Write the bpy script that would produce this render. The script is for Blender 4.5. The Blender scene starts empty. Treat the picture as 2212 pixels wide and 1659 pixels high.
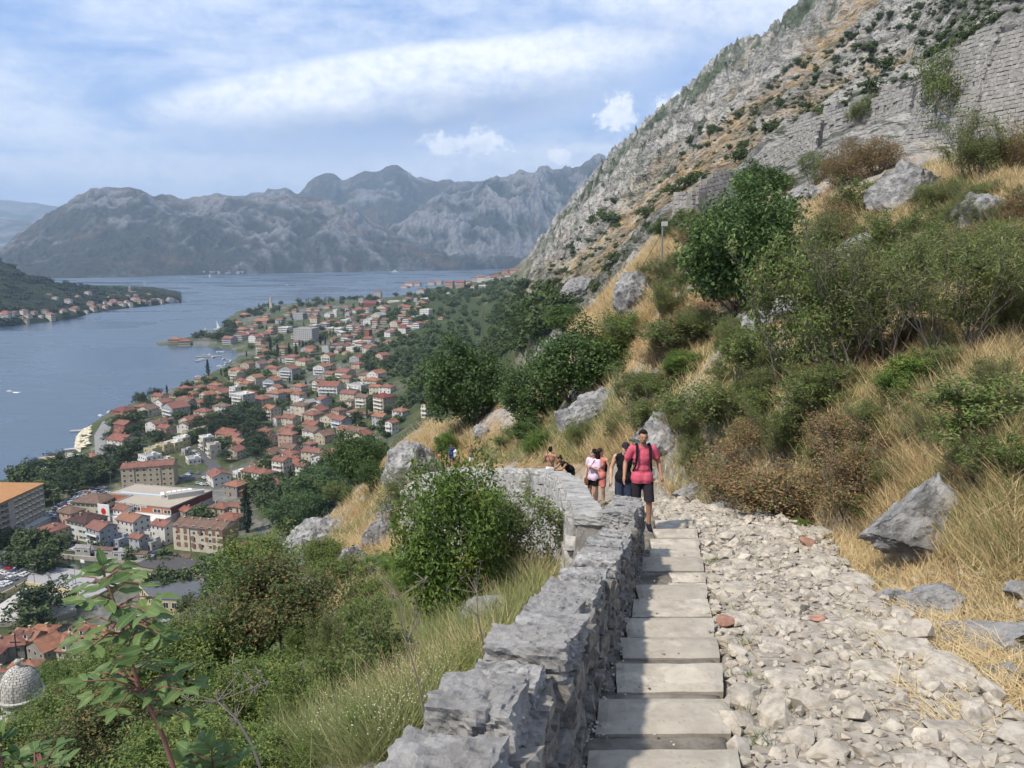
import bpy, bmesh, math, random
import numpy as np
from mathutils import Vector, Matrix
random.seed(7)
RNG = np.random.default_rng(7)
S = bpy.context.scene
COL = S.collection
R = math.radians

# ------------------------------------------------------------------ camera
CAM_H = 140.0
FOC = 1672.0                     # focal length for a picture 2212 wide
PITCH = R(9.68)
cam = bpy.data.cameras.new('camera')
cam.sensor_width = 36.0
cam.lens = 36.0 * FOC / 2212.0
cam.clip_start = 0.05
cam.clip_end = 60000
cam_ob = bpy.data.objects.new('camera', cam)
COL.objects.link(cam_ob)
cam_ob.location = (0, 0, CAM_H)
cam_ob.rotation_euler = (math.pi / 2 - PITCH, 0, 0)
S.camera = cam_ob

# ------------------------------------------------------------------ sun and sky
SUN_AZ = R(-128)                 # measured from the view direction, left is negative
SUN_EL = R(54)
sun = bpy.data.lights.new('sun', 'SUN')
sun.energy = 4.4
sun.angle = R(2.6)
sun.color = (1.0, 0.92, 0.79)
sun_ob = bpy.data.objects.new('sun', sun)
COL.objects.link(sun_ob)
sd = Vector((math.sin(SUN_AZ) * math.cos(SUN_EL), math.cos(SUN_AZ) * math.cos(SUN_EL), math.sin(SUN_EL)))
sun_ob.rotation_euler = (-sd).to_track_quat('-Z', 'Y').to_euler()
S.view_settings.view_transform = 'Standard'
S.view_settings.look = 'None'
S.view_settings.gamma = 1.0
S.view_settings.use_curve_mapping = False
S.view_settings.exposure = 0.35
S.render.engine = 'CYCLES'
S.cycles.use_denoising = True
S.cycles.use_adaptive_sampling = True
S.cycles.adaptive_threshold = 0.03
S.cycles.max_bounces = 4
S.cycles.diffuse_bounces = 2
S.cycles.glossy_bounces = 2
S.cycles.transmission_bounces = 2
S.cycles.transparent_max_bounces = 4
S.cycles.volume_bounces = 0
S.cycles.caustics_reflective = False
S.cycles.caustics_refractive = False
S.cycles.sample_clamp_indirect = 4.0

class NT:
 """small helper to write node expressions"""
 def __init__(self, tree):
  self.t = tree
  self.n = tree.nodes
  self.l = tree.links

 def new(self, kind, **kw):
  nd = self.n.new(kind)
  for k, v in kw.items():
   setattr(nd, k, v)
  return nd

 def put(self, sock, v):
  if v is None:
   return
  if hasattr(v, 'is_output') or isinstance(v, bpy.types.NodeSocket):
   self.l.new(v, sock)
  else:
   if sock.type == 'RGBA' and not isinstance(v, (int, float)) and len(v) == 3:
    v = (*v, 1)
   sock.default_value = v

 def m(self, op, a, b=None, c=None, clamp=False):
  nd = self.new('ShaderNodeMath', operation=op, use_clamp=clamp)
  self.put(nd.inputs[0], a)
  self.put(nd.inputs[1], b)
  if c is not None:
   self.put(nd.inputs[2], c)
  return nd.outputs[0]

 def add(self, a, b): return self.m('ADD', a, b)
 def sub(self, a, b): return self.m('SUBTRACT', a, b)
 def mul(self, a, b): return self.m('MULTIPLY', a, b)

 def ss(self, x, lo, hi, to0=0.0, to1=1.0):
  nd = self.new('ShaderNodeMapRange', interpolation_type='SMOOTHSTEP')
  self.put(nd.inputs['Value'], x)
  for i, v in enumerate((lo, hi, to0, to1)):
   self.put(nd.inputs[1 + i], v)
  return nd.outputs[0]

 def mix(self, f, a, b, mode='MIX'):
  nd = self.new('ShaderNodeMix', data_type='RGBA', blend_type=mode)
  self.put(nd.inputs[0], f)
  self.put(nd.inputs[6], a)
  self.put(nd.inputs[7], b)
  return nd.outputs[2]

 def noise(self, vec, scale, detail=4, rough=0.55, dist=0.0, dim='3D'):
  nd = self.new('ShaderNodeTexNoise', noise_dimensions=dim)
  if vec is not None:
   self.put(nd.inputs['Vector'], vec)
  nd.inputs['Scale'].default_value = scale
  nd.inputs['Detail'].default_value = detail
  nd.inputs['Roughness'].default_value = rough
  nd.inputs['Distortion'].default_value = dist
  return nd.outputs['Fac']

 def voro(self, vec, scale, feature='F1', rnd=1.0, out='Distance'):
  nd = self.new('ShaderNodeTexVoronoi', feature=feature)
  self.put(nd.inputs['Vector'], vec)
  nd.inputs['Scale'].default_value = scale
  nd.inputs['Randomness'].default_value = rnd
  return nd.outputs[out]

 def comb(self, x, y, z):
  nd = self.new('ShaderNodeCombineXYZ')
  for i, v in enumerate((x, y, z)):
   self.put(nd.inputs[i], v)
  return nd.outputs[0]

 def ramp(self, f, stops):
  nd = self.new('ShaderNodeValToRGB')
  self.put(nd.inputs[0], f)
  cr = nd.color_ramp
  while len(cr.elements) < len(stops):
   cr.elements.new(0.5)
  for e, (p, c) in zip(cr.elements, stops):
   e.position = p
   e.color = (*c, 1) if len(c) == 3 else c
  return nd.outputs[0]

 def bump(self, h, strength=0.5, dist=0.02):
  nd = self.new('ShaderNodeBump')
  nd.inputs['Strength'].default_value = strength
  nd.inputs['Distance'].default_value = dist
  self.put(nd.inputs['Height'], h)
  return nd.outputs[0]

world = bpy.data.worlds.new('World')
S.world = world
world.use_nodes = True
wn = NT(world.node_tree)
wn.n.clear()
sky = wn.new('ShaderNodeTexSky', sky_type='NISHITA')
sky.sun_disc = False
sky.sun_elevation = SUN_EL
sky.sun_rotation = SUN_AZ        # blender: 0 = +Y, turning towards +X
sky.altitude = 140
sky.air_density = 1.1
sky.dust_density = 1.6
sky.ozone_density = 1.5
geo = wn.new('ShaderNodeTexCoord')
sep = wn.new('ShaderNodeSeparateXYZ')
wn.l.new(geo.outputs['Generated'], sep.inputs[0])
dx, dy, dz = sep.outputs
DEG = 180 / math.pi
az = wn.mul(wn.m('ARCTAN2', dx, dy), DEG)
el = wn.mul(wn.m('ARCSINE', wn.m('MINIMUM', wn.m('MAXIMUM', dz, -1.0), 1.0)), DEG)
p2 = wn.comb(wn.mul(az, 0.045), wn.mul(el, 0.13), 0.0)
p3 = wn.comb(wn.mul(az, 0.10), wn.mul(el, 0.14), 3.0)
nA = wn.noise(p2, 1.7, 6, 0.6, 0.3)
nB = wn.noise(p3, 2.6, 8, 0.62, 0.2)
nC = wn.noise(p3, 9.0, 5, 0.6, 0.0)
wob = wn.mul(wn.sub(nB, 0.5), 7.0)
azw = wn.add(az, wob)
elw = wn.add(el, wn.mul(wn.sub(nB, 0.5), 2.6))

def lens(a0, e0, ra, re, tilt, soft):
 ct, st = math.cos(R(tilt)), math.sin(R(tilt))
 da = wn.sub(azw, a0)
 de = wn.sub(elw, e0)
 u = wn.m('DIVIDE', wn.add(wn.mul(da, ct), wn.mul(de, st)), ra)
 v = wn.m('DIVIDE', wn.sub(wn.mul(de, ct), wn.mul(da, st)), re)
 q = wn.m('SQRT', wn.add(wn.mul(u, u), wn.mul(v, v)))
 top_ = wn.ss(q, 1.0, 1.0 - soft * 0.38)
 low_ = wn.ss(q, 1.0, 1.0 - soft)
 f_ = wn.ss(v, -0.1, 0.35)
 return wn.add(wn.mul(top_, f_), wn.mul(low_, wn.sub(1.0, f_))), v

def puff(a0, e0, ra, re):
 da = wn.m('DIVIDE', wn.sub(az, a0), ra)
 de = wn.m('DIVIDE', wn.sub(el, e0), re)
 q = wn.m('SQRT', wn.add(wn.mul(da, da), wn.mul(de, de)))
 return wn.ss(wn.sub(wn.mul(wn.sub(nP, 0.5), 2.6), q), -0.95, -0.45)

nP = wn.noise(wn.comb(wn.mul(az, 0.35), wn.mul(el, 0.42), 7.0), 1.6, 8, 0.66)

# the long lens-shaped cloud over the bay, the sheet it joins on the right, thin veils
L1, v1 = lens(-6.0, 10.2, 24.0, 4.6, 8.0, 0.75)
L2, v2 = lens(17.0, 17.0, 19.0, 5.4, 4.0, 0.7)
L3, v3 = lens(-34.0, 20.0, 16.0, 6.0, -10.0, 0.95)
L4, v4 = lens(-2.0, 5.0, 60.0, 3.2, 2.0, 0.95)
veil = wn.mul(wn.ss(nA, 0.30, 0.66), 0.62)
unseen_cloud = wn.mul(wn.ss(wn.noise(p2, 0.9, 6, 0.6), 0.46, 0.68), wn.ss(el, 16, 30))  # unseen cloud above the view, added to whiten the ambient light
puffs = wn.mul(wn.ss(nB, 0.60, 0.70), wn.mul(wn.ss(el, 1.0, 6.0), wn.ss(el, 15.0, 9.0)))
cover = wn.m('MAXIMUM', L1, wn.mul(L2, 0.9))
cover = wn.m('MAXIMUM', cover, wn.mul(L3, 0.7))
cover = wn.m('MAXIMUM', cover, wn.mul(L4, 0.62))
cover = wn.m('MAXIMUM', cover, veil)
cover = wn.m('MAXIMUM', cover, wn.mul(unseen_cloud, 0.9))
pf = puff(7.3, 9.6, 2.0, 1.5)
for q_ in ((-4.7, 7.6, 2.4, 1.2), (-1.5, 7.7, 2.6, 1.4), (12.2, 9.8, 3.0, 1.8), (3.5, 6.8, 1.6, 0.8)):
 pf = wn.m('MAXIMUM', pf, puff(*q_))
cover = wn.m('MAXIMUM', cover, wn.mul(puffs, 0.6))
cover = wn.m('MAXIMUM', cover, wn.mul(pf, 0.95))
cover = wn.m('MULTIPLY', cover, wn.ss(wn.add(wn.mul(nC, 0.5), wn.mul(nB, 0.6)), 0.30, 0.68, 0.55, 1.0), clamp=True)
# clouds are bright on their upper, sunlit side and grey-blue beneath
under = wn.mul(L1, wn.ss(wn.add(v1, wn.mul(wn.sub(nA, 0.5), 0.8)), 0.45, -0.35))
under2 = wn.mul(L2, wn.ss(wn.add(v2, wn.mul(wn.sub(nA, 0.5), 1.2)), 0.35, -0.8))
und = wn.mul(wn.m('MAXIMUM', under, wn.mul(under2, 0.7)), wn.sub(1.0, pf))
SKYK = 9.0
ccol = wn.mix(und, (0.95 * SKYK, 0.98 * SKYK, 1.02 * SKYK), (0.36 * SKYK, 0.46 * SKYK, 0.66 * SKYK))
SKY_STRENGTH = 0.112
skyc = wn.mix(0.62, sky.outputs[0], (0.20 * SKYK, 0.39 * SKYK, 0.83 * SKYK))
skyc = wn.mix(wn.ss(el, 13.0, 0.0), skyc, wn.mix(0.5, skyc, (0.46 * SKYK, 0.60 * SKYK, 0.80 * SKYK)))
out_c = wn.mix(cover, skyc, ccol)
bg = wn.new('ShaderNodeBackground')
wn.l.new(out_c, bg.inputs['Color'])
bg.inputs['Strength'].default_value = SKY_STRENGTH
wo = wn.new('ShaderNodeOutputWorld')
wn.l.new(bg.outputs[0], wo.inputs['Surface'])
world.cycles.sampling_method = 'MANUAL'
world.cycles.sample_map_resolution = 512

# ------------------------------------------------------------------ geometry helpers
CP, SP = math.cos(PITCH), math.sin(PITCH)

def ray(X, Y):
 """world direction through a point of the 2212x1659 picture, axial length 1"""
 a = (X - 1106.0) / FOC
 b = (829.5 - Y) / FOC
 return np.array((a, CP + b * SP, -SP + b * CP))

def P(X, Y, d):
 v = ray(X, Y) * d
 return Vector((v[0], v[1], v[2] + CAM_H))

def at_z(X, Y, z):
 v = ray(X, Y)
 t = (z - CAM_H) / v[2]
 return Vector((v[0] * t, v[1] * t, z))

def proj(p):
 x, y, z = p[0], p[1], p[2] - CAM_H
 d = y * CP - z * SP
 u = y * SP + z * CP
 return 1106 + FOC * x / d, 829.5 - FOC * u / d

_perm = np.random.default_rng(11).permutation(256)
_perm = np.concatenate([_perm, _perm, _perm])
_grad = np.random.default_rng(12).normal(size=(256, 3))
_grad /= np.linalg.norm(_grad, axis=1)[:, None]

def perlin(x, y, z=0.0):
 x, y, z = np.broadcast_arrays(np.asarray(x, float), np.asarray(y, float), np.asarray(z, float))
 xi, yi, zi = np.floor(x).astype(int), np.floor(y).astype(int), np.floor(z).astype(int)
 xf, yf, zf = x - xi, y - yi, z - zi
 u, v, w = [t * t * t * (t * (t * 6 - 15) + 10) for t in (xf, yf, zf)]
 xi &= 255; yi &= 255; zi &= 255

 def g(ix, iy, iz, fx, fy, fz):
  h = _perm[_perm[_perm[ix & 255] + (iy & 255)] + (iz & 255)]
  gr = _grad[h]
  return gr[..., 0] * fx + gr[..., 1] * fy + gr[..., 2] * fz
 c000 = g(xi, yi, zi, xf, yf, zf)
 c100 = g(xi + 1, yi, zi, xf - 1, yf, zf)
 c010 = g(xi, yi + 1, zi, xf, yf - 1, zf)
 c110 = g(xi + 1, yi + 1, zi, xf - 1, yf - 1, zf)
 if np.all(zf == 0):
  return (c000 * (1 - u) + c100 * u) * (1 - v) + (c010 * (1 - u) + c110 * u) * v
 c001 = g(xi, yi, zi + 1, xf, yf, zf - 1)
 c101 = g(xi + 1, yi, zi + 1, xf - 1, yf, zf - 1)
 c011 = g(xi, yi + 1, zi + 1, xf, yf - 1, zf - 1)
 c111 = g(xi + 1, yi + 1, zi + 1, xf - 1, yf - 1, zf - 1)
 a = (c000 * (1 - u) + c100 * u) * (1 - v) + (c010 * (1 - u) + c110 * u) * v
 b = (c001 * (1 - u) + c101 * u) * (1 - v) + (c011 * (1 - u) + c111 * u) * v
 return a * (1 - w) + b * w

def fbm(x, y, z=0.0, oct=4, gain=0.5, lac=2.03):
 s, a, t = 0, 1.0, 0
 for i in range(oct):
  s = s + a * perlin(x * lac ** i + 17.3 * i, y * lac ** i + 5.1 * i, z * lac ** i if not np.isscalar(z) else z)
  t += a
  a *= gain
 return s / t

def ridged(x, y, z=0.0, oct=4, gain=0.5, lac=2.1):
 s, a, t = 0, 1.0, 0
 for i in range(oct):
  s = s + a * (1 - np.abs(perlin(x * lac ** i + 9.7 * i, y * lac ** i + 3.3 * i, z * lac ** i if not np.isscalar(z) else z)) * 2)
  t += a
  a *= gain
 return s / t

def sstep(x, lo, hi):
 t = np.clip((np.asarray(x, float) - lo) / (hi - lo), 0, 1)
 return t * t * (3 - 2 * t)

def mesh_np(name, verts, faces, smooth=False, mats=(), mat_idx=None):
 """faces: (n,3) or (n,4) array or list of such arrays"""
 me = bpy.data.meshes.new(name)
 verts = np.asarray(verts, np.float32)
 fl = faces if isinstance(faces, (list, tuple)) else [faces]
 fl = [np.asarray(f, np.int32) for f in fl if len(f)]
 me.vertices.add(len(verts))
 me.vertices.foreach_set('co', verts.ravel())
 loops = np.concatenate([f.ravel() for f in fl])
 tot = np.concatenate([np.full(len(f), f.shape[1], np.int32) for f in fl])
 start = np.concatenate([[0], np.cumsum(tot)[:-1]]).astype(np.int32)
 me.loops.add(len(loops))
 me.loops.foreach_set('vertex_index', loops)
 me.polygons.add(len(tot))
 me.polygons.foreach_set('loop_start', start)
 me.polygons.foreach_set('loop_total', tot)
 for m in mats:
  me.materials.append(m)
 if mat_idx is not None:
  me.polygons.foreach_set('material_index', np.asarray(mat_idx, np.int32))
 me.polygons.foreach_set('use_smooth', np.full(len(tot), bool(smooth)))
 me.update(calc_edges=True)
 return me

def set_col(me, cols, name='Col'):
 a = me.color_attributes.new(name, 'FLOAT_COLOR', 'POINT')
 c = np.ones((len(me.vertices), 4), np.float32)
 c[:, :3] = cols
 a.data.foreach_set('color', c.ravel())

def ob(name, me, parent=None, loc=None, rot=None, scale=None):
 o = bpy.data.objects.new(name, me)
 COL.objects.link(o)
 if parent is not None:
  o.parent = parent
 if loc is not None:
  o.location = loc
 if rot is not None:
  o.rotation_euler = rot
 if scale is not None:
  o.scale = scale if not isinstance(scale, (int, float)) else (scale,) * 3
 return o

def tag(o, label=None, cat=None, group=None, kind=None):
 if label:
  o['label'] = label
 if cat:
  o['category'] = cat
 if group:
  o['group'] = group
 if kind:
  o['kind'] = kind
 return o

def structure(name, me, **kw):
 return tag(ob(name, me, **kw), kind='structure')

class MB:
 """collects verts/faces with material slots, builds one mesh"""
 def __init__(self):
  self.v, self.f, self.mi = [], [], []

 def add(self, vs, fs, mi=0):
  b = len(self.v)
  self.v += [tuple(p) for p in vs]
  self.f += [tuple(b + i for i in f) for f in fs]
  self.mi += [mi] * len(fs)

 def box(self, x0, x1, y0, y1, z0, z1, mi=0):
  self.add([(x0, y0, z0), (x1, y0, z0), (x1, y1, z0), (x0, y1, z0), (x0, y0, z1), (x1, y0, z1), (x1, y1, z1), (x0, y1, z1)],
     [(3, 2, 1, 0), (4, 5, 6, 7), (0, 1, 5, 4), (1, 2, 6, 5), (2, 3, 7, 6), (3, 0, 4, 7)], mi)

 def prism(self, poly, z0, z1, mi=0):
  n = len(poly)
  self.add([(p[0], p[1], z0) for p in poly] + [(p[0], p[1], z1) for p in poly],
     [tuple(range(n - 1, -1, -1)), tuple(range(n, 2 * n))] + [(i, (i + 1) % n, n + (i + 1) % n, n + i) for i in range(n)], mi)

 def tube(self, pts, rad, n=6, mi=0, cap=True):
  pts = [Vector(p) for p in pts]
  if isinstance(rad, (int, float)):
   rad = [rad] * len(pts)
  base = len(self.v)
  for i, p in enumerate(pts):
   d = (pts[min(i + 1, len(pts) - 1)] - pts[max(i - 1, 0)])
   d = d.normalized() if d.length > 1e-9 else Vector((0, 0, 1))
   a = d.orthogonal().normalized() if i == 0 else (a - d * a.dot(d)).normalized()
   b = d.cross(a)
   for k in range(n):
    t = 2 * math.pi * k / n
    self.v.append(tuple(p + (a * math.cos(t) + b * math.sin(t)) * rad[i]))
  for i in range(len(pts) - 1):
   for k in range(n):
    self.f.append((base + i * n + k, base + i * n + (k + 1) % n, base + (i + 1) * n + (k + 1) % n, base + (i + 1) * n + k))
    self.mi.append(mi)
  if cap:
   self.f.append(tuple(base + k for k in range(n))[::-1])
   self.f.append(tuple(base + (len(pts) - 1) * n + k for k in range(n)))
   self.mi += [mi, mi]

 def lathe(self, prof, n=12, mi=0, c=(0, 0, 0)):
  base = len(self.v)
  for (r, z) in prof:
   for k in range(n):
    t = 2 * math.pi * k / n
    self.v.append((c[0] + r * math.cos(t), c[1] + r * math.sin(t), c[2] + z))
  for i in range(len(prof) - 1):
   for k in range(n):
    self.f.append((base + i * n + k, base + i * n + (k + 1) % n, base + (i + 1) * n + (k + 1) % n, base + (i + 1) * n + k))
    self.mi.append(mi)

 def mesh(self, name, mats=(), smooth=False):
  me = bpy.data.meshes.new(name)
  me.from_pydata(self.v, [], self.f)
  for m in mats:
   me.materials.append(m)
  me.polygons.foreach_set('material_index', self.mi)
  if smooth:
   me.polygons.foreach_set('use_smooth', [True] * len(self.f))
  me.update()
  return me

def empty(name, loc=(0, 0, 0), rz=0.0):
 o = bpy.data.objects.new(name, None)
 COL.objects.link(o)
 o.location = loc
 o.rotation_euler = (0, 0, rz)
 o.empty_display_size = 0.2
 return o

def copy_tree(o, parent=None):
 c = o.copy()
 COL.objects.link(c)
 c.parent = parent
 for ch in o.children:
  copy_tree(ch, c)
 return c

# ------------------------------------------------------------------ materials
def material(name, base=(0.5, 0.5, 0.5), rough=0.85, spec=0.3):
 m = bpy.data.materials.new(name)
 m.use_nodes = True
 t = NT(m.node_tree)
 b = t.n['Principled BSDF']
 b.inputs['Base Color'].default_value = (*base, 1)
 b.inputs['Roughness'].default_value = rough
 b.inputs['Specular IOR Level'].default_value = spec
 return m, t, b

def coords(t, which='Object'):
 return t.new('ShaderNodeTexCoord').outputs[which]

def obj_rand(t):
 return t.new('ShaderNodeObjectInfo').outputs['Random']

def attr(t, name='Col', out='Color'):
 a = t.new('ShaderNodeAttribute', attribute_name=name)
 return a.outputs[out]

def worn(name, base, rough=0.85, amt=0.25, scale=0.6, bump=0.0, rnd=0.0, tint=None):
 """painted or plain surface: colour with blotchy wear"""
 m, t, b = material(name, base, rough)
 c = coords(t)
 n = t.noise(c, scale, 6, 0.6)
 dark = tuple(x * (1 - amt) for x in base)
 lite = tuple(min(1, x * (1 + amt * 0.6)) for x in base) if tint is None else tint
 col = t.mix(n, dark, lite)
 if rnd:
  col = t.mix(t.mul(t.sub(obj_rand(t), 0.5), rnd * 2), col, (0.9, 0.9, 0.9), 'MULTIPLY') if False else t.mix(t.mul(obj_rand(t), rnd), col, tuple(x * 0.45 for x in base))
 t.l.new(col, b.inputs['Base Color'])
 if bump:
  t.l.new(t.bump(t.noise(c, scale * 12, 4), 0.6, bump), b.inputs['Normal'])
 return m
# ------------------------------------------------------------------ terrain: lofted through stations read off the place
def pchip(xk, yk, x):
 """monotone cubic; xk (K,), yk (K,), x (N,)"""
 xk, yk, x = np.asarray(xk, float), np.asarray(yk, float), np.asarray(x, float)
 h = np.diff(xk)
 d = np.diff(yk) / h
 m = np.zeros_like(yk)
 m[1:-1] = np.where(d[:-1] * d[1:] > 0, 2 * d[:-1] * d[1:] / (d[:-1] + d[1:] + 1e-300), 0)
 m[0], m[-1] = d[0], d[-1]
 i = np.clip(np.searchsorted(xk, x) - 1, 0, len(h) - 1)
 t = np.clip((x - xk[i]) / h[i], 0, 1)
 return ((1 + 2 * t) * (1 - t) ** 2 * yk[i] + t * (1 - t) ** 2 * h[i] * m[i] + t * t * (3 - 2 * t) * yk[i + 1] + t * t * (t - 1) * h[i] * m[i + 1])

def zz(z):
 return ('z', z)

def path_Y(d):
 """picture row of the stair flight (2.1 m below the eye, falling 0.215 per metre) at distance d"""
 return proj((0, d, CAM_H - 2.1 - 0.215 * d))[1]

# each curve: list of (X, depth, Y or zz(height))
CURVES = [
 [(-900, 1.5, zz(136.6)), (300, 1.5, zz(137.2)), (900, 1.5, zz(137.5)), (1250, 1.5, zz(137.75)), (1800, 1.5, zz(137.8)), (2212, 1.5, zz(137.9)), (3200, 1.5, zz(138.6))],
 [(-900, 24, 1659), (0, 20, 1659), (300, 13, 1659), (500, 8.6, 1659), (640, 7.0, 1659), (800, 5.6, 1659), (950, 4.6, 1640), (1200, 3.95, 1659), (1600, 3.9, 1659), (1900, 3.85, 1659), (2212, 3.7, 1659), (2700, 3.5, 1600), (3200, 3.0, 1500)],
 [(-900, 50, 1650), (0, 44, 1640), (200, 38, 1570), (400, 28, 1485), (700, 15, 1450), (900, 10.5, 1440), (1060, 8.6, 1400), (1230, 8, path_Y(8) + 20), (1300, 7.9, path_Y(8)), (1600, 7.9, path_Y(8)), (1900, 7.4, 1300), (2212, 6.9, 1265), (2700, 6.0, 1180), (3200, 5.0, 1000)],
 [(-900, 90, 1630), (0, 84, 1620), (200, 74, 1530), (500, 44, 1350), (740, 25, 1330), (900, 16.5, 1335), (1050, 14.2, 1300), (1190, 13.6, 1225), (1290, 13.0, 1160), (1400, 12.9, path_Y(13.0)), (1500, 12.9, path_Y(13.0)), (1600, 11.8, 1125), (1750, 10.6, 1160), (1880, 9.6, 1180), (2212, 8.3, 1190), (2700, 7.4, 1080), (3200, 6.4, 900)],
 [(-900, 125, 1590), (0, 118, 1580), (200, 112, 1490), (500, 65, 1315), (740, 44, 1255), (900, 31, 1215), (1000, 29, 1130), (1080, 29, 1085), (1200, 26.5, 1066), (1290, 23.5, 1062), (1370, 20.5, 1064), (1450, 18.5, 1050), (1600, 14.6, 985), (1750, 12.6, 990), (1880, 11.4, 1010), (2212, 9.8, 985), (2700, 9.0, 860), (3200, 8.0, 600)],
 [(-900, 155, 1550), (0, 150, 1540), (200, 142, 1450), (500, 86, 1288), (600, 80, 1232), (740, 72, 1128), (850, 66, 1062), (930, 62, 1034), (1000, 60, 1026), (1100, 54, 975), (1200, 46, 930), (1350, 38, 835), (1500, 30, 785), (1700, 23, 760), (1880, 19, 755), (2212, 14.5, 705), (2700, 13, 560), (3200, 12, 300)],
 [(-900, 195, 1500), (0, 190, 1500), (200, 180, 1420), (500, 112, 1272), (640, 98, 1176), (740, 88, 1094), (850, 85, 986), (930, 81, 925), (1000, 77, 903), (1100, 71, 862), (1200, 71, 765), (1260, 72, 692), (1350, 75, 603), (1440, 80, 505), (1500, 77, 492), (1600, 66, 480), (1700, 56, 468), (1880, 50, 415), (2000, 48, 375), (2212, 44, 320), (2700, 40, 150), (3200, 36, -200)],
 [(-900, 260, zz(6)), (0, 240, zz(6)), (200, 236, zz(7)), (420, 200, zz(20)), (500, 180, zz(30)), (640, 165, zz(62)), (740, 150, zz(86)), (850, 145, zz(100)), (930, 140, zz(103)), (1000, 135, zz(105)), (1100, 130, zz(108)), (1200, 130, zz(116)), (1260, 125, zz(122)), (1350, 120, 660), (1440, 125, 545), (1500, 115, 500), (1600, 95, 452), (1700, 84, 418), (1880, 76, 362), (2000, 76, 345), (2212, 70, 305), (2700, 64, 100), (3200, 56, -300)],
 [(-900, 330, zz(3)), (0, 310, zz(3)), (200, 310, zz(3)), (420, 300, zz(3)), (500, 310, zz(4)), (640, 320, zz(8)), (740, 310, zz(16)), (850, 300, zz(34)), (930, 300, zz(50)), (1000, 300, zz(62)), (1100, 290, zz(88)), (1200, 290, 684), (1300, 250, 604), (1440, 215, 478), (1500, 185, 430), (1600, 160, 385), (1700, 140, 335), (1850, 124, 300), (2000, 116, 288), (2212, 108, 235), (2700, 90, -100), (3200, 80, -500)],
 [(-900, 420, zz(3)), (0, 420, zz(3)), (200, 430, zz(3)), (500, 440, zz(4)), (740, 470, zz(12)), (850, 470, zz(24)), (930, 480, zz(38)), (1000, 500, zz(54)), (1060, 520, zz(68)), (1130, 540, 668), (1200, 550, 612), (1300, 510, 512), (1440, 450, 402), (1550, 420, 328), (1700, 390, 232), (1850, 345, 176), (2000, 300, 112), (2212, 230, -40), (2700, 210, -400), (3200, 190, -900)],
 [(-900, 700, zz(3)), (0, 720, zz(3)), (500, 820, zz(5)), (740, 1020, zz(14)), (900, 1080, zz(28)), (1000, 1100, zz(44)), (1060, 1120, 655), (1130, 1150, 614), (1200, 1120, 552), (1300, 1050, 442), (1440, 940, 312), (1550, 900, 232), (1700, 850, 122), (1850, 800, 40), (2000, 700, -50), (2212, 520, -230), (2700, 500, -700), (3200, 450, -1200)],
 [(-900, 1300, zz(3)), (0, 1350, zz(3)), (400, 1500, zz(4)), (500, 1560, zz(6)), (600, 1650, zz(20)), (740, 1680, zz(26)), (820, 1720, zz(36)), (880, 1780, zz(44)), (960, 1900, zz(58)), (1000, 2000, zz(64)), (1060, 2300, zz(74)), (1100, 2700, zz(78)), (1130, 3100, 571), (1160, 3000, 548), (1200, 2850, 498), (1250, 2700, 438), (1325, 2450, 356), (1400, 2250, 291), (1470, 2100, 236), (1520, 2000, 187), (1570, 1900, 146), (1620, 1800, 126), (1700, 1600, 76), (1760, 1500, 0), (1850, 1400, -90), (2000, 1300, -200), (2212, 1300, -420), (2700, 1200, -900), (3200, 1200, -1400)],
 [(-900, 2400, zz(-6)), (500, 2400, zz(2)), (740, 2300, zz(4)), (880, 2350, zz(8)), (1000, 2900, zz(20)), (1060, 3500, zz(30)), (1100, 4000, zz(40)), (1130, 4200, zz(60)), (1200, 4200, zz(100)), (1325, 3600, zz(260)), (1470, 3100, zz(400)), (1620, 2700, zz(560)), (1760, 2400, zz(600)), (2212, 2200, zz(700)), (3200, 2200, zz(700))],
]
_st = []
for c in CURVES:
 A, L, Q = [], [], []
 for (X, d, s) in c:
  if isinstance(s, tuple):
   v = ray(X, 700)
   hyp = math.hypot(v[0], v[1])
   a, rho, q = math.atan2(v[0], v[1]), d * hyp, (s[1] - CAM_H) / (d * hyp)
  else:
   p = P(X, s, d)
   rho = math.hypot(p.x, p.y)
   a, q = math.atan2(p.x, p.y), (p.z - CAM_H) / rho
  A.append(a); L.append(math.log(rho)); Q.append(q)
 _st.append((np.array(A), np.array(L), np.array(Q)))

AZ = np.radians(np.concatenate([np.arange(-58, -36, 0.7), np.arange(-36, 36, 0.13), np.arange(36, 62, 0.7)]))
LR = np.concatenate([np.arange(math.log(1.6), math.log(22), 0.021), np.arange(math.log(22), math.log(4600), 0.0138)])
NA, NR = len(AZ), len(LR)
stL = np.array([pchip(a, l, AZ) for a, l, q in _st])     # (K, NA)
stQ = np.array([pchip(a, q, AZ) for a, l, q in _st])
for k in range(1, len(stL)):
 stL[k] = np.maximum(stL[k], stL[k - 1] + 0.05)
QG = np.empty((NR, NA))
for i in range(NA):
 QG[:, i] = pchip(stL[:, i], stQ[:, i], LR)
RHO = np.exp(LR)[:, None] * np.ones((1, NA))
GX, GY = RHO * np.sin(AZ)[None, :], RHO * np.cos(AZ)[None, :]
GZ = CAM_H + QG * RHO
GZ0 = GZ.copy()
XCOL = 1106 + FOC * np.tan(np.clip(AZ, -1.05, 1.05))      # picture column near the horizon
XG = np.ones((NR, 1)) * XCOL[None, :]

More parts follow.
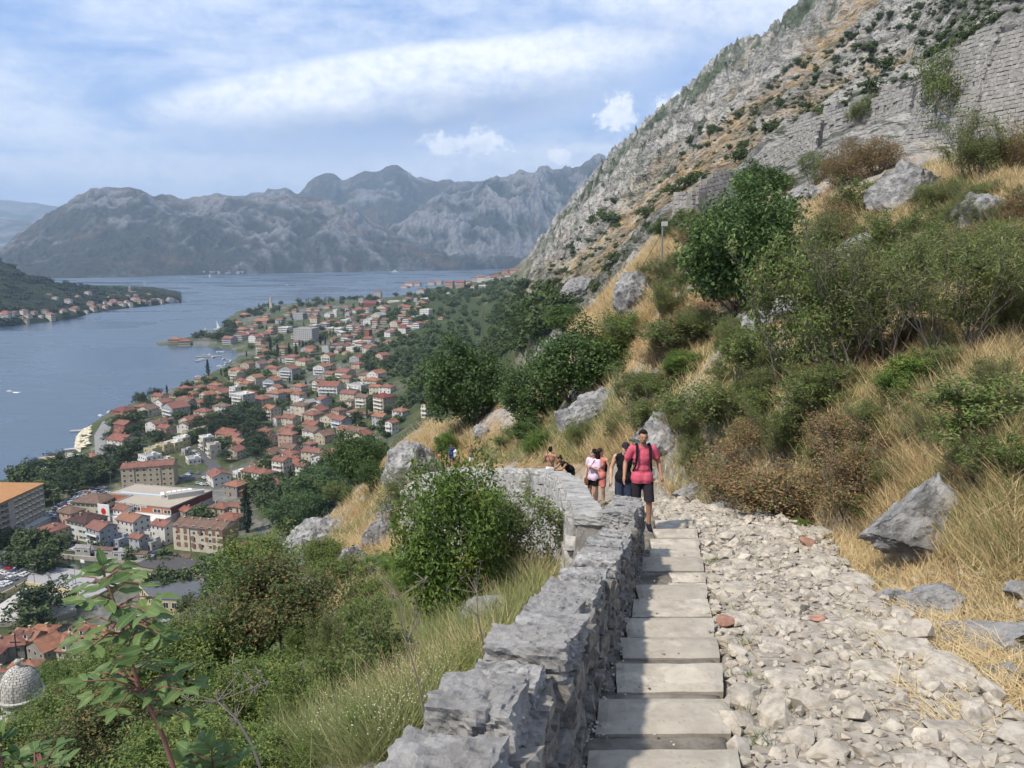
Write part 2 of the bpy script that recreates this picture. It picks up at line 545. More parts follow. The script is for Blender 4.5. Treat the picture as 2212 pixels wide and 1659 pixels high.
# ---- shoreline of the town side (picture positions of the water's edge)
SHORE = [(-700, 1060), (0, 1040), (75, 1022), (130, 1004), (160, 985), (163, 962), (182, 928), (212, 908), (255, 884), (300, 868), (350, 850), (400, 830),
   (440, 814), (470, 800), (496, 788), (513, 772), (508, 757), (470, 751), (400, 747), (338, 748), (336, 741), (380, 734), (425, 727), (462, 717), (484, 704),
   (490, 690), (510, 674), (545, 667), (600, 660)]
shore_w = [at_z(x, y, 0.0).xy for x, y in SHORE]
FARS = [(640, 2150), (760, 2350), (860, 2450), (960, 3000), (1010, 3500), (1060, 4000), (1110, 4600), (1180, 5200)]
shore_w += [Vector((math.tan(math.atan((x - 1106) / FOC)) * d, d)) for x, d in FARS]
poly = np.array([tuple(p) for p in shore_w] + [(9000, 5200), (9000, -50), (-900, -50)])

def poly_sdf(px, py, poly):
 d = np.full(px.shape, 1e9)
 ins = np.zeros(px.shape, bool)
 n = len(poly)
 for i in range(n):
  ax, ay = poly[i]
  bx, by = poly[(i + 1) % n]
  ex, ey = bx - ax, by - ay
  t = np.clip(((px - ax) * ex + (py - ay) * ey) / (ex * ex + ey * ey + 1e-9), 0, 1)
  d = np.minimum(d, np.hypot(px - ax - t * ex, py - ay - t * ey))
  if ey != 0:
   c = ((ay > py) != (by > py)) & (px < (bx - ax) * (py - ay) / ey + ax)
   ins ^= c
 return np.where(ins, d, -d)

far = RHO > 300
sdf = np.full(GZ.shape, 500.0)
sdf[far] = poly_sdf(GX[far], GY[far], poly)
rise = 1.4 + np.maximum(sdf, 0) * 0.12 + 3000 * sstep(XG, 1040, 1100)
GZ = np.where(far, np.where(sdf > 0, np.minimum(GZ, rise), -6.0), GZ)
is_sea = far & (sdf <= 0)

# ---- the river (two channels) cut into the flat ground of the near town
RIVER1 = [(-500, 1172), (0, 1194), (120, 1200), (260, 1212), (350, 1221), (420, 1221), (420, 1243), (350, 1241), (250, 1236), (120, 1221), (0, 1211), (-500, 1192)]
RIVER2 = [(-500, 1420), (0, 1400), (60, 1388), (120, 1378), (185, 1364), (240, 1352), (300, 1336), (300, 1352), (240, 1374), (185, 1390), (120, 1398), (60, 1405), (0, 1412), (-500, 1440)]
riv = [np.array([tuple(at_z(x, y, 1.2).xy) for x, y in r_]) for r_ in (RIVER1, RIVER2)]
for r_ in riv:
 m_ = (RHO > 180) & (RHO < 700)
 s_ = poly_sdf(GX[m_], GY[m_], r_)
 g = GZ[m_]
 GZ[m_] = np.where(s_ > -0.5, -1.0, g)

# ---- relief
def on_row(X, Y, y):
 v = ray(X, Y)
 k = y / v[1]
 return Vector((v[0] * k, y, CAM_H + v[2] * k))

FW = [on_row(1303, 1112, 11.9), on_row(1290, 1094, 13.0), on_row(1277, 1077, 14.6), on_row(1263, 1052, 17.2), on_row(1246, 1033, 20.2), on_row(1223, 1023, 22.8), on_row(1176, 1014, 25.9), on_row(1109, 1013, 28.5), on_row(1052, 1013, 31.0), on_row(995, 1014, 33.6), on_row(930, 1022, 36.0), on_row(880, 1050, 36.5)]
mt = sstep(XG, 1090, 1180) * sstep(np.log(RHO), stL[6][None, :] + 0.12, stL[7][None, :] + 0.12)          # the rocky mountain side
rid = ridged(GX / 150, GY / 150, GZ0 / 150, 5, 0.55)
rid2 = ridged(GX / 34, GY / 34, GZ0 / 34, 4, 0.55)
rid3 = ridged(GX / 10, GY / 10, GZ0 / 10, 3, 0.55)
strat = fbm(GX / 60, GY / 60, GZ0 / 60, 4)
_d = GY * CP - (GZ0 - CAM_H) * SP
_PX = 1106 + FOC * GX / np.maximum(_d, 0.1)
_PY = 829.5 - FOC * (GY * SP + (GZ0 - CAM_H) * CP) / np.maximum(_d, 0.1)

def strip(pts, hw):
 d = np.full(GX.shape, 1e9)
 for (ax, ay), (bx, by) in zip(pts[:-1], pts[1:]):
  ex, ey = bx - ax, by - ay
  t_ = np.clip(((_PX - ax) * ex + (_PY - ay) * ey) / (ex * ex + ey * ey), 0, 1)
  d = np.minimum(d, np.hypot(_PX - ax - t_ * ex, _PY - ay - t_ * ey))
 return d / hw

# the long slope of dry grass that runs up between the crags
dry_run = np.minimum(strip([(1230, 640), (1300, 570), (1400, 470), (1520, 370), (1620, 280), (1720, 200), (1800, 120), (1880, 20), (1960, -80)], 46.0), strip([(1560, 380), (1680, 300), (1800, 230), (1950, 170)], 22.0))
grass_m = fbm(GX / 170 + 5, GY / 240 + 2, GZ0 / 90 + strat * 0.6, 4)
scale_m = np.clip(RHO / 700, 0.14, 2.2)
orange = np.maximum(sstep(grass_m, 0.10, 0.22) * 0.6, sstep(dry_run + 1.6 * strat + 0.5 * fbm(GX / 14, GY / 14, GZ0 / 14, 3), 1.25, 0.45))
GZ = GZ + mt * scale_m * (1 - 0.65 * orange) * ((rid - 0.55) * 42 + (rid2 - 0.55) * 30) + mt * np.minimum(scale_m, 0.8) * (1 - 0.65 * orange) * sstep(RHO, 1900, 900) * np.clip(rid3 - 0.5, -0.5, 1) * 16
# near hillside: knolls and rough ground away from the path
pc = np.array([(1.1, 0.0), (2.0, 4.1), (2.9, 8.0), (3.7, 11.3), (3.9, 14.0), (3.6, 20.0), (2.4, 26.0), (0.0, 31.5)])

def x_in(y):
 return 0.36 + 0.2306 * (y - 4.09)          # foot of the parapet on the stair side

def x_right(y):
 return 1.37 + 0.217 * (y - 4.24)           # right-hand edge of the stairs

def path_z(y):
 return CAM_H + np.interp(y, [0, 12, 14, 21, 26, 31, 40], [-2.1, -4.68, -5.05, -6.95, -8.2, -9.4, -11.6])

def path_dist1(x, y):
 d = 1e9
 for (ax, ay), (bx, by) in PCL:
  ex, ey = bx - ax, by - ay
  t = min(max(((x - ax) * ex + (y - ay) * ey) / (ex * ex + ey * ey), 0.0), 1.0)
  d = min(d, math.hypot(x - ax - t * ex, y - ay - t * ey))
 return d

PCL = [(tuple(map(float, a)), tuple(map(float, b))) for a, b in zip(pc[:-1], pc[1:])]

def path_dist(x, y):
 d = np.full(np.shape(x), 1e9)
 for (ax, ay), (bx, by) in zip(pc[:-1], pc[1:]):
  ex, ey = bx - ax, by - ay
  t = np.clip(((x - ax) * ex + (y - ay) * ey) / (ex * ex + ey * ey), 0, 1)
  d = np.minimum(d, np.hypot(x - ax - t * ex, y - ay - t * ey))
 return d

near = sstep(RHO, 170, 110)
pd = path_dist(GX, GY)
band = sstep(pd, 3.4, 1.75) * np.maximum(sstep(GX - x_in(GY), -0.42, -0.22), sstep(GY, 12.0, 14.5)) * (GY > 0.3) * sstep(GY, 34, 30)
GZ = GZ * (1 - band) + (path_z(GY) - 0.16) * band
# outside the parapet the ground stays well below the stairs
outw = (GY > 0.5) * sstep(GY, 14, 11.5) * (GX < x_in(GY) - 0.2)
GZ = GZ * (1 - outw) + np.minimum(GZ, path_z(GY) - 0.55) * outw
off = near * sstep(pd, 2.5, 7.0) * (1 - mt)
nz = fbm(GX / 9, GY / 9, 0.0, 4)
GZ = GZ + off * (nz * 1.1 * np.clip(RHO / 30, 0.3, 2.0) + np.clip(ridged(GX / 5, GY / 5, 0.0, 3) - 0.55, -0.2, 1) * 0.9 * np.clip(RHO / 30, 0.2, 2.0))
GZ = GZ + near * (1 - off) * fbm(GX / 1.1, GY / 1.1, 0.0, 3) * 0.06
# the ground outside the bend wall lies well below it
_bw = np.array([(float(x_in(9.0)) - 0.5, 9.0)] + [(p.x - 0.1, p.y - 0.1) for p in FW] + [(-9.0, 34.0), (-9.0, 16.0), (-2.5, 9.0)])
_m = (GY > 8) & (GY < 38) & (GX > -10) & (GX < 6)
_s = np.full(GZ.shape, -5.0)
_s[_m] = poly_sdf(GX[_m], GY[_m], _bw)
_k = sstep(_s, -0.15, 0.25)
GZ = GZ * (1 - _k) + np.minimum(GZ, CAM_H - 0.4173 * GY - 0.25) * _k
town = (RHO > 240) & (XG < 1090) & ~is_sea
GZ = np.where(town & (GZ > 0.5), GZ + fbm(GX / 60, GY / 60, 0.0, 3) * np.clip((GZ - 5) * 0.12, 0, 6), GZ)

QF = (GZ - CAM_H) / RHO

def hit(X, Y, rmin=2.0, rmax=4500.0):
 """where the sight line through a picture point meets the ground"""
 v = ray(X, Y)
 a = math.atan2(v[0], v[1])
 q = v[2] / math.hypot(v[0], v[1])
 i = min(max(int(np.searchsorted(AZ, a)), 1), NA - 1)
 if abs(AZ[i - 1] - a) < abs(AZ[i] - a):
  i -= 1
 col = QF[:, i]
 k0, k1 = np.searchsorted(LR, math.log(rmin)), np.searchsorted(LR, math.log(rmax))
 idx = np.nonzero(col[k0:k1] >= q)[0]
 if not len(idx):
  return None
 k = k0 + idx[0]
 if k > k0:
  f = (q - col[k - 1]) / (col[k] - col[k - 1] + 1e-12)
  lr = LR[k - 1] + np.clip(f, 0, 1) * (LR[k] - LR[k - 1])
 else:
  lr = LR[k]
 r = math.exp(lr)
 return Vector((r * math.sin(a), r * math.cos(a), CAM_H + q * r))

def z_at(x, y):
 a, l = math.atan2(x, y), math.log(max(math.hypot(x, y), 1.61))
 i = min(max(int(np.searchsorted(AZ, a)), 1), NA - 1)
 k = min(max(int(np.searchsorted(LR, l)), 1), NR - 1)
 fa = min(max((a - AZ[i - 1]) / (AZ[i] - AZ[i - 1]), 0), 1)
 fl = min(max((l - LR[k - 1]) / (LR[k] - LR[k - 1]), 0), 1)
 return float((GZ[k - 1, i - 1] * (1 - fa) + GZ[k - 1, i] * fa) * (1 - fl) + (GZ[k, i - 1] * (1 - fa) + GZ[k, i] * fa) * fl)

# ---- what grows or lies where (the thing's own colour; the mountain material paints crevice shadow over it)
LIME = np.array((0.34, 0.325, 0.305)); LIMED = np.array((0.25, 0.243, 0.23)); STRAW = np.array((0.31, 0.215, 0.11)); SCRUB = np.array((0.055, 0.075, 0.028))
SOIL = np.array((0.22, 0.165, 0.105)); OLIVE = np.array((0.13, 0.135, 0.05)); ASPH = np.array((0.16, 0.155, 0.15))

def mixc(a, b, f):
 return a * (1 - f[..., None]) + b * f[..., None]

n1 = fbm(GX / 45, GY / 45, GZ0 / 45, 5)
n2 = fbm(GX / 7, GY / 7, GZ0 / 7, 4)
n3 = fbm(GX / 2.2, GY / 2.2, 0.0, 4)
cm = mixc(LIMED[None, None], LIME[None, None], sstep(rid2 + 0.5 * n2, 0.25, 0.85))
cm = mixc(cm, STRAW * 1.05, orange * sstep(n2 + rid3 * 0.25, -0.1, 0.3))
green = sstep(n1 - (rid2 - 0.6) * 0.5, 0.10, 0.22)
up_band = sstep(RHO, 1000, 1300) * sstep(RHO, 2000, 1650)
green = np.maximum(green, sstep(n1, -0.12, 0.06) * up_band)
low = sstep(GZ, 150, 95) * sstep(RHO, 200, 320)
green = np.maximum(green, low * sstep(n1, -0.25, 0.05))
cm = mixc(cm, SCRUB, green * 0.9)
# near hillside
cn = mixc(STRAW[None, None], SOIL[None, None], sstep(n2, -0.1, 0.35) * 0.8)
cn = mixc(cn, OLIVE, sstep(fbm(GX / 14 + 3, GY / 14, 0.0, 4), 0.02, 0.22) * 0.75)
cn = mixc(cn, LIME * 0.85, sstep(ridged(GX / 5, GY / 5, 0.0, 3) + 0.2 * n3, 0.72, 0.86) * 0.9)
DUST = np.array((0.36, 0.33, 0.285))
cn = mixc(cn, DUST[None, None] * (0.85 + 0.5 * n3[..., None]), np.clip(band * 1.2, 0, 1))
left = sstep(XG, 1150, 900)
cn = mixc(cn, SCRUB * 1.2, left * sstep(XG, 760, 560) * 0.9)
# town ground: yards, gravel, lawns
ct = mixc(ASPH[None, None] * 0.95, np.array((0.065, 0.078, 0.034)), sstep(n1, -0.25, 0.05))
ct = mixc(ct, np.array((0.30, 0.26, 0.20)), sstep(n2, 0.12, 0.3) * 0.5)
wild = sstep(XG + 0.12 * (RHO - 600) * 0, 780, 900) * sstep(RHO, 250, 300)
ct = mixc(ct, mixc(SOIL[None, None] * 1.1, SCRUB * 0.8, sstep(n1, -0.45, -0.1)), np.clip(wild, 0, 1))
ctn = sstep(RHO, 205, 260) * (1 - mt)
CG = mixc(cn, ct, ctn)
CG = mixc(CG, cm, mt)

def land_mat(name, bscale, bump, grain):
 m, t, b = material(name, (0.3, 0.3, 0.3), 0.95, 0.1)
 c = coords(t)
 col = attr(t)
 n = t.noise(c, grain, 8, 0.68)
 col = t.mix(1.0, col, t.ramp(n, [(0.28, (0.45, 0.45, 0.45)), (0.5, (0.95, 0.95, 0.95)), (0.72, (1.45, 1.45, 1.42))]), 'MULTIPLY')
 t.l.new(col, b.inputs['Base Color'])
 t.l.new(t.bump(t.noise(c, bscale, 8, 0.7), 1.0, bump), b.inputs['Normal'])
 return m

M_hill = land_mat('hillside_ground', 1.6, 0.25, 2.5)
M_town = land_mat('town_ground', 0.25, 0.3, 0.35)
m, t, b = material('limestone_mountain', (0.3, 0.3, 0.3), 0.95, 0.1)
c = t.new('ShaderNodeNewGeometry').outputs['Position']
mp_ = t.new('ShaderNodeMapping'); mp_.inputs['Rotation'].default_value = (R(25), R(35), R(20)); mp_.inputs['Scale'].default_value = (1, 1, 2.4); t.l.new(c, mp_.inputs[0])
nA_ = t.noise(mp_.outputs[0], 0.05, 9, 0.72, 0.4)
nB_ = t.noise(mp_.outputs[0], 0.28, 6, 0.7)
nC_ = t.noise(c, 0.012, 5, 0.6)
col = t.mix(1.0, attr(t), t.ramp(nA_, [(0.34, (0.22, 0.22, 0.22)), (0.44, (0.72, 0.72, 0.72)), (0.52, (1.35, 1.35, 1.33)), (0.66, (1.95, 1.95, 1.90))]), 'MULTIPLY')  # dark stops paint crevice shadow into the rock colour
col = t.mix(1.0, col, t.ramp(nB_, [(0.36, (0.28, 0.30, 0.26)), (0.48, (1.0, 1.0, 1.0)), (0.7, (1.35, 1.35, 1.35))]), 'MULTIPLY')
nD_ = t.noise(mp_.outputs[0], 1.5, 6, 0.7)
col = t.mix(1.0, col, t.ramp(nD_, [(0.36, (0.45, 0.46, 0.43)), (0.5, (1.0, 1.0, 1.0)), (0.68, (1.25, 1.25, 1.25))]), 'MULTIPLY')
col = t.mix(t.mul(t.ss(t.add(nB_, t.mul(nC_, 0.6)), 0.84, 0.92), 0.85), col, (0.05, 0.065, 0.028))
t.l.new(col, b.inputs['Base Color'])
t.l.new(t.bump(t.add(t.add(nA_, t.mul(nB_, 0.35)), t.mul(nD_, 0.09)), 1.0, 7.0), b.inputs['Normal'])
M_mount = m

def grid_mesh(name, r0, r1, a0, a1, mat, drop=True):
 v = np.stack([GX[r0:r1, a0:a1], GY[r0:r1, a0:a1], GZ[r0:r1, a0:a1]], -1).reshape(-1, 3)
 c = CG[r0:r1, a0:a1].reshape(-1, 3)
 nr, na = r1 - r0, a1 - a0
 idx = np.arange(nr * na).reshape(nr, na)
 f = np.stack([idx[:-1, :-1], idx[:-1, 1:], idx[1:, 1:], idx[1:, :-1]], -1).reshape(-1, 4)
 if drop:
  keep = (v[f][:, :, 2] > -3).any(1)
  f = f[keep]
 used = np.unique(f)
 rm = np.zeros(len(v), np.int32)
 rm[used] = np.arange(len(used))
 mk = mt[r0:r1, a0:a1].reshape(-1)[f].mean(1) > 0.5
 rk = RHO[r0:r1, a0:a1].reshape(-1)[f].mean(1) > 215
 me = mesh_np(name, v[used], rm[f], True, [M_hill, M_town, M_mount], np.where(mk, 2, np.where(rk, 1, 0)))
 set_col(me, c[used])
 return me

kr = int(np.searchsorted(LR, math.log(170)))
ka = int(np.searchsorted(XCOL, 1120))
structure('hillside', grid_mesh('hillside', 0, kr + 1, 0, NA, M_hill))
structure('town_ground', grid_mesh('town_ground', kr, NR, 0, ka + 1, M_town))
structure('mountain', grid_mesh('mountain', kr, NR, ka, NA, M_mount))

# ------------------------------------------------------------------ water
m, t, b = material('bay_water', (0.018, 0.05, 0.10), 0.12, 0.5)
c = coords(t)
sc = t.new('ShaderNodeMapping')
sc.inputs['Scale'].default_value = (0.7, 1.5, 1.0)
sc.inputs['Rotation'].default_value = (0, 0, R(-12))
t.l.new(c, sc.inputs[0])
patch = t.noise(sc.outputs[0], 0.0035, 5, 0.55, 0.6)
t.l.new(t.ss(patch, 0.40, 0.62, 0.20, 0.48), b.inputs['Roughness'])
t.l.new(t.mix(t.ss(patch, 0.38, 0.62), (0.036, 0.060, 0.092), (0.072, 0.105, 0.145)), b.inputs['Base Color'])
w1 = t.noise(sc.outputs[0], 0.09, 6, 0.62)
w2 = t.noise(sc.outputs[0], 0.9, 3, 0.6)
t.l.new(t.bump(t.add(w1, t.mul(w2, 0.12)), 0.22, 1.6), b.inputs['Normal'])
M_water = m
v, f = [], []
rr = [150, 400, 900, 2000, 4000, 8000, 16000]
aa = np.radians(np.linspace(-75, 75, 41))
v = [(r * math.sin(a), r * math.cos(a), 0.0) for r in rr for a in aa]
n = len(aa)
f = [(i * n + j, i * n + j + 1, (i + 1) * n + j + 1, (i + 1) * n + j) for i in range(len(rr) - 1) for j in range(n - 1)]
structure('bay_water', mesh_np('bay_water', v, np.array(f)[:, ::-1], False, [M_water]))
m, t, b = material('river_water', (0.018, 0.035, 0.016), 0.1, 0.5)
t.l.new(t.bump(t.noise(coords(t), 0.7, 4), 0.3, 0.2), b.inputs['Normal'])
M_river = m
m, t, b = material('moat_water', (0.006, 0.028, 0.030), 0.08, 0.5)
t.l.new(t.bump(t.noise(coords(t), 0.7, 4), 0.3, 0.2), b.inputs['Normal'])
M_moat = m
for nm, r_, mm in (('river', riv[0], M_river), ('moat', riv[1], M_moat)):
 mb = MB()
 mb.add([(x, y, 1.5) for x, y in r_], [tuple(range(len(r_)))])
 structure(nm, mb.mesh(nm, [mm]))

# ------------------------------------------------------------------ far mountains and the wooded headland
def loft_mesh(name, foot, crest, nx, ny, rough, wl, bulge, colf, mat, back=1.12, crest_noise=0.0, seed=0):
 """foot / crest: lists of (X, Y or zz, depth); the slope between them carries eroded gullies"""
 def curve(c):
  A, L, Q = [], [], []
  for (X, s, d) in c:
   vv = ray(X, 600)
   if isinstance(s, tuple):
    hy = math.hypot(vv[0], vv[1]) * d
    A.append(math.atan2(vv[0], vv[1])); L.append(hy); Q.append(s[1])
   else:
    p = P(X, s, d)
    A.append(math.atan2(p.x, p.y)); L.append(math.hypot(p.x, p.y)); Q.append(p.z)
  return np.array(A), np.array(L), np.array(Q)
 fa, fl, fz = curve(foot)
 ca, cl, cz = curve(crest)
 a = np.linspace(max(fa[0], ca[0]), min(fa[-1], ca[-1]), nx)
 FL, FZ, CL, CZ = pchip(fa, fl, a), pchip(fa, fz, a), pchip(ca, cl, a), pchip(ca, cz, a)
 s = np.linspace(0, 1, ny)[:, None]
 rho = FL + (CL - FL) * s
 z = FZ + (CZ - FZ) * (s + bulge * np.sin(math.pi * s))
 x, y = rho * np.sin(a), rho * np.cos(a)
 env = np.sin(math.pi * np.clip(s, 0, 1)) ** 0.6
 gul = ridged(x / wl + seed, y / wl * 0.5 + seed, z / wl * 0.35, 6, 0.58)
 z2 = z + rough * (gul - 0.55) * (0.25 * (s > 0.02) + 0.75 * env)
 fine = ridged(x / (wl * 0.22), y / (wl * 0.22), z / (wl * 0.22), 5, 0.55)
 z2 = z2 + rough * 0.22 * (fine - 0.5) * np.minimum(1, s * 8)
 z2[0] = np.minimum(FZ, z2[0]) - 3
 # back side
 xb, yb = (rho[-1] * back) * np.sin(a), (rho[-1] * back) * np.cos(a)
 zb = z2[-1] * 0.5
 x, y, z2 = np.vstack([x, xb]), np.vstack([y, yb]), np.vstack([z2, zb])
 gul, fine = np.vstack([gul, gul[-1:]]), np.vstack([fine, fine[-1:]])
 n = ny + 1
 idx = np.arange(n * nx).reshape(n, nx)
 f = np.stack([idx[:-1, :-1], idx[:-1, 1:], idx[1:, 1:], idx[1:, :-1]], -1).reshape(-1, 4)
 me = mesh_np(name, np.stack([x, y, z2], -1).reshape(-1, 3), f, True, [mat])
 set_col(me, colf(x, y, z2, gul, fine, np.vstack([s * np.ones_like(a), np.ones((1, nx))])).reshape(-1, 3))
 o = structure(name, me)
 return o, (a, FL, FZ, CL, CZ)

def far_cols(lime, veg, dry, bias):
 def f(x, y, z, g, fi, s):
  n = fbm(x / 500, y / 500, z / 300, 5)
  k = sstep(fi * 0.9 + g * 0.35 + n * 0.9 + bias - 0.15 + s * 0.12, 0.50, 0.85)
  c = mixc(np.array(veg)[None, None], np.array(lime)[None, None], k)
  d = sstep(fbm(x / 420 + 8, y / 420, z / 200, 4), 0.08, 0.26)
  return mixc(c, np.array(dry)[None, None], np.clip(d * 0.6 + 0.35 * sstep(s, 0.7, 1.0), 0, 0.75) * (1 - 0.4 * k))
 return f

M_far = land_mat('far_mountain', 0.022, 45.0, 0.036)
loft_mesh('far_ridge', [(-900, zz(-5), 9000), (500, zz(-5), 9500)], [(-900, 420, 13500), (-200, 430, 13500), (0, 434, 13500), (60, 438, 13500), (120, 444, 13500), (160, 452, 13500), (320, 470, 13500), (500, 500, 13500)], 200, 30, 260, 2600, 0.0,
   far_cols((0.22, 0.22, 0.22), (0.05, 0.07, 0.04), (0.16, 0.13, 0.08), -0.1), M_far, seed=3)
loft_mesh('far_foothill', [(-900, zz(-5), 7500), (300, zz(-5), 7500)], [(-900, 460, 9800), (0, 474, 9800), (60, 480, 9800), (120, 498, 9800), (300, 540, 9800)], 160, 30, 160, 1600, 0.0,
   far_cols((0.22, 0.22, 0.22), (0.05, 0.07, 0.04), (0.16, 0.13, 0.08), -0.1), M_far, seed=5)
loft_mesh('bay_mountain_back', [(380, zz(200), 6800), (1400, zz(60), 7600)],
   [(380, 440, 9000), (450, 432, 9000), (470, 428, 9000), (500, 434, 9000), (560, 428, 9000), (590, 413, 9000), (620, 412, 9000), (645, 424, 9000), (672, 402, 9000), (700, 385, 9000), (722, 387, 9000), (742, 398, 9000), (775, 384, 9000), (815, 378, 9000), (840, 371, 9000), (859, 365, 9000), (880, 378, 9000), (905, 392, 9000), (950, 394, 9000), (985, 402, 9000), (1030, 404, 9000), (1060, 398, 9000), (1150, 392, 9000), (1400, 392, 9000)], 360, 80, 420, 1500, -0.02,
   far_cols((0.21, 0.21, 0.205), (0.050, 0.058, 0.040), (0.12, 0.09, 0.058), -0.28), M_far, seed=9)
loft_mesh('bay_cliff', [(800, zz(-3), 6100), (950, zz(-3), 6300), (1130, zz(-3), 6700), (1300, zz(-3), 6800), (1500, zz(-3), 6800)],
   [(800, 560, 6700), (850, 520, 6900), (890, 480, 7100), (930, 455, 7300), (975, 438, 7400), (1010, 425, 7500), (1040, 408, 7500), (1062, 396, 7600), (1085, 398, 7600), (1110, 388, 7600), (1128, 380, 7600), (1150, 384, 7600), (1176, 374, 7700), (1205, 372, 7700), (1240, 362, 7700), (1272, 354, 7700), (1290, 346, 7700), (1312, 350, 7700), (1335, 352, 7700), (1400, 340, 7700), (1500, 340, 7700)], 380, 110, 520, 1000, 0.06,
   far_cols((0.24, 0.237, 0.232), (0.040, 0.052, 0.036), (0.12, 0.10, 0.075), -0.08), M_far, seed=14)
BAYM = loft_mesh('bay_mountain', [(-120, zz(-3), 3950), (0, zz(-3), 4020), (180, zz(-3), 4250), (500, zz(-3), 4900), (800, zz(-3), 5600), (980, zz(-3), 6050), (1130, zz(-3), 6600)],
     [(-120, 610, 4400), (0, 548, 4900), (35, 522, 5100), (75, 498, 5300), (110, 474, 5500), (150, 450, 5700), (180, 434, 5800), (212, 420, 5900), (250, 423, 5900), (272, 417, 5900), (306, 420, 5900), (340, 438, 5900), (372, 436, 6000), (410, 439, 6000), (450, 436, 6100), (505, 440, 6100), (560, 436, 6200), (600, 430, 6250), (640, 428, 6300), (676, 432, 6300), (700, 442, 6300), (725, 450, 6300), (760, 460, 6300), (800, 482, 6350), (850, 512, 6400), (900, 540, 6500), (960, 566, 6600), (1130, 572, 6900)], 430, 120, 330, 900, 0.04,
     far_cols((0.23, 0.227, 0.22), (0.052, 0.058, 0.040), (0.16, 0.11, 0.07), -0.24), M_far, seed=21)[1]

def head_cols(x, y, z, g, fi, s):
 n = fbm(x / 70, y / 70, 0.0, 5)
 return mixc(np.array((0.022, 0.032, 0.014))[None, None], np.array((0.042, 0.052, 0.023))[None, None], sstep(n, -0.2, 0.3))

M_head = land_mat('headland_wood', 0.05, 8.0, 0.07)
HEADF = [(-300, 740), (0, 707), (80, 698), (148, 690), (200, 676), (262, 668), (335, 660), (392, 651)]
HEAD = loft_mesh('headland', [(x, zz(0.5), at_z(x, y, 0).y) for x, y in HEADF],
     [(-300, 500, 2100), (0, 566, 2050), (30, 580, 2050), (62, 596, 2050), (110, 608, 2100), (160, 616, 2200), (230, 624, 2300), (290, 629, 2330), (330, 633, 2330), (360, 642, 2250), (392, 650, 2160)], 300, 80, 26, 190, 0.05, head_cols, M_head, back=1.25, seed=31)[1]

def head_pt(X, s):
 """a point of the headland slope: 0 at the shore, 1 on the crest"""
 a_, FL, FZ, CL, CZ = HEAD
 vv = ray(X, 650)
 aa_ = math.atan2(vv[0], vv[1])
 fl, fz, cl, cz = [float(np.interp(aa_, a_, q)) for q in (FL, FZ, CL, CZ)]
 r = fl + (cl - fl) * s
 return Vector((r * math.sin(aa_), r * math.cos(aa_), fz + (cz - fz) * (s + 0.05 * math.sin(math.pi * s))))

# ------------------------------------------------------------------ haze over the bay
m = bpy.data.materials.new('haze')
m.use_nodes = True
t = NT(m.node_tree)
t.n.clear()
pv = t.new('ShaderNodeVolumePrincipled')
pv.inputs['Color'].default_value = (0.55, 0.74, 1.0, 1)
pv.inputs['Density'].default_value = 7.5e-5
pv.inputs['Anisotropy'].default_value = 0.2
mo = t.new('ShaderNodeOutputMaterial')
t.l.new(pv.outputs[0], mo.inputs['Volume'])
mb = MB()
mb.box(-15000, 15000, -300, 17500, -20, 1350)
tag(ob('haze', mb.mesh('haze', [m])), kind='stuff')
# ------------------------------------------------------------------ the town
def cA(x, y): return (x / 3.16) / 1.82278, (y / 3.16 + 1850) / 1.82278
def cB(x, y): return (x / 3.16 + 500) / 1.82278, (y / 3.16 + 1650) / 1.82278
def cC(x, y): return (x / 3.16 + 1000) / 1.82278, (y / 3.16 + 1350) / 1.82278
def cD(x, y): return (x / 2.212 + 1100) / 1.82278, (y / 2.212 + 1000) / 1.82278
def cE(x, y): return (x / 1.6385) / 1.82278, (y / 1.6385 + 950) / 1.82278

def z_for_row(p, Y):
 """height over plan position p that shows at picture row Y"""
 b = (829.5 - Y) / FOC
 return CAM_H + p[1] * (b * CP - SP) / (CP + b * SP)

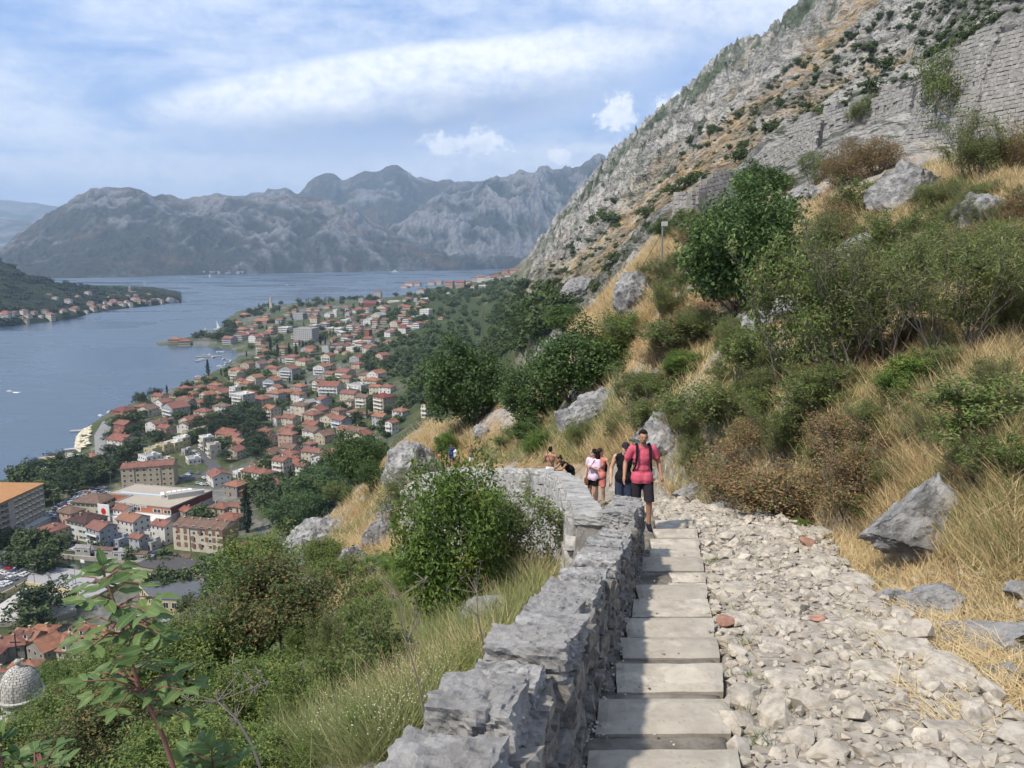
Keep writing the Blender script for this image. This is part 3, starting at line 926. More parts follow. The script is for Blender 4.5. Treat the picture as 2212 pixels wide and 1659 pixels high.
WALLC = {'white': (0.66, 0.645, 0.61), 'cream': (0.58, 0.52, 0.41), 'tan': (0.46, 0.39, 0.28), 'grey': (0.40, 0.41, 0.42), 'blue grey': (0.34, 0.37, 0.42),
   'pink': (0.55, 0.39, 0.31), 'stone': (0.31, 0.285, 0.25), 'yellow': (0.56, 0.48, 0.27), 'brick': (0.30, 0.12, 0.085), 'concrete': (0.44, 0.43, 0.41)}
ROOFC = {'red': (0.27, 0.112, 0.078), 'orange': (0.34, 0.155, 0.092), 'brown': (0.20, 0.12, 0.085), 'maroon': (0.20, 0.055, 0.05), 'dark brown': (0.085, 0.045, 0.038),
   'grey': (0.30, 0.29, 0.28), 'pale': (0.50, 0.48, 0.45), 'dark': (0.06, 0.06, 0.065)}
WALLM, WALLF, ROOFM = {}, {}, {}
for k, c in WALLC.items():
 m, t, b = material('wall_' + k.replace(' ', '_'), c, 0.9, 0.2)
 co = coords(t)
 n = t.noise(co, 0.35, 6, 0.65)
 st = t.new('ShaderNodeMapping'); st.inputs['Scale'].default_value = (1.2, 1.2, 0.12); t.l.new(co, st.inputs[0])
 streak = t.noise(st.outputs[0], 0.8, 5, 0.65)
 col = t.mix(t.ss(n, 0.3, 0.75), c, tuple(x * 0.72 for x in c))
 col = t.mix(t.mul(t.ss(streak, 0.52, 0.75), 0.45), col, tuple(x * 0.45 for x in c))
 col = t.mix(t.mul(obj_rand(t), 0.3), col, tuple(x * 0.6 for x in c))
 t.l.new(col, b.inputs['Base Color'])
 WALLM[k] = m
 m, t, b = material('far_wall_' + k.replace(' ', '_'), c, 0.9, 0.2)
 co = coords(t)
 sp = t.new('ShaderNodeSeparateXYZ'); t.l.new(co, sp.inputs[0])
 def cell(a, per, lo, hi):
  fr = t.m('FRACT', t.m('DIVIDE', a, per))
  return t.mul(t.m('GREATER_THAN', fr, lo), t.m('LESS_THAN', fr, hi))
 hor = t.m('MAXIMUM', cell(t.add(sp.outputs[0], 0.3), 2.9, 0.35, 0.75), t.mul(cell(t.add(sp.outputs[1], 0.6), 2.9, 0.35, 0.75), 1.0))
 win = t.mul(hor, cell(sp.outputs[2], 3.0, 0.32, 0.80))
 col = t.mix(t.noise(co, 0.3, 5), tuple(x * 0.75 for x in c), c)
 col = t.mix(t.mul(win, 0.85), col, (0.05, 0.055, 0.065))
 t.l.new(col, b.inputs['Base Color'])
 WALLF[k] = m
for k, c in ROOFC.items():
 m, t, b = material('roof_' + k.replace(' ', '_'), c, 0.85, 0.25)
 co = coords(t)
 n = t.noise(co, 0.5, 6, 0.7)
 n2 = t.noise(co, 4.0, 3, 0.6)
 col = t.mix(t.ss(n, 0.32, 0.7), tuple(x * 0.62 for x in c), tuple(min(1, x * 1.12) for x in c))
 col = t.mix(t.mul(t.ss(n2, 0.5, 0.7), 0.5), col, tuple(x * 0.55 for x in c))
 col = t.mix(t.mul(obj_rand(t), 0.45), col, tuple((x * 0.5 + 0.06) for x in c))
 t.l.new(col, b.inputs['Base Color'])
 if k not in ('grey', 'pale', 'dark'):
  wv = t.new('ShaderNodeTexWave'); wv.inputs['Scale'].default_value = 1.4; t.l.new(co, wv.inputs[0]); wv.bands_direction = 'X'
  t.l.new(t.bump(t.add(wv.outputs['Fac'], t.mul(n2, 0.8)), 0.7, 0.12), b.inputs['Normal'])
 ROOFM[k] = m
M_glass, t_, b_ = material('window_glass', (0.025, 0.03, 0.036), 0.12, 0.5)
M_white = worn('white_trim', (0.68, 0.67, 0.64), 0.7, 0.2, 1.0)
M_shut = worn('green_shutter', (0.03, 0.10, 0.055), 0.7, 0.3, 2.0)
M_brownf = worn('brown_frame', (0.10, 0.06, 0.04), 0.7, 0.3, 2.0)
M_rail = worn('metal_rail', (0.20, 0.20, 0.20), 0.6, 0.2, 2.0)
M_asph = worn('asphalt', (0.085, 0.085, 0.088), 0.95, 0.35, 0.15)
M_conc = worn('concrete', (0.36, 0.35, 0.33), 0.92, 0.25, 0.25)
M_court = worn('sports_court', (0.30, 0.295, 0.30), 0.92, 0.18, 0.12)
M_quay = worn('quay_stone', (0.36, 0.33, 0.28), 0.92, 0.35, 0.4, 0.05)

def win_mesh(name, frame, shutters=None):
 mb = MB()
 mb.box(-0.5, 0.5, -0.02, 0.05, 0, 1, 0)
 mb.box(-0.42, -0.03, -0.05, 0.02, 0.07, 0.93, 1)
 mb.box(0.03, 0.42, -0.05, 0.02, 0.07, 0.93, 1)
 if shutters:
  mb.box(-0.95, -0.53, -0.07, 0.02, 0.0, 1.0, 2)
  mb.box(0.53, 0.95, -0.07, 0.02, 0.0, 1.0, 2)
 mats = [frame, M_glass] + ([shutters] if shutters else [])
 return mb.mesh(name, mats)

WIN = {'plain': win_mesh('window', M_white), 'green': win_mesh('shuttered_window', M_white, M_shut), 'brown': win_mesh('framed_window', M_brownf)}
mb = MB(); mb.box(-0.5, 0.5, -0.04, 0.04, 0, 1, 0); mb.box(0.28, 0.34, -0.07, -0.03, 0.45, 0.52, 1)
DOOR = mb.mesh('door', [M_brownf, M_rail])

def balcony_mesh(w, dp):
 mb = MB()
 mb.box(-w / 2, w / 2, -dp, 0, -0.18, 0, 0)
 mb.box(-w / 2, w / 2, -dp - 0.03, -dp + 0.05, 0, 0.9, 1)
 mb.box(-w / 2 - 0.03, -w / 2 + 0.05, -dp + 0.06, 0, 0, 0.9, 1)
 mb.box(w / 2 - 0.05, w / 2 + 0.03, -dp + 0.06, 0, 0, 0.9, 1)
 return mb.mesh('balcony', [M_conc, M_white])

BALC = {}
CHIM = MB(); CHIM.box(-0.3, 0.3, -0.3, 0.3, -1.0, 1.3, 0); CHIM.box(-0.42, 0.42, -0.42, 0.42, 1.3, 1.45, 0); CHIM = CHIM.mesh('chimney', [WALLM['tan']])
ORD = ['zeroth', 'first', 'second', 'third', 'fourth', 'fifth', 'sixth', 'seventh', 'eighth', 'ninth', 'tenth', 'eleventh', 'twelfth', 'thirteenth', 'fourteenth', 'fifteenth', 'sixteenth', 'seventeenth', 'eighteenth', 'nineteenth', 'twentieth']
ORD += ['twenty-' + w for w in ORD[1:10]] + ['thirtieth'] + ['thirty-' + w for w in ORD[1:10]] + ['fortieth'] + ['forty-' + w for w in ORD[1:10]] + ['fiftieth'] + ['fifty-' + w for w in ORD[1:10]] + ['sixtieth'] + ['sixty-' + w for w in ORD[1:10]] + ['seventieth'] + ['seventy-' + w for w in ORD[1:10]] + ['eightieth'] + ['eighty-' + w for w in ORD[1:10]] + ['ninetieth'] + ['ninety-' + w for w in ORD[1:10]]
NUMW = ['', 'one', 'two', 'three', 'four', 'five', 'six', 'seven', 'eight']
HOUSES = []      # (object, X, zone, description, category)
FOOT = []        # footprints kept free of trees: (x, y, radius)

def roof_mesh(w, d, kind, pitch, mat, wallmat, ov=0.5):
 """roof over a w x d footprint (x along w), base at z=0"""
 mb = MB()
 a, b_ = w / 2 + ov, d / 2 + ov
 t_ = 0.22
 if kind == 'flat':
  mb.box(-w / 2, w / 2, -d / 2, d / 2, 0.0, 0.12, 0)
  for (x0, x1, y0, y1) in ((-w / 2 - .05, w / 2 + .05, -d / 2 - .05, -d / 2 + .25), (-w / 2 - .05, w / 2 + .05, d / 2 - .25, d / 2 + .05), (-w / 2 - .05, -w / 2 + .25, -d / 2 + .25, d / 2 - .25), (w / 2 - .25, w / 2 + .05, -d / 2 + .25, d / 2 - .25)):
   mb.box(x0, x1, y0, y1, -0.02, 0.55, 1)
  mb.box(w * 0.1, w * 0.1 + 2.2, d * 0.05, d * 0.05 + 2.4, 0.12, 1.7, 1)
  mb.box(-w * 0.3, -w * 0.3 + 0.8, -d * 0.15, -d * 0.15 + 0.8, 0.12, 0.9, 1)
  mb.box(-w * 0.05, -w * 0.05 + 0.6, d * 0.2, d * 0.2 + 0.6, 0.12, 1.1, 1)
  return mb.mesh('roof', [mat, wallmat])
 if kind == 'gable':      # ridge along y
  h = a * pitch
  for z0 in (0,):
   v = [(-a, -b_, 0), (0, -b_, h), (a, -b_, 0), (-a, b_, 0), (0, b_, h), (a, b_, 0)]
   v += [(p[0], p[1], p[2] - t_) for p in v]
   f = [(0, 1, 4, 3), (1, 2, 5, 4), (9, 10, 7, 6), (10, 11, 8, 7), (0, 6, 7, 1), (1, 7, 8, 2), (4, 10, 9, 3), (5, 11, 10, 4), (3, 9, 6, 0), (2, 8, 11, 5)]
   mb.add(v, f, 0)
  mb.box(-0.13, 0.13, -b_, b_, h - 0.05, h + 0.08, 0)
  return mb.mesh('roof', [mat, wallmat])
 if kind == 'gablex':     # ridge along x
  h = b_ * pitch
  v = [(-a, -b_, 0), (-a, 0, h), (-a, b_, 0), (a, -b_, 0), (a, 0, h), (a, b_, 0)]
  v += [(p[0], p[1], p[2] - t_) for p in v]
  f = [(3, 4, 1, 0), (4, 5, 2, 1), (6, 7, 10, 9), (7, 8, 11, 10), (1, 7, 6, 0), (2, 8, 7, 1), (3, 9, 10, 4), (4, 10, 11, 5), (0, 6, 9, 3), (5, 11, 8, 2)]
  mb.add(v, f, 0)
  mb.box(-a, a, -0.13, 0.13, h - 0.05, h + 0.08, 0)
  return mb.mesh('roof', [mat, wallmat])
 # hip
 h = min(a, b_) * pitch
 if a >= b_:
  rr_ = (a - b_)
  top = [(-rr_ - 0.01, 0, h), (rr_ + 0.01, 0, h)]
  v = [(-a, -b_, 0), (a, -b_, 0), (a, b_, 0), (-a, b_, 0)] + top
  f = [(0, 1, 5, 4), (1, 2, 5), (2, 3, 4, 5), (3, 0, 4)]
 else:
  rr_ = (b_ - a)
  top = [(0, -rr_ - 0.01, h), (0, rr_ + 0.01, h)]
  v = [(-a, -b_, 0), (a, -b_, 0), (a, b_, 0), (-a, b_, 0)] + top
  f = [(0, 1, 4), (1, 2, 5, 4), (2, 3, 5), (3, 0, 4, 5)]
 v += [(-a, -b_, -t_), (a, -b_, -t_), (a, b_, -t_), (-a, b_, -t_)]
 f += [(9, 8, 7, 6), (0, 6, 7, 1), (1, 7, 8, 2), (2, 8, 9, 3), (3, 9, 6, 0)]
 mb.add(v, f, 0)
 return mb.mesh('roof', [mat, wallmat])

def wall_mesh(w, d, h, kind, pitch, mat, base=2.5, ov=0.5):
 mb = MB()
 mb.box(-w / 2, w / 2, -d / 2, d / 2, -base, h, 0)
 if kind == 'gable':
  k = (w / 2 + ov) * pitch - 0.24
  mb.add([(-w / 2, -d / 2, h), (w / 2, -d / 2, h), (0, -d / 2, h + k), (-w / 2, d / 2, h), (w / 2, d / 2, h), (0, d / 2, h + k)], [(0, 1, 2), (5, 4, 3), (0, 2, 5, 3), (2, 1, 4, 5)], 0)
 if kind == 'gablex':
  k = (d / 2 + ov) * pitch - 0.24
  mb.add([(-w / 2, -d / 2, h), (-w / 2, d / 2, h), (-w / 2, 0, h + k), (w / 2, -d / 2, h), (w / 2, d / 2, h), (w / 2, 0, h + k)], [(2, 1, 0), (3, 4, 5), (0, 3, 5, 2), (2, 5, 4, 1)], 0)
 return mb.mesh('wall', [mat])

def building(name, pos, yaw, w, d, h, kind, wc, rc, zone, desc=None, cat='house', pitch=0.42, wins='plain', storeys=None, balc=False, detail=True, chim=True, sill=1.0, X=None, whole_label=None):
 root = empty(name, pos, yaw)
 dist = math.hypot(pos[0], pos[1])
 far_ = dist > 1000
 wm = WALLF[wc] if far_ else WALLM[wc]
 ob('wall', wall_mesh(w, d, h, kind, pitch, wm), root)
 rf = ob('roof', roof_mesh(w, d, kind, pitch, ROOFM[rc], WALLM[wc] if rc != 'pale' else M_white), root, (0, 0, h + 0.02))
 if chim and kind != 'flat' and dist < 900:
  ob('chimney', CHIM, rf, (w * random.uniform(-0.25, 0.25), d * random.uniform(-0.2, 0.2), min(w, d) * 0.5 * pitch * 0.7))
 s = storeys or max(1, int(round(h / 3.0)))
 if detail and not far_:
  sp_ = 3.0 if dist < 560 else 3.9
  cy, sy = math.cos(yaw), math.sin(yaw)
  for (nx, ny, L, off) in ((0, -1, w, d / 2), (1, 0, d, w / 2), (-1, 0, d, w / 2)):
   wx, wy = nx * cy - ny * sy, nx * sy + ny * cy
   if wx * (-pos[0]) + wy * (-pos[1]) < 0.12 * dist:
    continue
   nb = max(1, int(round(L / sp_)))
   for fl in range(s):
    zf = h / s * fl
    for bI in range(nb):
     u = (bI + 0.5) / nb * L - L / 2
     if random.random() < 0.12:
      continue
     rz = math.atan2(nx, -ny)
     p_ = (nx * off + (u if ny else 0), ny * off + (u if nx else 0), zf + sill)
     isdoor = fl == 0 and ny == -1 and bI == nb // 2
     o_ = ob('door' if isdoor else 'window', DOOR if isdoor else WIN[wins], root, p_ if not isdoor else (p_[0], p_[1], 0.0), (0, 0, rz), (1.15, 1, 1.35) if not isdoor else (1.1, 1, 2.15))
   if balc and ny == -1 or (balc == 'all'):
    key = (round(L * 0.8, 1))
    if key not in BALC:
     BALC[key] = balcony_mesh(L * 0.8, 1.1)
    for fl in range(1, s):
     ob('balcony', BALC[key], root, (nx * off, ny * off, h / s * fl), (0, 0, math.atan2(nx, -ny)))
 FOOT.append((pos[0], pos[1], 0.5 * math.hypot(w, d) * 0.85))
 X_ = X if X is not None else proj(pos)[0]
 roofw = {'flat': 'flat', 'gable': 'gabled', 'gablex': 'gabled', 'hip': 'hipped'}[kind]
 HOUSES.append((root, X_, zone, desc or f"{wc} {NUMW[min(s, 8)]}-storey {cat} with {rc} {roofw} roof", cat, whole_label))
 return root

def put_house(c, x, y, wpx, s, kind='gable', wc='white', rc='red', yaw=-28, asp=0.85, zone='', k=1.0, **kw):
 X, Y = c(x, y)
 b0 = hit(X, Y, 170)
 if b0 is None:
  return None
 sc_ = {cA: 5.76, cB: 5.76, cC: 5.76, cD: 4.032, cE: 2.9866}[c]
 W = wpx / sc_ * b0.y / FOC / 1.0
 ya = R(yaw + random.uniform(-5, 5))
 w = W / (abs(math.cos(ya)) + asp * abs(math.sin(ya)))
 w = min(max(w, 4.5), 60)
 d = w * asp
 dep = 0.5 * (w * abs(math.sin(ya)) + d * abs(math.cos(ya)))
 dirv = Vector((b0.x, b0.y, 0)).normalized()
 p = b0 + dirv * dep
 corners = [z_at(p.x + (sx * w / 2) * math.cos(ya) - (sy * d / 2) * math.sin(ya), p.y + (sx * w / 2) * math.sin(ya) + (sy * d / 2) * math.cos(ya)) for sx in (-1, 1) for sy in (-1, 1)]
 p.z = max(min(corners) + 0.1, 0.6, b0.z - 1.0)
 h = s * 2.95 + 0.3
 nm = kw.pop('name', 'apartment_block' if s >= 4 or wpx / sc_ > 45 else 'house')
 cat = 'apartment block' if nm == 'apartment_block' else 'house'
 return building(nm, p, ya, w, d, h, kind, wc, rc, zone, cat=cat, storeys=s, X=X, **kw)

G, GX_, HP, FL = 'gable', 'gablex', 'hip', 'flat'
ZC, ZB, ZA, ZF, ZM, ZS = 'by the walled road', 'behind the shopping centre', 'along the river', 'in the far settlement', 'below the wooded headland', 'near the beach'
for a in [  # around the walled road
 (840, 400, 190, 3, G, 'white', 'orange', -15), (925, 250, 170, 3, G, 'cream', 'red', -20), (490, 270, 190, 3, HP, 'tan', 'red', -25), (630, 290, 220, 2, HP, 'cream', 'red', -30),
 (450, 470, 240, 4, G, 'grey', 'red', -18), (235, 590, 230, 3, G, 'blue grey', 'orange', -18), (50, 530, 110, 3, HP, 'cream', 'orange', -25), (265, 645, 190, 2, G, 'white', 'orange', -15),
 (220, 345, 160, 1, HP, 'yellow', 'orange', -20), (85, 330, 210, 2, G, 'grey', 'brown', -35), (390, 705, 190, 2, G, 'yellow', 'orange', -60), (560, 690, 150, 2, GX_, 'tan', 'orange', -20),
 (800, 600, 150, 3, G, 'cream', 'red', -40), (960, 650, 300, 3, GX_, 'white', 'red', -10), (1310, 645, 300, 3, FL, 'white', 'grey', -28), (1140, 470, 260, 3, GX_, 'tan', 'red', -30),
 (1290, 325, 140, 2, HP, 'pink', 'red', -20), (1285, 240, 190, 2, G, 'grey', 'red', -30), (560, 725, 200, 2, HP, 'white', 'red', -30), (565, 770, 140, 1, FL, 'white', 'pale', -30),
 (690, 785, 180, 1, G, 'tan', 'grey', -40), (880, 835, 210, 3, GX_, 'grey', 'red', -55), (1065, 925, 210, 2, HP, 'pink', 'brown', -40), (1095, 785, 90, 1, HP, 'pink', 'red', -20),
 (1205, 805, 150, 2, HP, 'cream', 'brown', -30), (1370, 805, 220, 3, GX_, 'cream', 'brown', -25), (1625, 860, 290, 4, HP, 'tan', 'maroon', -40), (1260, 955, 210, 2, HP, 'white', 'red', -35),
 (1420, 930, 150, 1, GX_, 'white', 'red', -20), (1585, 1015, 240, 2, GX_, 'grey', 'orange', -35), (1830, 945, 220, 2, HP, 'white', 'orange', -35), (1720, 1150, 170, 3, G, 'white', 'red', -40),
 (2150, 940, 140, 3, G, 'cream', 'red', -30), (230, 965, 240, 3, GX_, 'cream', 'orange', -35), (285, 1035, 115, 2, G, 'white', 'red', -35), (465, 1035, 240, 2, GX_, 'cream', 'red', -30),
 (480, 1155, 170, 2, GX_, 'pink', 'red', -40), (1095, 1155, 260, 4, GX_, 'blue grey', 'red', -40), (745, 1195, 290, 2, GX_, 'white', 'brown', -35), (710, 1365, 190, 2, HP, 'stone', 'red', -35),
 (190, 1295, 230, 2, GX_, 'cream', 'red', -28), (140, 1160, 220, 1, HP, 'cream', 'red', -28), (60, 1085, 150, 1, GX_, 'cream', 'red', -28), (1120, 1315, 170, 1, GX_, 'stone', 'red', -15),
 (680, 135, 200, 2, G, 'grey', 'red', -25), (340, 105, 190, 1, HP, 'concrete', 'red', -25), (75, 240, 140, 2, G, 'white', 'red', -30), (110, 155, 160, 2, G, 'cream', 'orange', -25),
 (235, 255, 120, 1, HP, 'cream', 'red', -25), (1110, 105, 190, 2, G, 'grey', 'red', -30), (1235, 120, 170, 2, FL, 'white', 'pale', -30), (1490, 95, 110, 2, HP, 'yellow', 'orange', -20),
 (1330, 55, 150, 2, HP, 'white', 'orange', -25), (1050, 130, 120, 1, G, 'cream', 'red', -30), (1150, 150, 110, 1, G, 'tan', 'orange', -30), (650, 210, 80, 1, G, 'white', 'red', -30)]:
 put_house(cC, *a, zone=ZC, balc=(a[3] >= 3))
for a in [  # behind and beside the shopping centre
 (1940, 760, 250, 4, GX_, 'cream', 'red', -30), (2190, 770, 170, 3, GX_, 'white', 'red', -25), (1650, 640, 250, 1, HP, 'white', 'brown', -30), (1150, 850, 350, 2, GX_, 'white', 'red', -50),
 (1385, 735, 130, 1, FL, 'white', 'pale', -30), (1360, 975, 300, 2, HP, 'stone', 'orange', -20), (1430, 975, 150, 1, HP, 'brick', 'orange', -20), (1860, 935, 280, 2, HP, 'cream', 'red', -20),
 (1180, 1190, 300, 1, HP, 'tan', 'red', -15), (1380, 1170, 200, 1, GX_, 'cream', 'red', -15), (1300, 1410, 350, 2, HP, 'cream', 'red', -20), (770, 1305, 230, 2, GX_, 'stone', 'red', -38),
 (1390, 1655, 250, 1, HP, 'yellow', 'red', -15), (1870, 1355, 110, 1, G, 'stone', 'orange', -40), (2120, 1355, 200, 1, FL, 'white', 'grey', -20),
 (330, 490, 215, 2, FL, 'yellow', 'grey', -25), (470, 440, 200, 2, FL, 'yellow', 'grey', -25), (590, 410, 210, 2, FL, 'yellow', 'pale', -25), (690, 350, 200, 2, FL, 'yellow', 'pale', -25), (790, 275, 190, 2, FL, 'tan', 'grey', -25), (925, 235, 180, 2, FL, 'tan', 'grey', -25),
 (300, 650, 300, 3, FL, 'white', 'grey', -35), (480, 640, 250, 2, FL, 'cream', 'grey', -35), (1000, 400, 210, 3, FL, 'cream', 'pale', -50), (1090, 500, 210, 3, FL, 'cream', 'grey', -50), (830, 570, 230, 1, FL, 'white', 'grey', -55), (735, 450, 110, 1, FL, 'concrete', 'grey', -35)]:
 put_house(cB, *a, zone=ZB, wins='plain', balc=(a[3] >= 3))
for a in [  # along the river
 (690, 920, 375, 2, HP, 'yellow', 'red', -32), (1110, 890, 480, 3, HP, 'white', 'dark brown', -25), (900, 690, 330, 2, HP, 'pink', 'brown', -25), (1200, 555, 480, 2, HP, 'cream', 'brown', -15),
 (1290, 985, 385, 3, GX_, 'blue grey', 'red', -25), (1680, 875, 400, 3, GX_, 'white', 'orange', -28), (1560, 650, 260, 2, GX_, 'white', 'red', -25), (1740, 1015, 230, 2, GX_, 'grey', 'red', -28),
 (1490, 965, 300, 1, FL, 'blue grey', 'grey', -25), (1890, 1000, 230, 1, FL, 'concrete', 'grey', -25), (2060, 935, 300, 3, GX_, 'white', 'red', -28), (1870, 870, 130, 1, FL, 'white', 'grey', -25)]:
 put_house(cA, *a, zone=ZA, wins='green' if a[5] in ('cream', 'white') and a[3] >= 2 and a[0] < 1250 else 'plain', balc=(a[3] >= 3 and a[5] != 'white'))
for a in [  # far part of the town
 (860, 385, 66, 6, HP, 'white', 'red', -10), (1485, 303, 80, 5, GX_, 'pink', 'red', -10), (1580, 303, 86, 5, GX_, 'pink', 'red', -10), (1100, 312, 80, 2, HP, 'cream', 'orange', -20), (1140, 292, 90, 3, GX_, 'white', 'red', -15),
 (1200, 292, 80, 3, GX_, 'cream', 'red', -15), (1235, 347, 80, 3, G, 'white', 'red', -15), (1330, 282, 70, 3, GX_, 'cream', 'red', -15), (1385, 277, 80, 3, GX_, 'cream', 'orange', -15), (1700, 247, 70, 3, G, 'white', 'red', -10),
 (1770, 237, 90, 3, GX_, 'white', 'red', -10), (1830, 232, 80, 3, G, 'white', 'orange', -10), (1880, 237, 80, 3, GX_, 'white', 'red', -10), (1925, 232, 70, 3, HP, 'white', 'red', -10), (1700, 302, 70, 2, HP, 'white', 'red', -10),
 (1775, 312, 80, 3, FL, 'white', 'pale', -10), (1985, 202, 90, 2, HP, 'white', 'red', -10), (1970, 172, 70, 3, HP, 'pink', 'red', -10), (2050, 172, 90, 3, GX_, 'pink', 'red', -10), (2000, 267, 120, 1, FL, 'stone', 'grey', -5),
 (1490, 347, 70, 1, G, 'white', 'pale', -15), (1120, 417, 90, 2, HP, 'white', 'red', -15), (1275, 412, 90, 2, FL, 'white', 'pale', -10), (1000, 422, 110, 1, FL, 'cream', 'pale', -10), (1650, 260, 60, 2, HP, 'cream', 'red', -10), (1740, 215, 60, 2, HP, 'white', 'orange', -10), (1890, 205, 60, 2, HP, 'cream', 'red', -10)]:
 put_house(cD, *a, zone=ZF, detail=False)
for a in [  # middle of the town
 (800, 455, 130, 2, GX_, 'brick', 'maroon', -5), (910, 492, 130, 2, G, 'cream', 'brown', -25), (700, 502, 95, 2, HP, 'cream', 'red', -15), (585, 492, 80, 2, HP, 'white', 'red', -20), (425, 477, 70, 2, HP, 'pink', 'red', -20),
 (340, 502, 60, 2, HP, 'cream', 'red', -20), (265, 502, 60, 2, G, 'cream', 'orange', -20), (140, 522, 60, 3, HP, 'pink', 'red', -20), (180, 575, 110, 4, FL, 'grey', 'grey', -15), (80, 542, 70, 2, HP, 'cream', 'red', -20), (320, 550, 65, 3, HP, 'white', 'red', -20),
 (440, 552, 95, 2, G, 'white', 'grey', -30), (492, 547, 42, 4, FL, 'white', 'pale', -15), (605, 535, 60, 1, FL, 'white', 'pale', -10), (680, 512, 80, 2, HP, 'white', 'red', -20), (735, 545, 95, 1, HP, 'tan', 'red', -20), (870, 562, 140, 2, G, 'cream', 'grey', -30),
 (940, 587, 70, 1, HP, 'pink', 'red', -20), (1210, 492, 62, 2, HP, 'yellow', 'orange', -10), (1280, 547, 112, 4, FL, 'white', 'pale', -25), (1080, 482, 90, 2, HP, 'concrete', 'red', -20), (1195, 557, 90, 1, FL, 'concrete', 'grey', -20), (1090, 520, 70, 2, HP, 'cream', 'brown', -20),
 (1410, 572, 52, 1, HP, 'cream', 'orange', -20), (1290, 602, 62, 1, HP, 'tan', 'orange', -20), (312, 602, 80, 3, HP, 'cream', 'red', -20), (305, 655, 80, 2, FL, 'concrete', 'pale', -20), (515, 632, 80, 2, HP, 'pink', 'red', -20), (450, 612, 75, 2, G, 'tan', 'red', -25),
 (575, 607, 80, 2, FL, 'white', 'pale', -20), (620, 590, 80, 2, G, 'white', 'red', -25), (780, 622, 95, 3, G, 'white', 'pale', -25), (835, 642, 60, 1, HP, 'cream', 'grey', -25), (1015, 645, 105, 3, G, 'cream', 'red', -30), (1115, 622, 90, 3, G, 'white', 'orange', -30),
 (1070, 655, 80, 2, HP, 'cream', 'red', -30), (1205, 655, 95, 3, G, 'white', 'red', -30), (1250, 642, 70, 2, HP, 'tan', 'brown', -30), (1000, 690, 90, 2, G, 'cream', 'red', -30), (1090, 695, 110, 3, HP, 'white', 'maroon', -30), (960, 702, 60, 2, G, 'white', 'grey', -30),
 (630, 672, 92, 3, G, 'white', 'orange', -25), (520, 682, 80, 2, FL, 'white', 'pale', -25), (545, 717, 80, 2, HP, 'white', 'pale', -25), (670, 735, 85, 3, HP, 'tan', 'red', -25), (775, 715, 70, 3, HP, 'brick', 'red', -25), (780, 775, 95, 2, GX_, 'white', 'red', -25),
 (960, 785, 110, 1, HP, 'cream', 'orange', -20), (1112, 728, 60, 1, HP, 'tan', 'orange', -20), (240, 775, 200, 7, FL, 'concrete', 'grey', -15), (55, 690, 110, 3, FL, 'white', 'pale', -10), (400, 660, 80, 3, HP, 'concrete', 'grey', -20), (450, 680, 80, 2, FL, 'tan', 'pale', -20), (170, 800, 90, 2, HP, 'white', 'red', -20),
 (40, 845, 90, 2, HP, 'cream', 'red', -20), (690, 800, 100, 2, FL, 'white', 'pale', -25), (480, 770, 70, 2, HP, 'tan', 'red', -20), (610, 770, 80, 1, HP, 'brick', 'red', -20)]:
 put_house(cD, *a, zone=ZM)
for a in [  # waterfront and beach
 (1135, 658, 85, 2, HP, 'tan', 'orange', 10), (1195, 680, 85, 2, HP, 'tan', 'red', 10), (1485, 668, 95, 3, GX_, 'grey', 'red', -25), (1560, 645, 100, 3, G, 'concrete', 'red', -30), (1610, 612, 80, 2, G, 'white', 'red', -30), (1650, 655, 90, 3, G, 'white', 'red', -30), (1700, 640, 90, 3, G, 'pink', 'red', -30),
 (1565, 590, 90, 2, HP, 'tan', 'orange', -20), (1700, 535, 110, 2, GX_, 'pink', 'orange', -10), (1580, 490, 70, 2, HP, 'brick', 'orange', -20), (1720, 492, 45, 2, HP, 'cream', 'red', -20), (1530, 545, 70, 2, HP, 'tan', 'orange', -20), (1630, 575, 60, 2, HP, 'white', 'red', -20),
 (1575, 1105, 150, 5, FL, 'concrete', 'pale', -30), (1520, 1030, 70, 4, FL, 'white', 'grey', -30), (1140, 1150, 190, 3, G, 'grey', 'red', -35), (1420, 1115, 90, 2, HP, 'tan', 'orange', -30), (1415, 1060, 75, 2, HP, 'tan', 'red', -30), (1395, 970, 95, 2, HP, 'cream', 'orange', -20), (1300, 965, 90, 1, HP, 'tan', 'red', -20),
 (1240, 1010, 100, 1, HP, 'tan', 'red', -20), (1200, 970, 110, 1, HP, 'brick', 'red', -25), (1160, 1015, 120, 1, HP, 'tan', 'brown', -25), (1035, 1045, 100, 2, GX_, 'cream', 'red', -25), (930, 1095, 115, 1, HP, 'brick', 'red', -25), (800, 1115, 150, 1, HP, 'brick', 'maroon', -25),
 (795, 1185, 140, 2, HP, 'tan', 'red', -25), (810, 1235, 130, 2, GX_, 'brick', 'red', -25), (780, 1265, 100, 1, GX_, 'brick', 'red', -25), (800, 1370, 190, 3, GX_, 'cream', 'red', -25), (600, 1455, 115, 2, HP, 'tan', 'orange', -20), (1440, 1165, 100, 1, GX_, 'white', 'red', -25), (1580, 1185, 110, 1, FL, 'white', 'pale', -30),
 (1530, 905, 85, 3, FL, 'tan', 'grey', -30), (1560, 940, 90, 2, HP, 'cream', 'red', -30), (1650, 940, 110, 3, G, 'cream', 'orange', -25), (1340, 905, 70, 1, HP, 'tan', 'red', -25), (1290, 905, 70, 1, HP, 'tan', 'red', -25), (1070, 1180, 90, 1, HP, 'tan', 'orange', -25)]:
 put_house(cE, *a, zone=ZS, balc=(a[3] >= 3), detail=True)

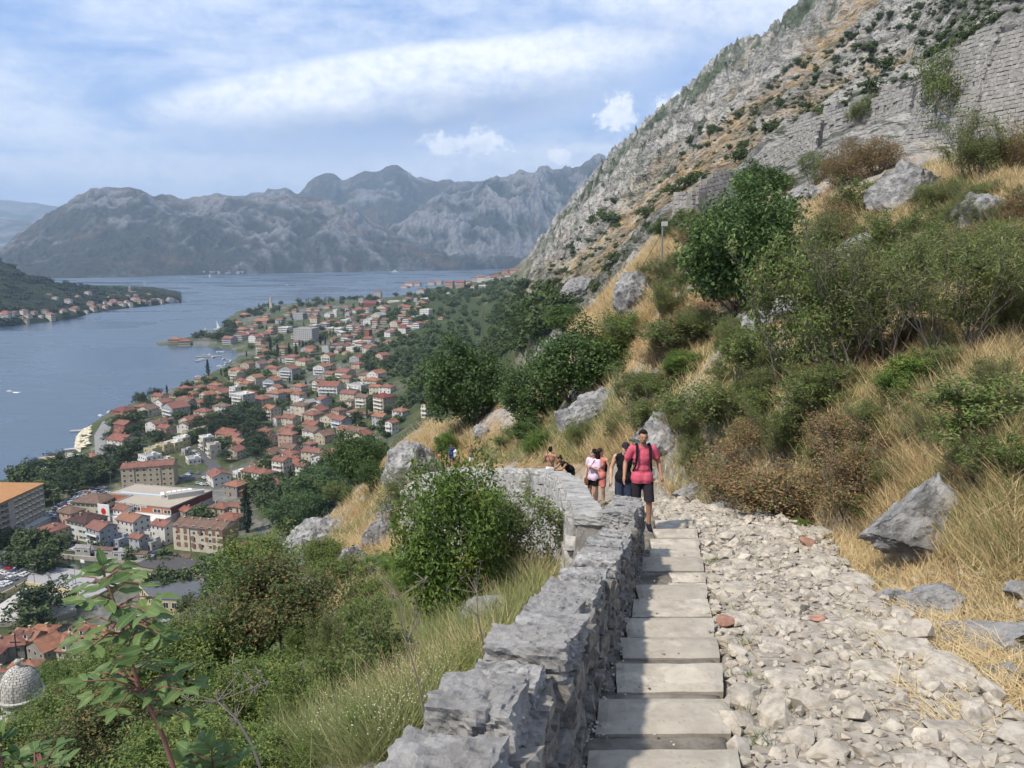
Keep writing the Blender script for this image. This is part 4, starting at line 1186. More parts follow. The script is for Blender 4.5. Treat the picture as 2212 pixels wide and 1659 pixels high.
# infill: houses between the ones read off singly
TOWNP = [(470, 850), (520, 780), (560, 700), (640, 680), (760, 655), (900, 640), (960, 640), (880, 720), (830, 800), (880, 860), (800, 900), (600, 960), (560, 880)]
def inside0(poly_, x, y):
 c_ = False
 for i in range(len(poly_)):
  (ax, ay), (bx, by) = poly_[i], poly_[i - 1]
  if (ay > y) != (by > y) and x < (bx - ax) * (y - ay) / (by - ay) + ax:
   c_ = not c_
 return c_
k, tries = 0, 0
while k < 62 and tries < 4000:
 tries += 1
 X, Y = random.uniform(470, 960), random.uniform(640, 960)
 if not inside0(TOWNP, X, Y):
  continue
 p_ = hit(X, Y, 170)
 if p_ is None or p_.z < 1.5 or any((p_.x - a) ** 2 + (p_.y - b) ** 2 < (r_ + 8.5) ** 2 for a, b, r_ in FOOT):
  continue
 w_ = random.uniform(10, 15)
 building('house', p_, R(random.uniform(-40, -15)), w_, w_ * random.uniform(0.7, 0.95), random.choice((5.6, 6.2, 8.8)), random.choice(('gable', 'gablex', 'hip', 'hip')), random.choice(('white', 'cream', 'cream', 'tan', 'grey', 'pink')), random.choice(('red', 'red', 'orange', 'brown')), ZC if p_.y < 900 else ZM, X=X)
 k += 1

SHOREP = [(300, 900), (330, 870), (420, 840), (470, 830), (500, 900), (560, 960), (640, 960), (760, 930), (800, 960), (640, 1060), (540, 1070), (500, 1010), (430, 950), (340, 960)]
k, tries = 0, 0
while k < 34 and tries < 4000:
 tries += 1
 X, Y = random.uniform(300, 800), random.uniform(830, 1070)
 if not inside0(SHOREP, X, Y):
  continue
 p_ = hit(X, Y, 170)
 if p_ is None or p_.z < 1.5 or any((p_.x - a) ** 2 + (p_.y - b) ** 2 < (r_ + 8.0) ** 2 for a, b, r_ in FOOT):
  continue
 w_ = random.uniform(10, 15)
 building('house', p_, R(random.uniform(-40, -15)), w_, w_ * random.uniform(0.7, 0.95), random.choice((5.6, 6.2, 8.8)), random.choice(('gable', 'gablex', 'hip', 'hip')), random.choice(('white', 'cream', 'cream', 'tan', 'pink')), random.choice(('red', 'red', 'orange', 'brown')), ZS if X < 560 else ZB, X=X)
 k += 1

# ---- the tall hotel with an orange roof, bottom left
def frame_of(A, B):
 """origin A, x axis towards B; returns position, yaw, length"""
 v_ = B - A
 return A, math.atan2(v_.y, v_.x), math.hypot(v_.x, v_.y)

hA, hB = at_z(*cA(195, 835), 3), at_z(*cA(562, 640), 3)
_, hy, hL = frame_of(hA, hB)
hz = z_for_row(hA, cA(190, 360)[1]) - 3
M_orange = worn('orange_sheet_roof', (0.40, 0.205, 0.085), 0.8, 0.25, 0.25)
M_hconc = worn('hotel_concrete', (0.42, 0.40, 0.36), 0.9, 0.2, 0.3)
root = empty('hotel', (hA.x, hA.y, 3), hy)
dep = 30.0
mb = MB(); mb.box(0, hL, 0, dep, -1.5, hz, 0); mb.box(-dep * 0.9, 0, 1.2, dep, -1.5, hz, 0)
ob('wall', mb.mesh('hotel_wall', [M_hconc]), root)
mb = MB(); mb.box(-3.6, 0.3, -0.8, 1.1, 5.0, hz - 0.5, 0); mb.box(-1.6, 0.1, -0.6, 1.1, -1, 5.0, 0)
ob('corner_panel', mb.mesh('hotel_panel', [WALLM['concrete']]), root)
mb = MB()
x0, x1, y0, y1 = -dep * 0.9 - 1, hL + 1, -1.2, dep + 1
mb.add([(x0, y0, 0), (x1, y0, 0), (x1, y1, 0), (x0, y1, 0), (x0 + 14, (y0 + y1) / 2, 3.6), (x1 - 14, (y0 + y1) / 2, 3.6), (x0, y0, -.6), (x1, y0, -.6), (x1, y1, -.6), (x0, y1, -.6)],
  [(0, 1, 5, 4), (1, 2, 5), (2, 3, 4, 5), (3, 0, 4), (9, 8, 7, 6), (0, 6, 7, 1), (1, 7, 8, 2), (2, 8, 9, 3), (3, 9, 6, 0)])
ob('roof', mb.mesh('hotel_roof', [M_orange]), root, (0, 0, hz + 0.9))
mb = MB(); mb.box(-0.5, 0.5, -0.02, 0.02, 0, 1, 0); mb.box(-0.45, -0.02, -0.06, -0.02, 0.05, 0.95, 1); mb.box(0.02, 0.45, -0.06, -0.02, 0.05, 0.95, 1)
HWIN = mb.mesh('hotel_window', [M_brownf, M_glass])
mb = MB(); mb.add([(-0.5, 0, 0.0), (0.5, 0, 0), (0.5, -0.9, -0.8), (-0.5, -0.9, -0.8), (-0.5, 0, -.05), (0.5, 0, -.05), (0.5, -0.9, -0.85), (-0.5, -0.9, -0.85)], [(3, 2, 1, 0), (4, 5, 6, 7), (2, 3, 7, 6), (0, 4, 7, 3), (1, 2, 6, 5)])
AWN = mb.mesh('awning', [worn('canvas_awning', (0.50, 0.47, 0.38), 0.9, 0.2, 1.5)])
nf, nb = 5, 7
pitchh = (hz - 5.2) / nf
mbs = MB()
for i in range(nb + 1):
 mbs.box(i * hL / nb - 0.18, i * hL / nb + 0.18, -0.75, -0.02, -1, hz + 0.4)
ob('pier_row', mbs.mesh('hotel_piers', [M_hconc]), root)
for fl in range(nf):
 z = 5.0 + fl * pitchh
 for i in range(nb):
  xx = (i + 0.5) * hL / nb
  w_ = ob('window', HWIN, root, (xx, -0.05, z + 0.7), None, (hL / nb * 0.8, 1, pitchh * 0.55))
  ob('awning', AWN, w_, (0, -0.1, 1.05), None, (1.0, 1.0, 1 / (pitchh * 0.55)))
 for i in range(6):
  xx = -4.8 - i * 3.7
  w_ = ob('window', HWIN, root, (xx, 1.15, z + 0.7), None, (2.6, 1, pitchh * 0.55))
  ob('awning', AWN, w_, (0, -0.1, 1.05), None, (1.0, 1.0, 1 / (pitchh * 0.55)))
for fl in range(nf + 1):
 mb = MB(); mb.box(-dep * 0.9, hL, -0.6, -0.06, 0, 0.5)
 ob('floor_band', mb.mesh('band', [M_hconc]), root, (0, 0.0 + (0.0), 4.6 + fl * pitchh))
mb = MB(); mb.box(0, hL * 0.9, -5, -0.1, -1, 3.4, 0)
ob('ground_floor', mb.mesh('hotel_base', [WALLM['concrete']]), root)
tag(root, 'tall concrete hotel with orange hipped roof and rows of window awnings', 'hotel')
FOOT.append((hA.x + 5, hA.y + 18, 34))

# ---- the shopping centre
MZ = 3.0
mC = at_z(*cB(545, 1300), MZ)
mtop = z_for_row(mC, cB(540, 1105)[1])
mh = mtop - MZ
mR = at_z(*cB(1060, 892), mtop); mL = at_z(*cA(1432, 402), mtop); mF = at_z(*cA(1665, 178), mtop); mN = at_z(*cA(1345, 290), mtop); mK = at_z(*cA(1650, 318), mtop)
mCt = at_z(*cB(540, 1105), mtop)
M_terr = worn('terracotta_panel', (0.36, 0.14, 0.075), 0.8, 0.15, 0.2)
M_dred = worn('dark_red_panel', (0.16, 0.035, 0.03), 0.7, 0.15, 0.2)
M_mroof = worn('tan_roof_membrane', (0.36, 0.31, 0.25), 0.95, 0.22, 0.07)
root = empty('shopping_centre', (mCt.x, mCt.y, MZ))
def rel(p): return (p.x - mCt.x, p.y - mCt.y)
mX = mR + (mF - mR) * 1.0
outline = [rel(mCt), rel(mR), rel(mF), rel(mN), rel(mK), rel(mL)]
mb = MB(); mb.prism(outline, -2, mh * 0.55, 0)
ob('wall', mb.mesh('mall_wall', [WALLM['concrete']]), root)
mb = MB()
n = len(outline)
mb.add([(p[0], p[1], mh * 0.55) for p in outline] + [(p[0], p[1], mh) for p in outline], [(0, 1, n + 1, n)], 1)
mb.add([(p[0], p[1], mh * 0.55) for p in outline] + [(p[0], p[1], mh) for p in outline], [(i, (i + 1) % n, n + (i + 1) % n, n + i) for i in range(1, n)], 0)
ob('facade_band', mb.mesh('mall_band', [M_terr, M_dred]), root)
mb = MB(); mb.prism([(p[0] * 0.995, p[1] * 0.995) for p in outline], mh - 0.5, mh - 0.05, 0)
ob('roof', mb.mesh('mall_roof', [M_mroof]), root)
for i in range(n):
 a_, b_2 = Vector(outline[i]), Vector(outline[(i + 1) % n])
 mb = MB(); L_ = (b_2 - a_).length; mb.box(0, L_, -0.12, 0.3, 0, 0.5)
 ob('parapet', mb.mesh('parapet', [M_conc]), root, (a_.x, a_.y, mh - 0.1), (0, 0, math.atan2(b_2.y - a_.y, b_2.x - a_.x)))
fv = (Vector(outline[5]) - Vector(outline[0])); fl_ = fv.length; fyaw = math.atan2(-fv.y, -fv.x)
def on_front(s, z, off=0.0):
 p_ = Vector(outline[5]) - fv * s
 nrm = Vector((-fv.y, fv.x)).normalized()
 if nrm.dot(Vector((mCt.x, mCt.y))) > 0: nrm = -nrm
 return (p_.x + nrm.x * off, p_.y + nrm.y * off, z)
for s_, ww in ((0.06, 4.5), (0.24, 6), (0.40, 4.5), (0.76, 5), (0.94, 4.5)):
 ob('window', WIN['plain'], root, on_front(s_, mh * 0.60, 0.06), (0, 0, fyaw), (ww, 1, 2.0))
cu = bpy.data.curves.new('sign_text', 'FONT'); cu.body = 'SHOPPING CENTER'; cu.size = 2.0; cu.extrude = 0.08; cu.align_x = 'CENTER'
to = bpy.data.objects.new('t', cu); COL.objects.link(to)
dg = bpy.context.evaluated_depsgraph_get()
sm = bpy.data.meshes.new_from_object(to.evaluated_get(dg)); bpy.data.objects.remove(to); sm.materials.clear(); sm.materials.append(M_white)
ob('sign_lettering', sm, root, on_front(0.33, mh * 0.84, 0.25), (math.pi / 2, 0, fyaw))
mb = MB(); mb.box(-fl_ * 0.86, 0.5, 0, 9, -2, mh * 0.50, 0)
nx_ = on_front(1.0, 0, 9.2)
ob('front_annex', mb.mesh('annex', [WALLM['white']]), root, nx_, (0, 0, fyaw))
mb = MB(); mb.box(-3.5, 3.5, -0.2, 0.2, 0, 8.5, 0)
mb.add([(1.5 * math.cos(i * math.pi / 10), -0.24, 4.8 + 1.7 * math.sin(i * math.pi / 10)) for i in range(20)], [tuple(range(20))], 1)
ob('sign_board', mb.mesh('sign_board', [M_white, worn('sign_red', (0.50, 0.02, 0.02), 0.6, 0.1, 1.0)]), root, on_front(0.06, mh * 0.25, 10.0), (0, 0, fyaw))
# plant on the roof
pm = at_z(*cB(640, 960), mtop)
mb = MB()
for i in range(5):
 mb.box(i * 2.6, i * 2.6 + 2.0, 0, 3, 0.3, 1.9, 0)
mb.box(-1, 14, -0.5, 3.6, 0, 0.3, 1); mb.box(0, 18, -6.5, -3.5, 0, 2.6, 1); mb.box(-3, -1.4, -2, 4, 0, 1.6, 0)
ob('roof_plant', mb.mesh('roof_plant', [M_white, M_conc]), root, (pm.x - mCt.x - 6, pm.y - mCt.y, mh - 0.02), (0, 0, R(28)))
mb = MB(); s0, s1 = at_z(*cA(1500, 283), mtop), at_z(*cA(2060, 330), mtop); v_ = s1 - s0
mb.box(0, v_.length, -1, 1, 0, 0.5)
ob('skylight_strip', mb.mesh('skylight', [worn('skylight', (0.42, 0.47, 0.52), 0.4, 0.1, 1)]), root, (s0.x - mCt.x, s0.y - mCt.y, mh - 0.03), (0, 0, math.atan2(v_.y, v_.x)))
tag(root, 'wide low terracotta shopping centre with flat tan roof and white front annex', 'shopping centre')
mid = (mCt + mF) / 2
FOOT += [(mid.x, mid.y, 34), ((mCt.x * 2 + mR.x) / 3, (mCt.y * 2 + mR.y) / 3, 20), (mL.x, mL.y, 16), (mR.x, mR.y, 12)]

# ---- the long four-storey block with the stepped red roof behind it and the brick-panelled block in front
def long_block(A, B, dep, h, wc, rc, nseg, name, label, zone, balc=False, wins='plain', step=0.5):
 v_ = B - A
 L_ = math.hypot(v_.x, v_.y)
 root = empty(name, (A.x, A.y, A.z), math.atan2(v_.y, v_.x))
 sw = L_ / nseg
 for i in range(nseg):
  hh = h - step * (nseg - 1 - i) * 0.5
  mb = MB(); mb.box(i * sw + 0.005, (i + 1) * sw - 0.005, (i % 2) * 0.4, dep, -2, hh)
  ob('wall', mb.mesh('wall', [WALLM[wc]]), root)
  rf = ob('roof', roof_mesh(sw, dep, 'gablex', 0.30, ROOFM[rc], WALLM[wc], 0.35), root, (i * sw + sw / 2, dep / 2, hh + 0.05 + i * 0.01))
  for q in (-0.25, 0.25):
   ob('chimney', CHIM, rf, (q * sw, -0.4, dep * 0.09))
  mb = MB(); k = (dep / 2 + 0.35) * 0.30 - 0.24
  mb.add([(i * sw + .01, 0.02, hh), (i * sw + .01, dep - 0.02, hh), (i * sw + .01, dep / 2, hh + k), ((i + 1) * sw - .01, 0.02, hh), ((i + 1) * sw - .01, dep - .02, hh), ((i + 1) * sw - .01, dep / 2, hh + k)], [(2, 1, 0), (3, 4, 5)])
  ob('gable', mb.mesh('gable', [WALLM[wc]]), root)
  ns = int(round(h / 3))
  for fl in range(ns):
   for b_i in range(max(2, int(sw / 3.4))):
    u = i * sw + (b_i + 0.5) * sw / max(2, int(sw / 3.4))
    ob('window', WIN[wins], root, (u, (i % 2) * 0.4, fl * 3.0 + 1.0), None, (1.5, 1, 1.5))
 tag(root, label, 'apartment block')
 return root

A_, B_ = at_z(*cB(150, 800), 3), at_z(*cB(590, 850), 3)
A_ = at_z(*cB(-60, 870), 3); B_ = at_z(*cB(590, 835), 3)
lb = long_block(A_, B_, 12, 13, 'tan', 'red', 4, 'apartment_block', 'long tan apartment block with stepped red roof just behind the shopping centre', ZB)
FOOT += [((A_.x * 3 + B_.x) / 4, A_.y + 4, 11), ((A_.x + B_.x) / 2, (A_.y + B_.y) / 2 + 5, 13), ((A_.x + B_.x * 3) / 4, B_.y + 6, 11)]
A_, B_ = at_z(*cB(585, 1595), 3.2), at_z(*cB(1200, 1655), 3.2)
bb = long_block(A_, B_, 13, 10.5, 'cream', 'brown', 3, 'apartment_block', 'cream apartment block with brick panels and shabby brown roof by the river', ZA, step=0.0)
L_ = (B_ - A_).length
M_brickp = worn('brick_panel', (0.22, 0.12, 0.075), 0.95, 0.3, 2.0)
for i in range(7):
 for fl in range(3):
  if (i + fl) % 5 == 4:
   continue
  mb = MB(); mb.box(0, L_ / 7 * 0.45, -0.10, -0.03, 0, 2.3)
  ob('brick_panel', mb.mesh('brick_panel', [M_brickp]), bb, (i * L_ / 7 + L_ / 7 * 0.55, 0, fl * 3.4 + 0.7))
mb = MB(); mb.box(0, 0.08, 0.15, 12.8, 0, 9.9)
ob('end_wall', mb.mesh('end_wall', [worn('ochre_brick', (0.36, 0.25, 0.15), 0.95, 0.2, 1.0)]), bb, (L_ + 0.03, 0, 0))
FOOT += [((A_.x * 3 + B_.x) / 4, A_.y + 6, 10), ((A_.x + B_.x) / 2, (A_.y + B_.y) / 2 + 6, 11), ((A_.x + B_.x * 3) / 4, B_.y + 6, 10)]

# ---- school with dark flat roofs
def slab_building(name, quad, z0, h, wm, rm, label, cat, nwin=0):
 pts = [at_z(*q, z0 + h) for q in quad]
 c_ = sum(pts, Vector()) / len(pts)
 root = empty(name, (c_.x, c_.y, z0))
 pl = [(p.x - c_.x, p.y - c_.y) for p in pts]
 ar = sum(pl[i][0] * pl[(i + 1) % len(pl)][1] - pl[(i + 1) % len(pl)][0] * pl[i][1] for i in range(len(pl)))
 if ar < 0:
  pl = pl[::-1]
 mb = MB(); mb.prism(pl, -2, h, 0); ob('wall', mb.mesh('wall', [wm]), root)
 mb = MB(); mb.prism([(x * 1.01, y * 1.01) for x, y in pl], h + 0.01, h + 0.5, 0); ob('roof', mb.mesh('roof', [rm]), root)
 for i in range(len(pl)):
  a_, b_2 = Vector(pl[i]), Vector(pl[(i + 1) % len(pl)])
  e = b_2 - a_
  nrm = Vector((e.y, -e.x)).normalized()
  if nrm.dot(-Vector((c_.x, c_.y)).normalized()) < 0.15 or e.length < 6:
   continue
  k = int(e.length / 3.0)
  for j in range(k):
   pp = a_ + e * ((j + 0.5) / k) + nrm * 0.02
   ob('window', WIN['plain'], root, (pp.x, pp.y, h * 0.45), (0, 0, math.atan2(e.y, e.x)), (2.2, 1, h * 0.4))
 tag(root, label, cat)
 FOOT.append((c_.x, c_.y, 12))
 return root

D_ = lambda x, y: (x, y)
M_school = worn('school_roof', (0.075, 0.07, 0.068), 0.9, 0.3, 0.15)
slab_building('school_block', [(285, 1222), (345, 1200), (500, 1222), (440, 1250)], 3, 7, WALLM['tan'], M_school, 'far wing of the school with dark flat roof beyond the river trees', 'school')
slab_building('school_block', [(300, 1262), (420, 1250), (470, 1272), (440, 1300), (330, 1295)], 3, 6, WALLM['yellow'], worn('slate_roof', (0.10, 0.105, 0.12), 0.8, 0.2, 0.2), 'near wing of the school with dark slate roof behind the sapling', 'school')
slab_building('market_hall', [(255, 1338), (335, 1325), (372, 1342), (300, 1362)], 3, 5, WALLM['stone'], worn('ribbed_metal_roof', (0.20, 0.215, 0.23), 0.5, 0.3, 0.6), 'low hall with ribbed grey metal roof behind the sapling', 'hall')
for i, (x, y, w_) in enumerate([(232, 1188, 50), (268, 1192, 44), (300, 1196, 40), (180, 1183, 32), (390, 1203, 46)]):
 slab_building('shed', [(x - w_ / 2, y - 6), (x + w_ / 2, y - 4), (x + w_ / 2 - 3, y + 4), (x - w_ / 2 - 3, y + 2)], 3, 2.6, WALLM['concrete'], ROOFM['grey' if i % 2 else 'brown'], f'{ORD[[2, 3, 4, 1, 5][i]]} low shed from the left on the far river bank', 'shed')

# ---- courts, car parks, roads, quay walls
def sheet(name, quad, z, mat, th=0.12):
 pts = [at_z(x, y, z) for x, y in quad]
 pl = [(p.x, p.y) for p in pts]
 ar = sum(pl[i][0] * pl[(i + 1) % len(pl)][1] - pl[(i + 1) % len(pl)][0] * pl[i][1] for i in range(len(pl)))
 if ar < 0:
  pl = pl[::-1]
 mb = MB(); mb.prism(pl, z - th - 0.6, z, 0)
 return structure(name, mb.mesh(name, [mat]))

sheet('sports_court', [(112, 1224), (250, 1240), (285, 1246), (180, 1300), (150, 1304), (56, 1262), (62, 1240)], 3.35, M_court)
sheet('lower_court', [(-60, 1330), (0, 1305), (52, 1270), (165, 1292), (160, 1318), (120, 1330), (0, 1345)], 3.6, worn('pale_court', (0.42, 0.40, 0.37), 0.92, 0.15, 0.1))
sheet('car_park', [(-200, 1216), (0, 1215), (60, 1221), (75, 1250), (50, 1262), (0, 1290), (-200, 1310)], 3.3, M_asph)
sheet('promenade', [(-100, 1425), (0, 1412), (60, 1402), (120, 1394), (180, 1388), (220, 1382), (215, 1376), (180, 1384), (120, 1391)][::1], 3.4, M_conc)
sheet('town_square', [(88, 1140), (150, 1085), (232, 1070), (232, 1085), (195, 1100), (130, 1120)], 3.25, M_asph)
mb = MB()
def wall_run(name, pts, z0, h, th, mat, label, cat):
 pts = [at_z(x, y, z0) for x, y in pts]
 c_ = pts[0]
 root = empty(name, c_)
 for a_, b_2 in zip(pts[:-1], pts[1:]):
  v_ = b_2 - a_
  mb = MB(); mb.box(0, v_.length + 0.01, -th / 2, th / 2, -2.5, h)
  ob('wall_section', mb.mesh('wall_section', [mat]), root, a_ - c_, (0, 0, math.atan2(v_.y, v_.x)))
 return tag(root, label, cat)

wall_run('quay_wall', [(-200, 1185), (0, 1192), (120, 1198), (260, 1210), (350, 1219), (420, 1219)], 3.0, 0.5, 0.8, M_quay, 'stone quay wall along the far bank of the green river', 'quay wall')
wall_run('court_wall', [(-100, 1330), (0, 1295), (54, 1268)], 3.3, 2.4, 0.4, WALLM['yellow'], 'yellow wall on the car park side of the lower court', 'wall')
wall_run('court_wall', [(56, 1268), (110, 1277), (170, 1290)], 3.3, 2.4, 0.4, WALLM['yellow'], 'yellow wall between the two sports courts', 'wall')
wall_run('court_wall', [(0, 1349), (60, 1345), (120, 1334), (165, 1320)], 2.6, 1.0, 0.5, M_quay, 'stone retaining wall under the lower court above the moat', 'wall')
wall_run('moat_wall', [(-100, 1424), (0, 1413), (60, 1406), (120, 1399), (185, 1391), (240, 1375)], 2.6, 0.9, 0.8, M_quay, 'stone embankment wall of the moat beside the old town roofs', 'quay wall')

def road(name, pts, width, mat, lift=0.25, conv=D_):
 c_ = []
 for a_ in pts:
  p_ = hit(*conv(*a_), 170)
  if p_ is not None:
   c_.append(p_)
 c_ = [Vector(p_) for p_ in c_]
 fine = []
 for a_, b_2 in zip(c_[:-1], c_[1:]):
  k = max(1, int((b_2 - a_).length / 12))
  fine += [a_.lerp(b_2, i / k) for i in range(k)]
 fine.append(c_[-1])
 vs, fs = [], []
 for i, p_ in enumerate(fine):
  d_ = fine[min(i + 1, len(fine) - 1)] - fine[max(i - 1, 0)]
  n_ = Vector((-d_.y, d_.x, 0)).normalized() * width / 2
  for s_ in (1, -1):
   q_ = p_ + n_ * s_
   vs.append((q_.x, q_.y, max(z_at(q_.x, q_.y), z_at(p_.x, p_.y)) + lift))
 for i in range(len(fine) - 1):
  fs.append((2 * i, 2 * i + 1, 2 * i + 3, 2 * i + 2))
 structure(name, mesh_np(name, vs, np.array(fs)[:, ::-1], False, [mat]))
 for p_ in fine:
  FOOT.append((p_.x, p_.y, width * 0.7))

M_road = worn('pale_road', (0.22, 0.215, 0.21), 0.95, 0.25, 0.1)
road('walled_road', [(330, 795), (420, 840), (520, 880), (640, 935), (740, 985), (840, 1030), (900, 1010)], 6, M_road, conv=cC)
road('hill_road', [(1240, 1105), (1330, 1120), (1420, 1150), (1490, 1200), (1530, 1260)], 5, M_road, conv=cC)
road('town_road', [(880, 40), (895, 120), (860, 160)], 9, M_road, conv=cC)
road('back_road', [(40, 1440), (150, 1400), (260, 1330)], 6, M_asph, conv=cC)
road('yard_road', [(640, 760), (800, 740), (1000, 690), (1100, 600), (960, 480), (820, 390)], 8, M_asph, conv=cB)
road('front_road', [(160, 1130), (90, 1150), (120, 1180), (200, 1188), (300, 1200), (370, 1206)], 8, M_road, 0.3)
road('shore_road', [(205, 1020), (222, 985), (218, 940), (235, 910)], 9, M_road)
wp = [hit(*cC(x, y), 170) for x, y in [(300, 860), (430, 910), (560, 955), (680, 1010), (770, 1060)]]
wr = empty('retaining_wall', wp[0])
for a_, b_2 in zip(wp[:-1], wp[1:]):
 v_ = b_2 - a_
 mb = MB(); mb.add([(0, -.3, -2), (0, .3, -2), (0, .3, 3.2), (0, -.3, 3.2), (v_.x, v_.y - .3, v_.z - 2), (v_.x, v_.y + .3, v_.z - 2), (v_.x, v_.y + .3, v_.z + 3.2), (v_.x, v_.y - .3, v_.z + 3.2)], [(0, 4, 7, 3), (1, 2, 6, 5), (3, 7, 6, 2), (0, 3, 2, 1), (4, 5, 6, 7)])
 ob('wall_section', mb.mesh('wall_section', [M_quay]), wr, a_ - wp[0])
tag(wr, 'long tan retaining wall below the road with parked cars', 'retaining wall')

# ---- old town roofs beside the moat, and the houses below the church
OT = 'in the old town'
for a in [(25, 1445, 60, 3, HP, 'stone', 'red', 20), (70, 1428, 52, 3, GX_, 'stone', 'orange', -15), (105, 1450, 60, 3, G, 'stone', 'orange', -30), (100, 1415, 46, 3, HP, 'stone', 'orange', -5), (140, 1440, 52, 3, HP, 'stone', 'orange', -20), (178, 1455, 66, 3, HP, 'cream', 'orange', -12), (190, 1418, 60, 3, HP, 'stone', 'orange', -18),
   (225, 1425, 50, 3, HP, 'stone', 'orange', -10), (265, 1412, 50, 3, HP, 'stone', 'orange', -15), (310, 1400, 46, 3, G, 'stone', 'red', -25), (-25, 1470, 60, 3, HP, 'stone', 'red', 5), (10, 1520, 56, 3, GX_, 'stone', 'red', -10), (60, 1500, 56, 3, HP, 'stone', 'orange', 10), (20, 1585, 60, 3, HP, 'cream', 'orange', -10)]:
 X, Y, wp_, s_, kd, wc_, rc_, yw = a
 p_ = at_z(X, Y, 4.0)
 W_ = wp_ * p_.y / FOC * 1.5
 building('town_house', p_, R(yw), W_ * 0.8, W_ * 0.55, s_ * 3.2, kd, wc_, rc_, OT, pitch=0.55, X=X)
root = HOUSES[-9][0]
mb = MB(); mb.box(-0.8, 0.8, -1.2, 1.0, -0.5, 1.4, 0); mb.add([(-1, -1.4, 1.4), (1, -1.4, 1.4), (0, -1.4, 2.2), (-1, 1.2, 1.4), (1, 1.2, 1.4), (0, 1.2, 2.2)], [(0, 1, 2), (5, 4, 3), (0, 2, 5, 3), (2, 1, 4, 5)], 1); mb.box(-0.5, 0.5, -1.26, -1.2, 0.1, 1.2, 2)
DORM = mb.mesh('dormer', [M_white, ROOFM['orange'], M_glass])
for h_ in (HOUSES[-9], HOUSES[-8], HOUSES[-6], HOUSES[-13]):
 rt = h_[0]
 rf = [c_ for c_ in rt.children if c_.name.startswith('roof')][0]
 for q in (-0.2, 0.2):
  bbx = [Vector(v) for v in rf.bound_box]
  ob('dormer', DORM, rf, (q * (bbx[6].x - bbx[0].x), bbx[0].y * 0.62, bbx[6].z * 0.28))

# ---- labels of the houses: by look, then by their order along the picture in their quarter
zs = {}
for h_ in HOUSES:
 zs.setdefault(h_[2], []).append(h_)
for z_, lst in zs.items():
 lst.sort(key=lambda q: q[1])
 for i, (o_, X_, zn, desc, cat, wl) in enumerate(lst):
  tag(o_, wl or f"{desc}, {ORD[i + 1]} from left {zn}", cat, f"houses {zn}")
# ------------------------------------------------------------------ plants
def leaf_mat(name, dark, lite, rough=0.55, trans=0.35, rnd=0.3):
 m, t, b = material(name, dark, rough, 0.35)
 f = attr(t, 'Col', 'Fac')
 col = t.mix(f, dark, lite)
 col = t.mix(t.mul(obj_rand(t), rnd), col, tuple(x * 0.55 for x in dark))
 t.l.new(col, b.inputs['Base Color'])
 tr = t.new('ShaderNodeBsdfTranslucent')
 t.l.new(col, tr.inputs['Color'])
 mx = t.new('ShaderNodeMixShader')
 mx.inputs[0].default_value = trans
 t.l.new(b.outputs[0], mx.inputs[1])
 t.l.new(tr.outputs[0], mx.inputs[2])
 t.l.new(mx.outputs[0], t.n['Material Output'].inputs['Surface'])
 return m

M_leaf_dark = leaf_mat('dark_leaves', (0.037, 0.078, 0.024), (0.128, 0.196, 0.054))
M_leaf_town = leaf_mat('town_leaves', (0.045, 0.075, 0.025), (0.138, 0.181, 0.062), 0.7, 0.2, 0.5)
M_leaf_cyp = leaf_mat('cypress_leaves', (0.026, 0.047, 0.021), (0.078, 0.111, 0.044), 0.7, 0.15)
M_leaf_bush = leaf_mat('bush_leaves', (0.058, 0.112, 0.020), (0.204, 0.297, 0.060))
M_leaf_mid = leaf_mat('green_leaves', (0.065, 0.112, 0.025), (0.207, 0.279, 0.072))
M_leaf_olive = leaf_mat('olive_leaves', (0.099, 0.122, 0.040), (0.288, 0.297, 0.108))
M_leaf_dry = leaf_mat('dry_leaves', (0.15, 0.088, 0.040), (0.37, 0.235, 0.12), 0.8, 0.2)
M_leaf_red = leaf_mat('reddish_leaves', (0.085, 0.085, 0.031), (0.238, 0.170, 0.068), 0.7, 0.2)
M_leaf_crim = leaf_mat('crimson_leaves', (0.16, 0.03, 0.02), (0.32, 0.08, 0.05), 0.7, 0.2)
M_leaf_yel = leaf_mat('yellow_green_leaves', (0.119, 0.147, 0.028), (0.336, 0.364, 0.084))
M_bark = worn('bark', (0.11, 0.085, 0.065), 0.95, 0.4, 6.0, 0.01)
M_twig = worn('grey_twigs', (0.16, 0.135, 0.115), 0.95, 0.4, 6.0)
M_grass = leaf_mat('dry_grass', (0.44, 0.32, 0.155), (0.72, 0.58, 0.34), 0.8, 0.35, 0.0)
M_ggrass = leaf_mat('green_grass', (0.13, 0.15, 0.05), (0.36, 0.37, 0.16), 0.8, 0.35, 0.0)

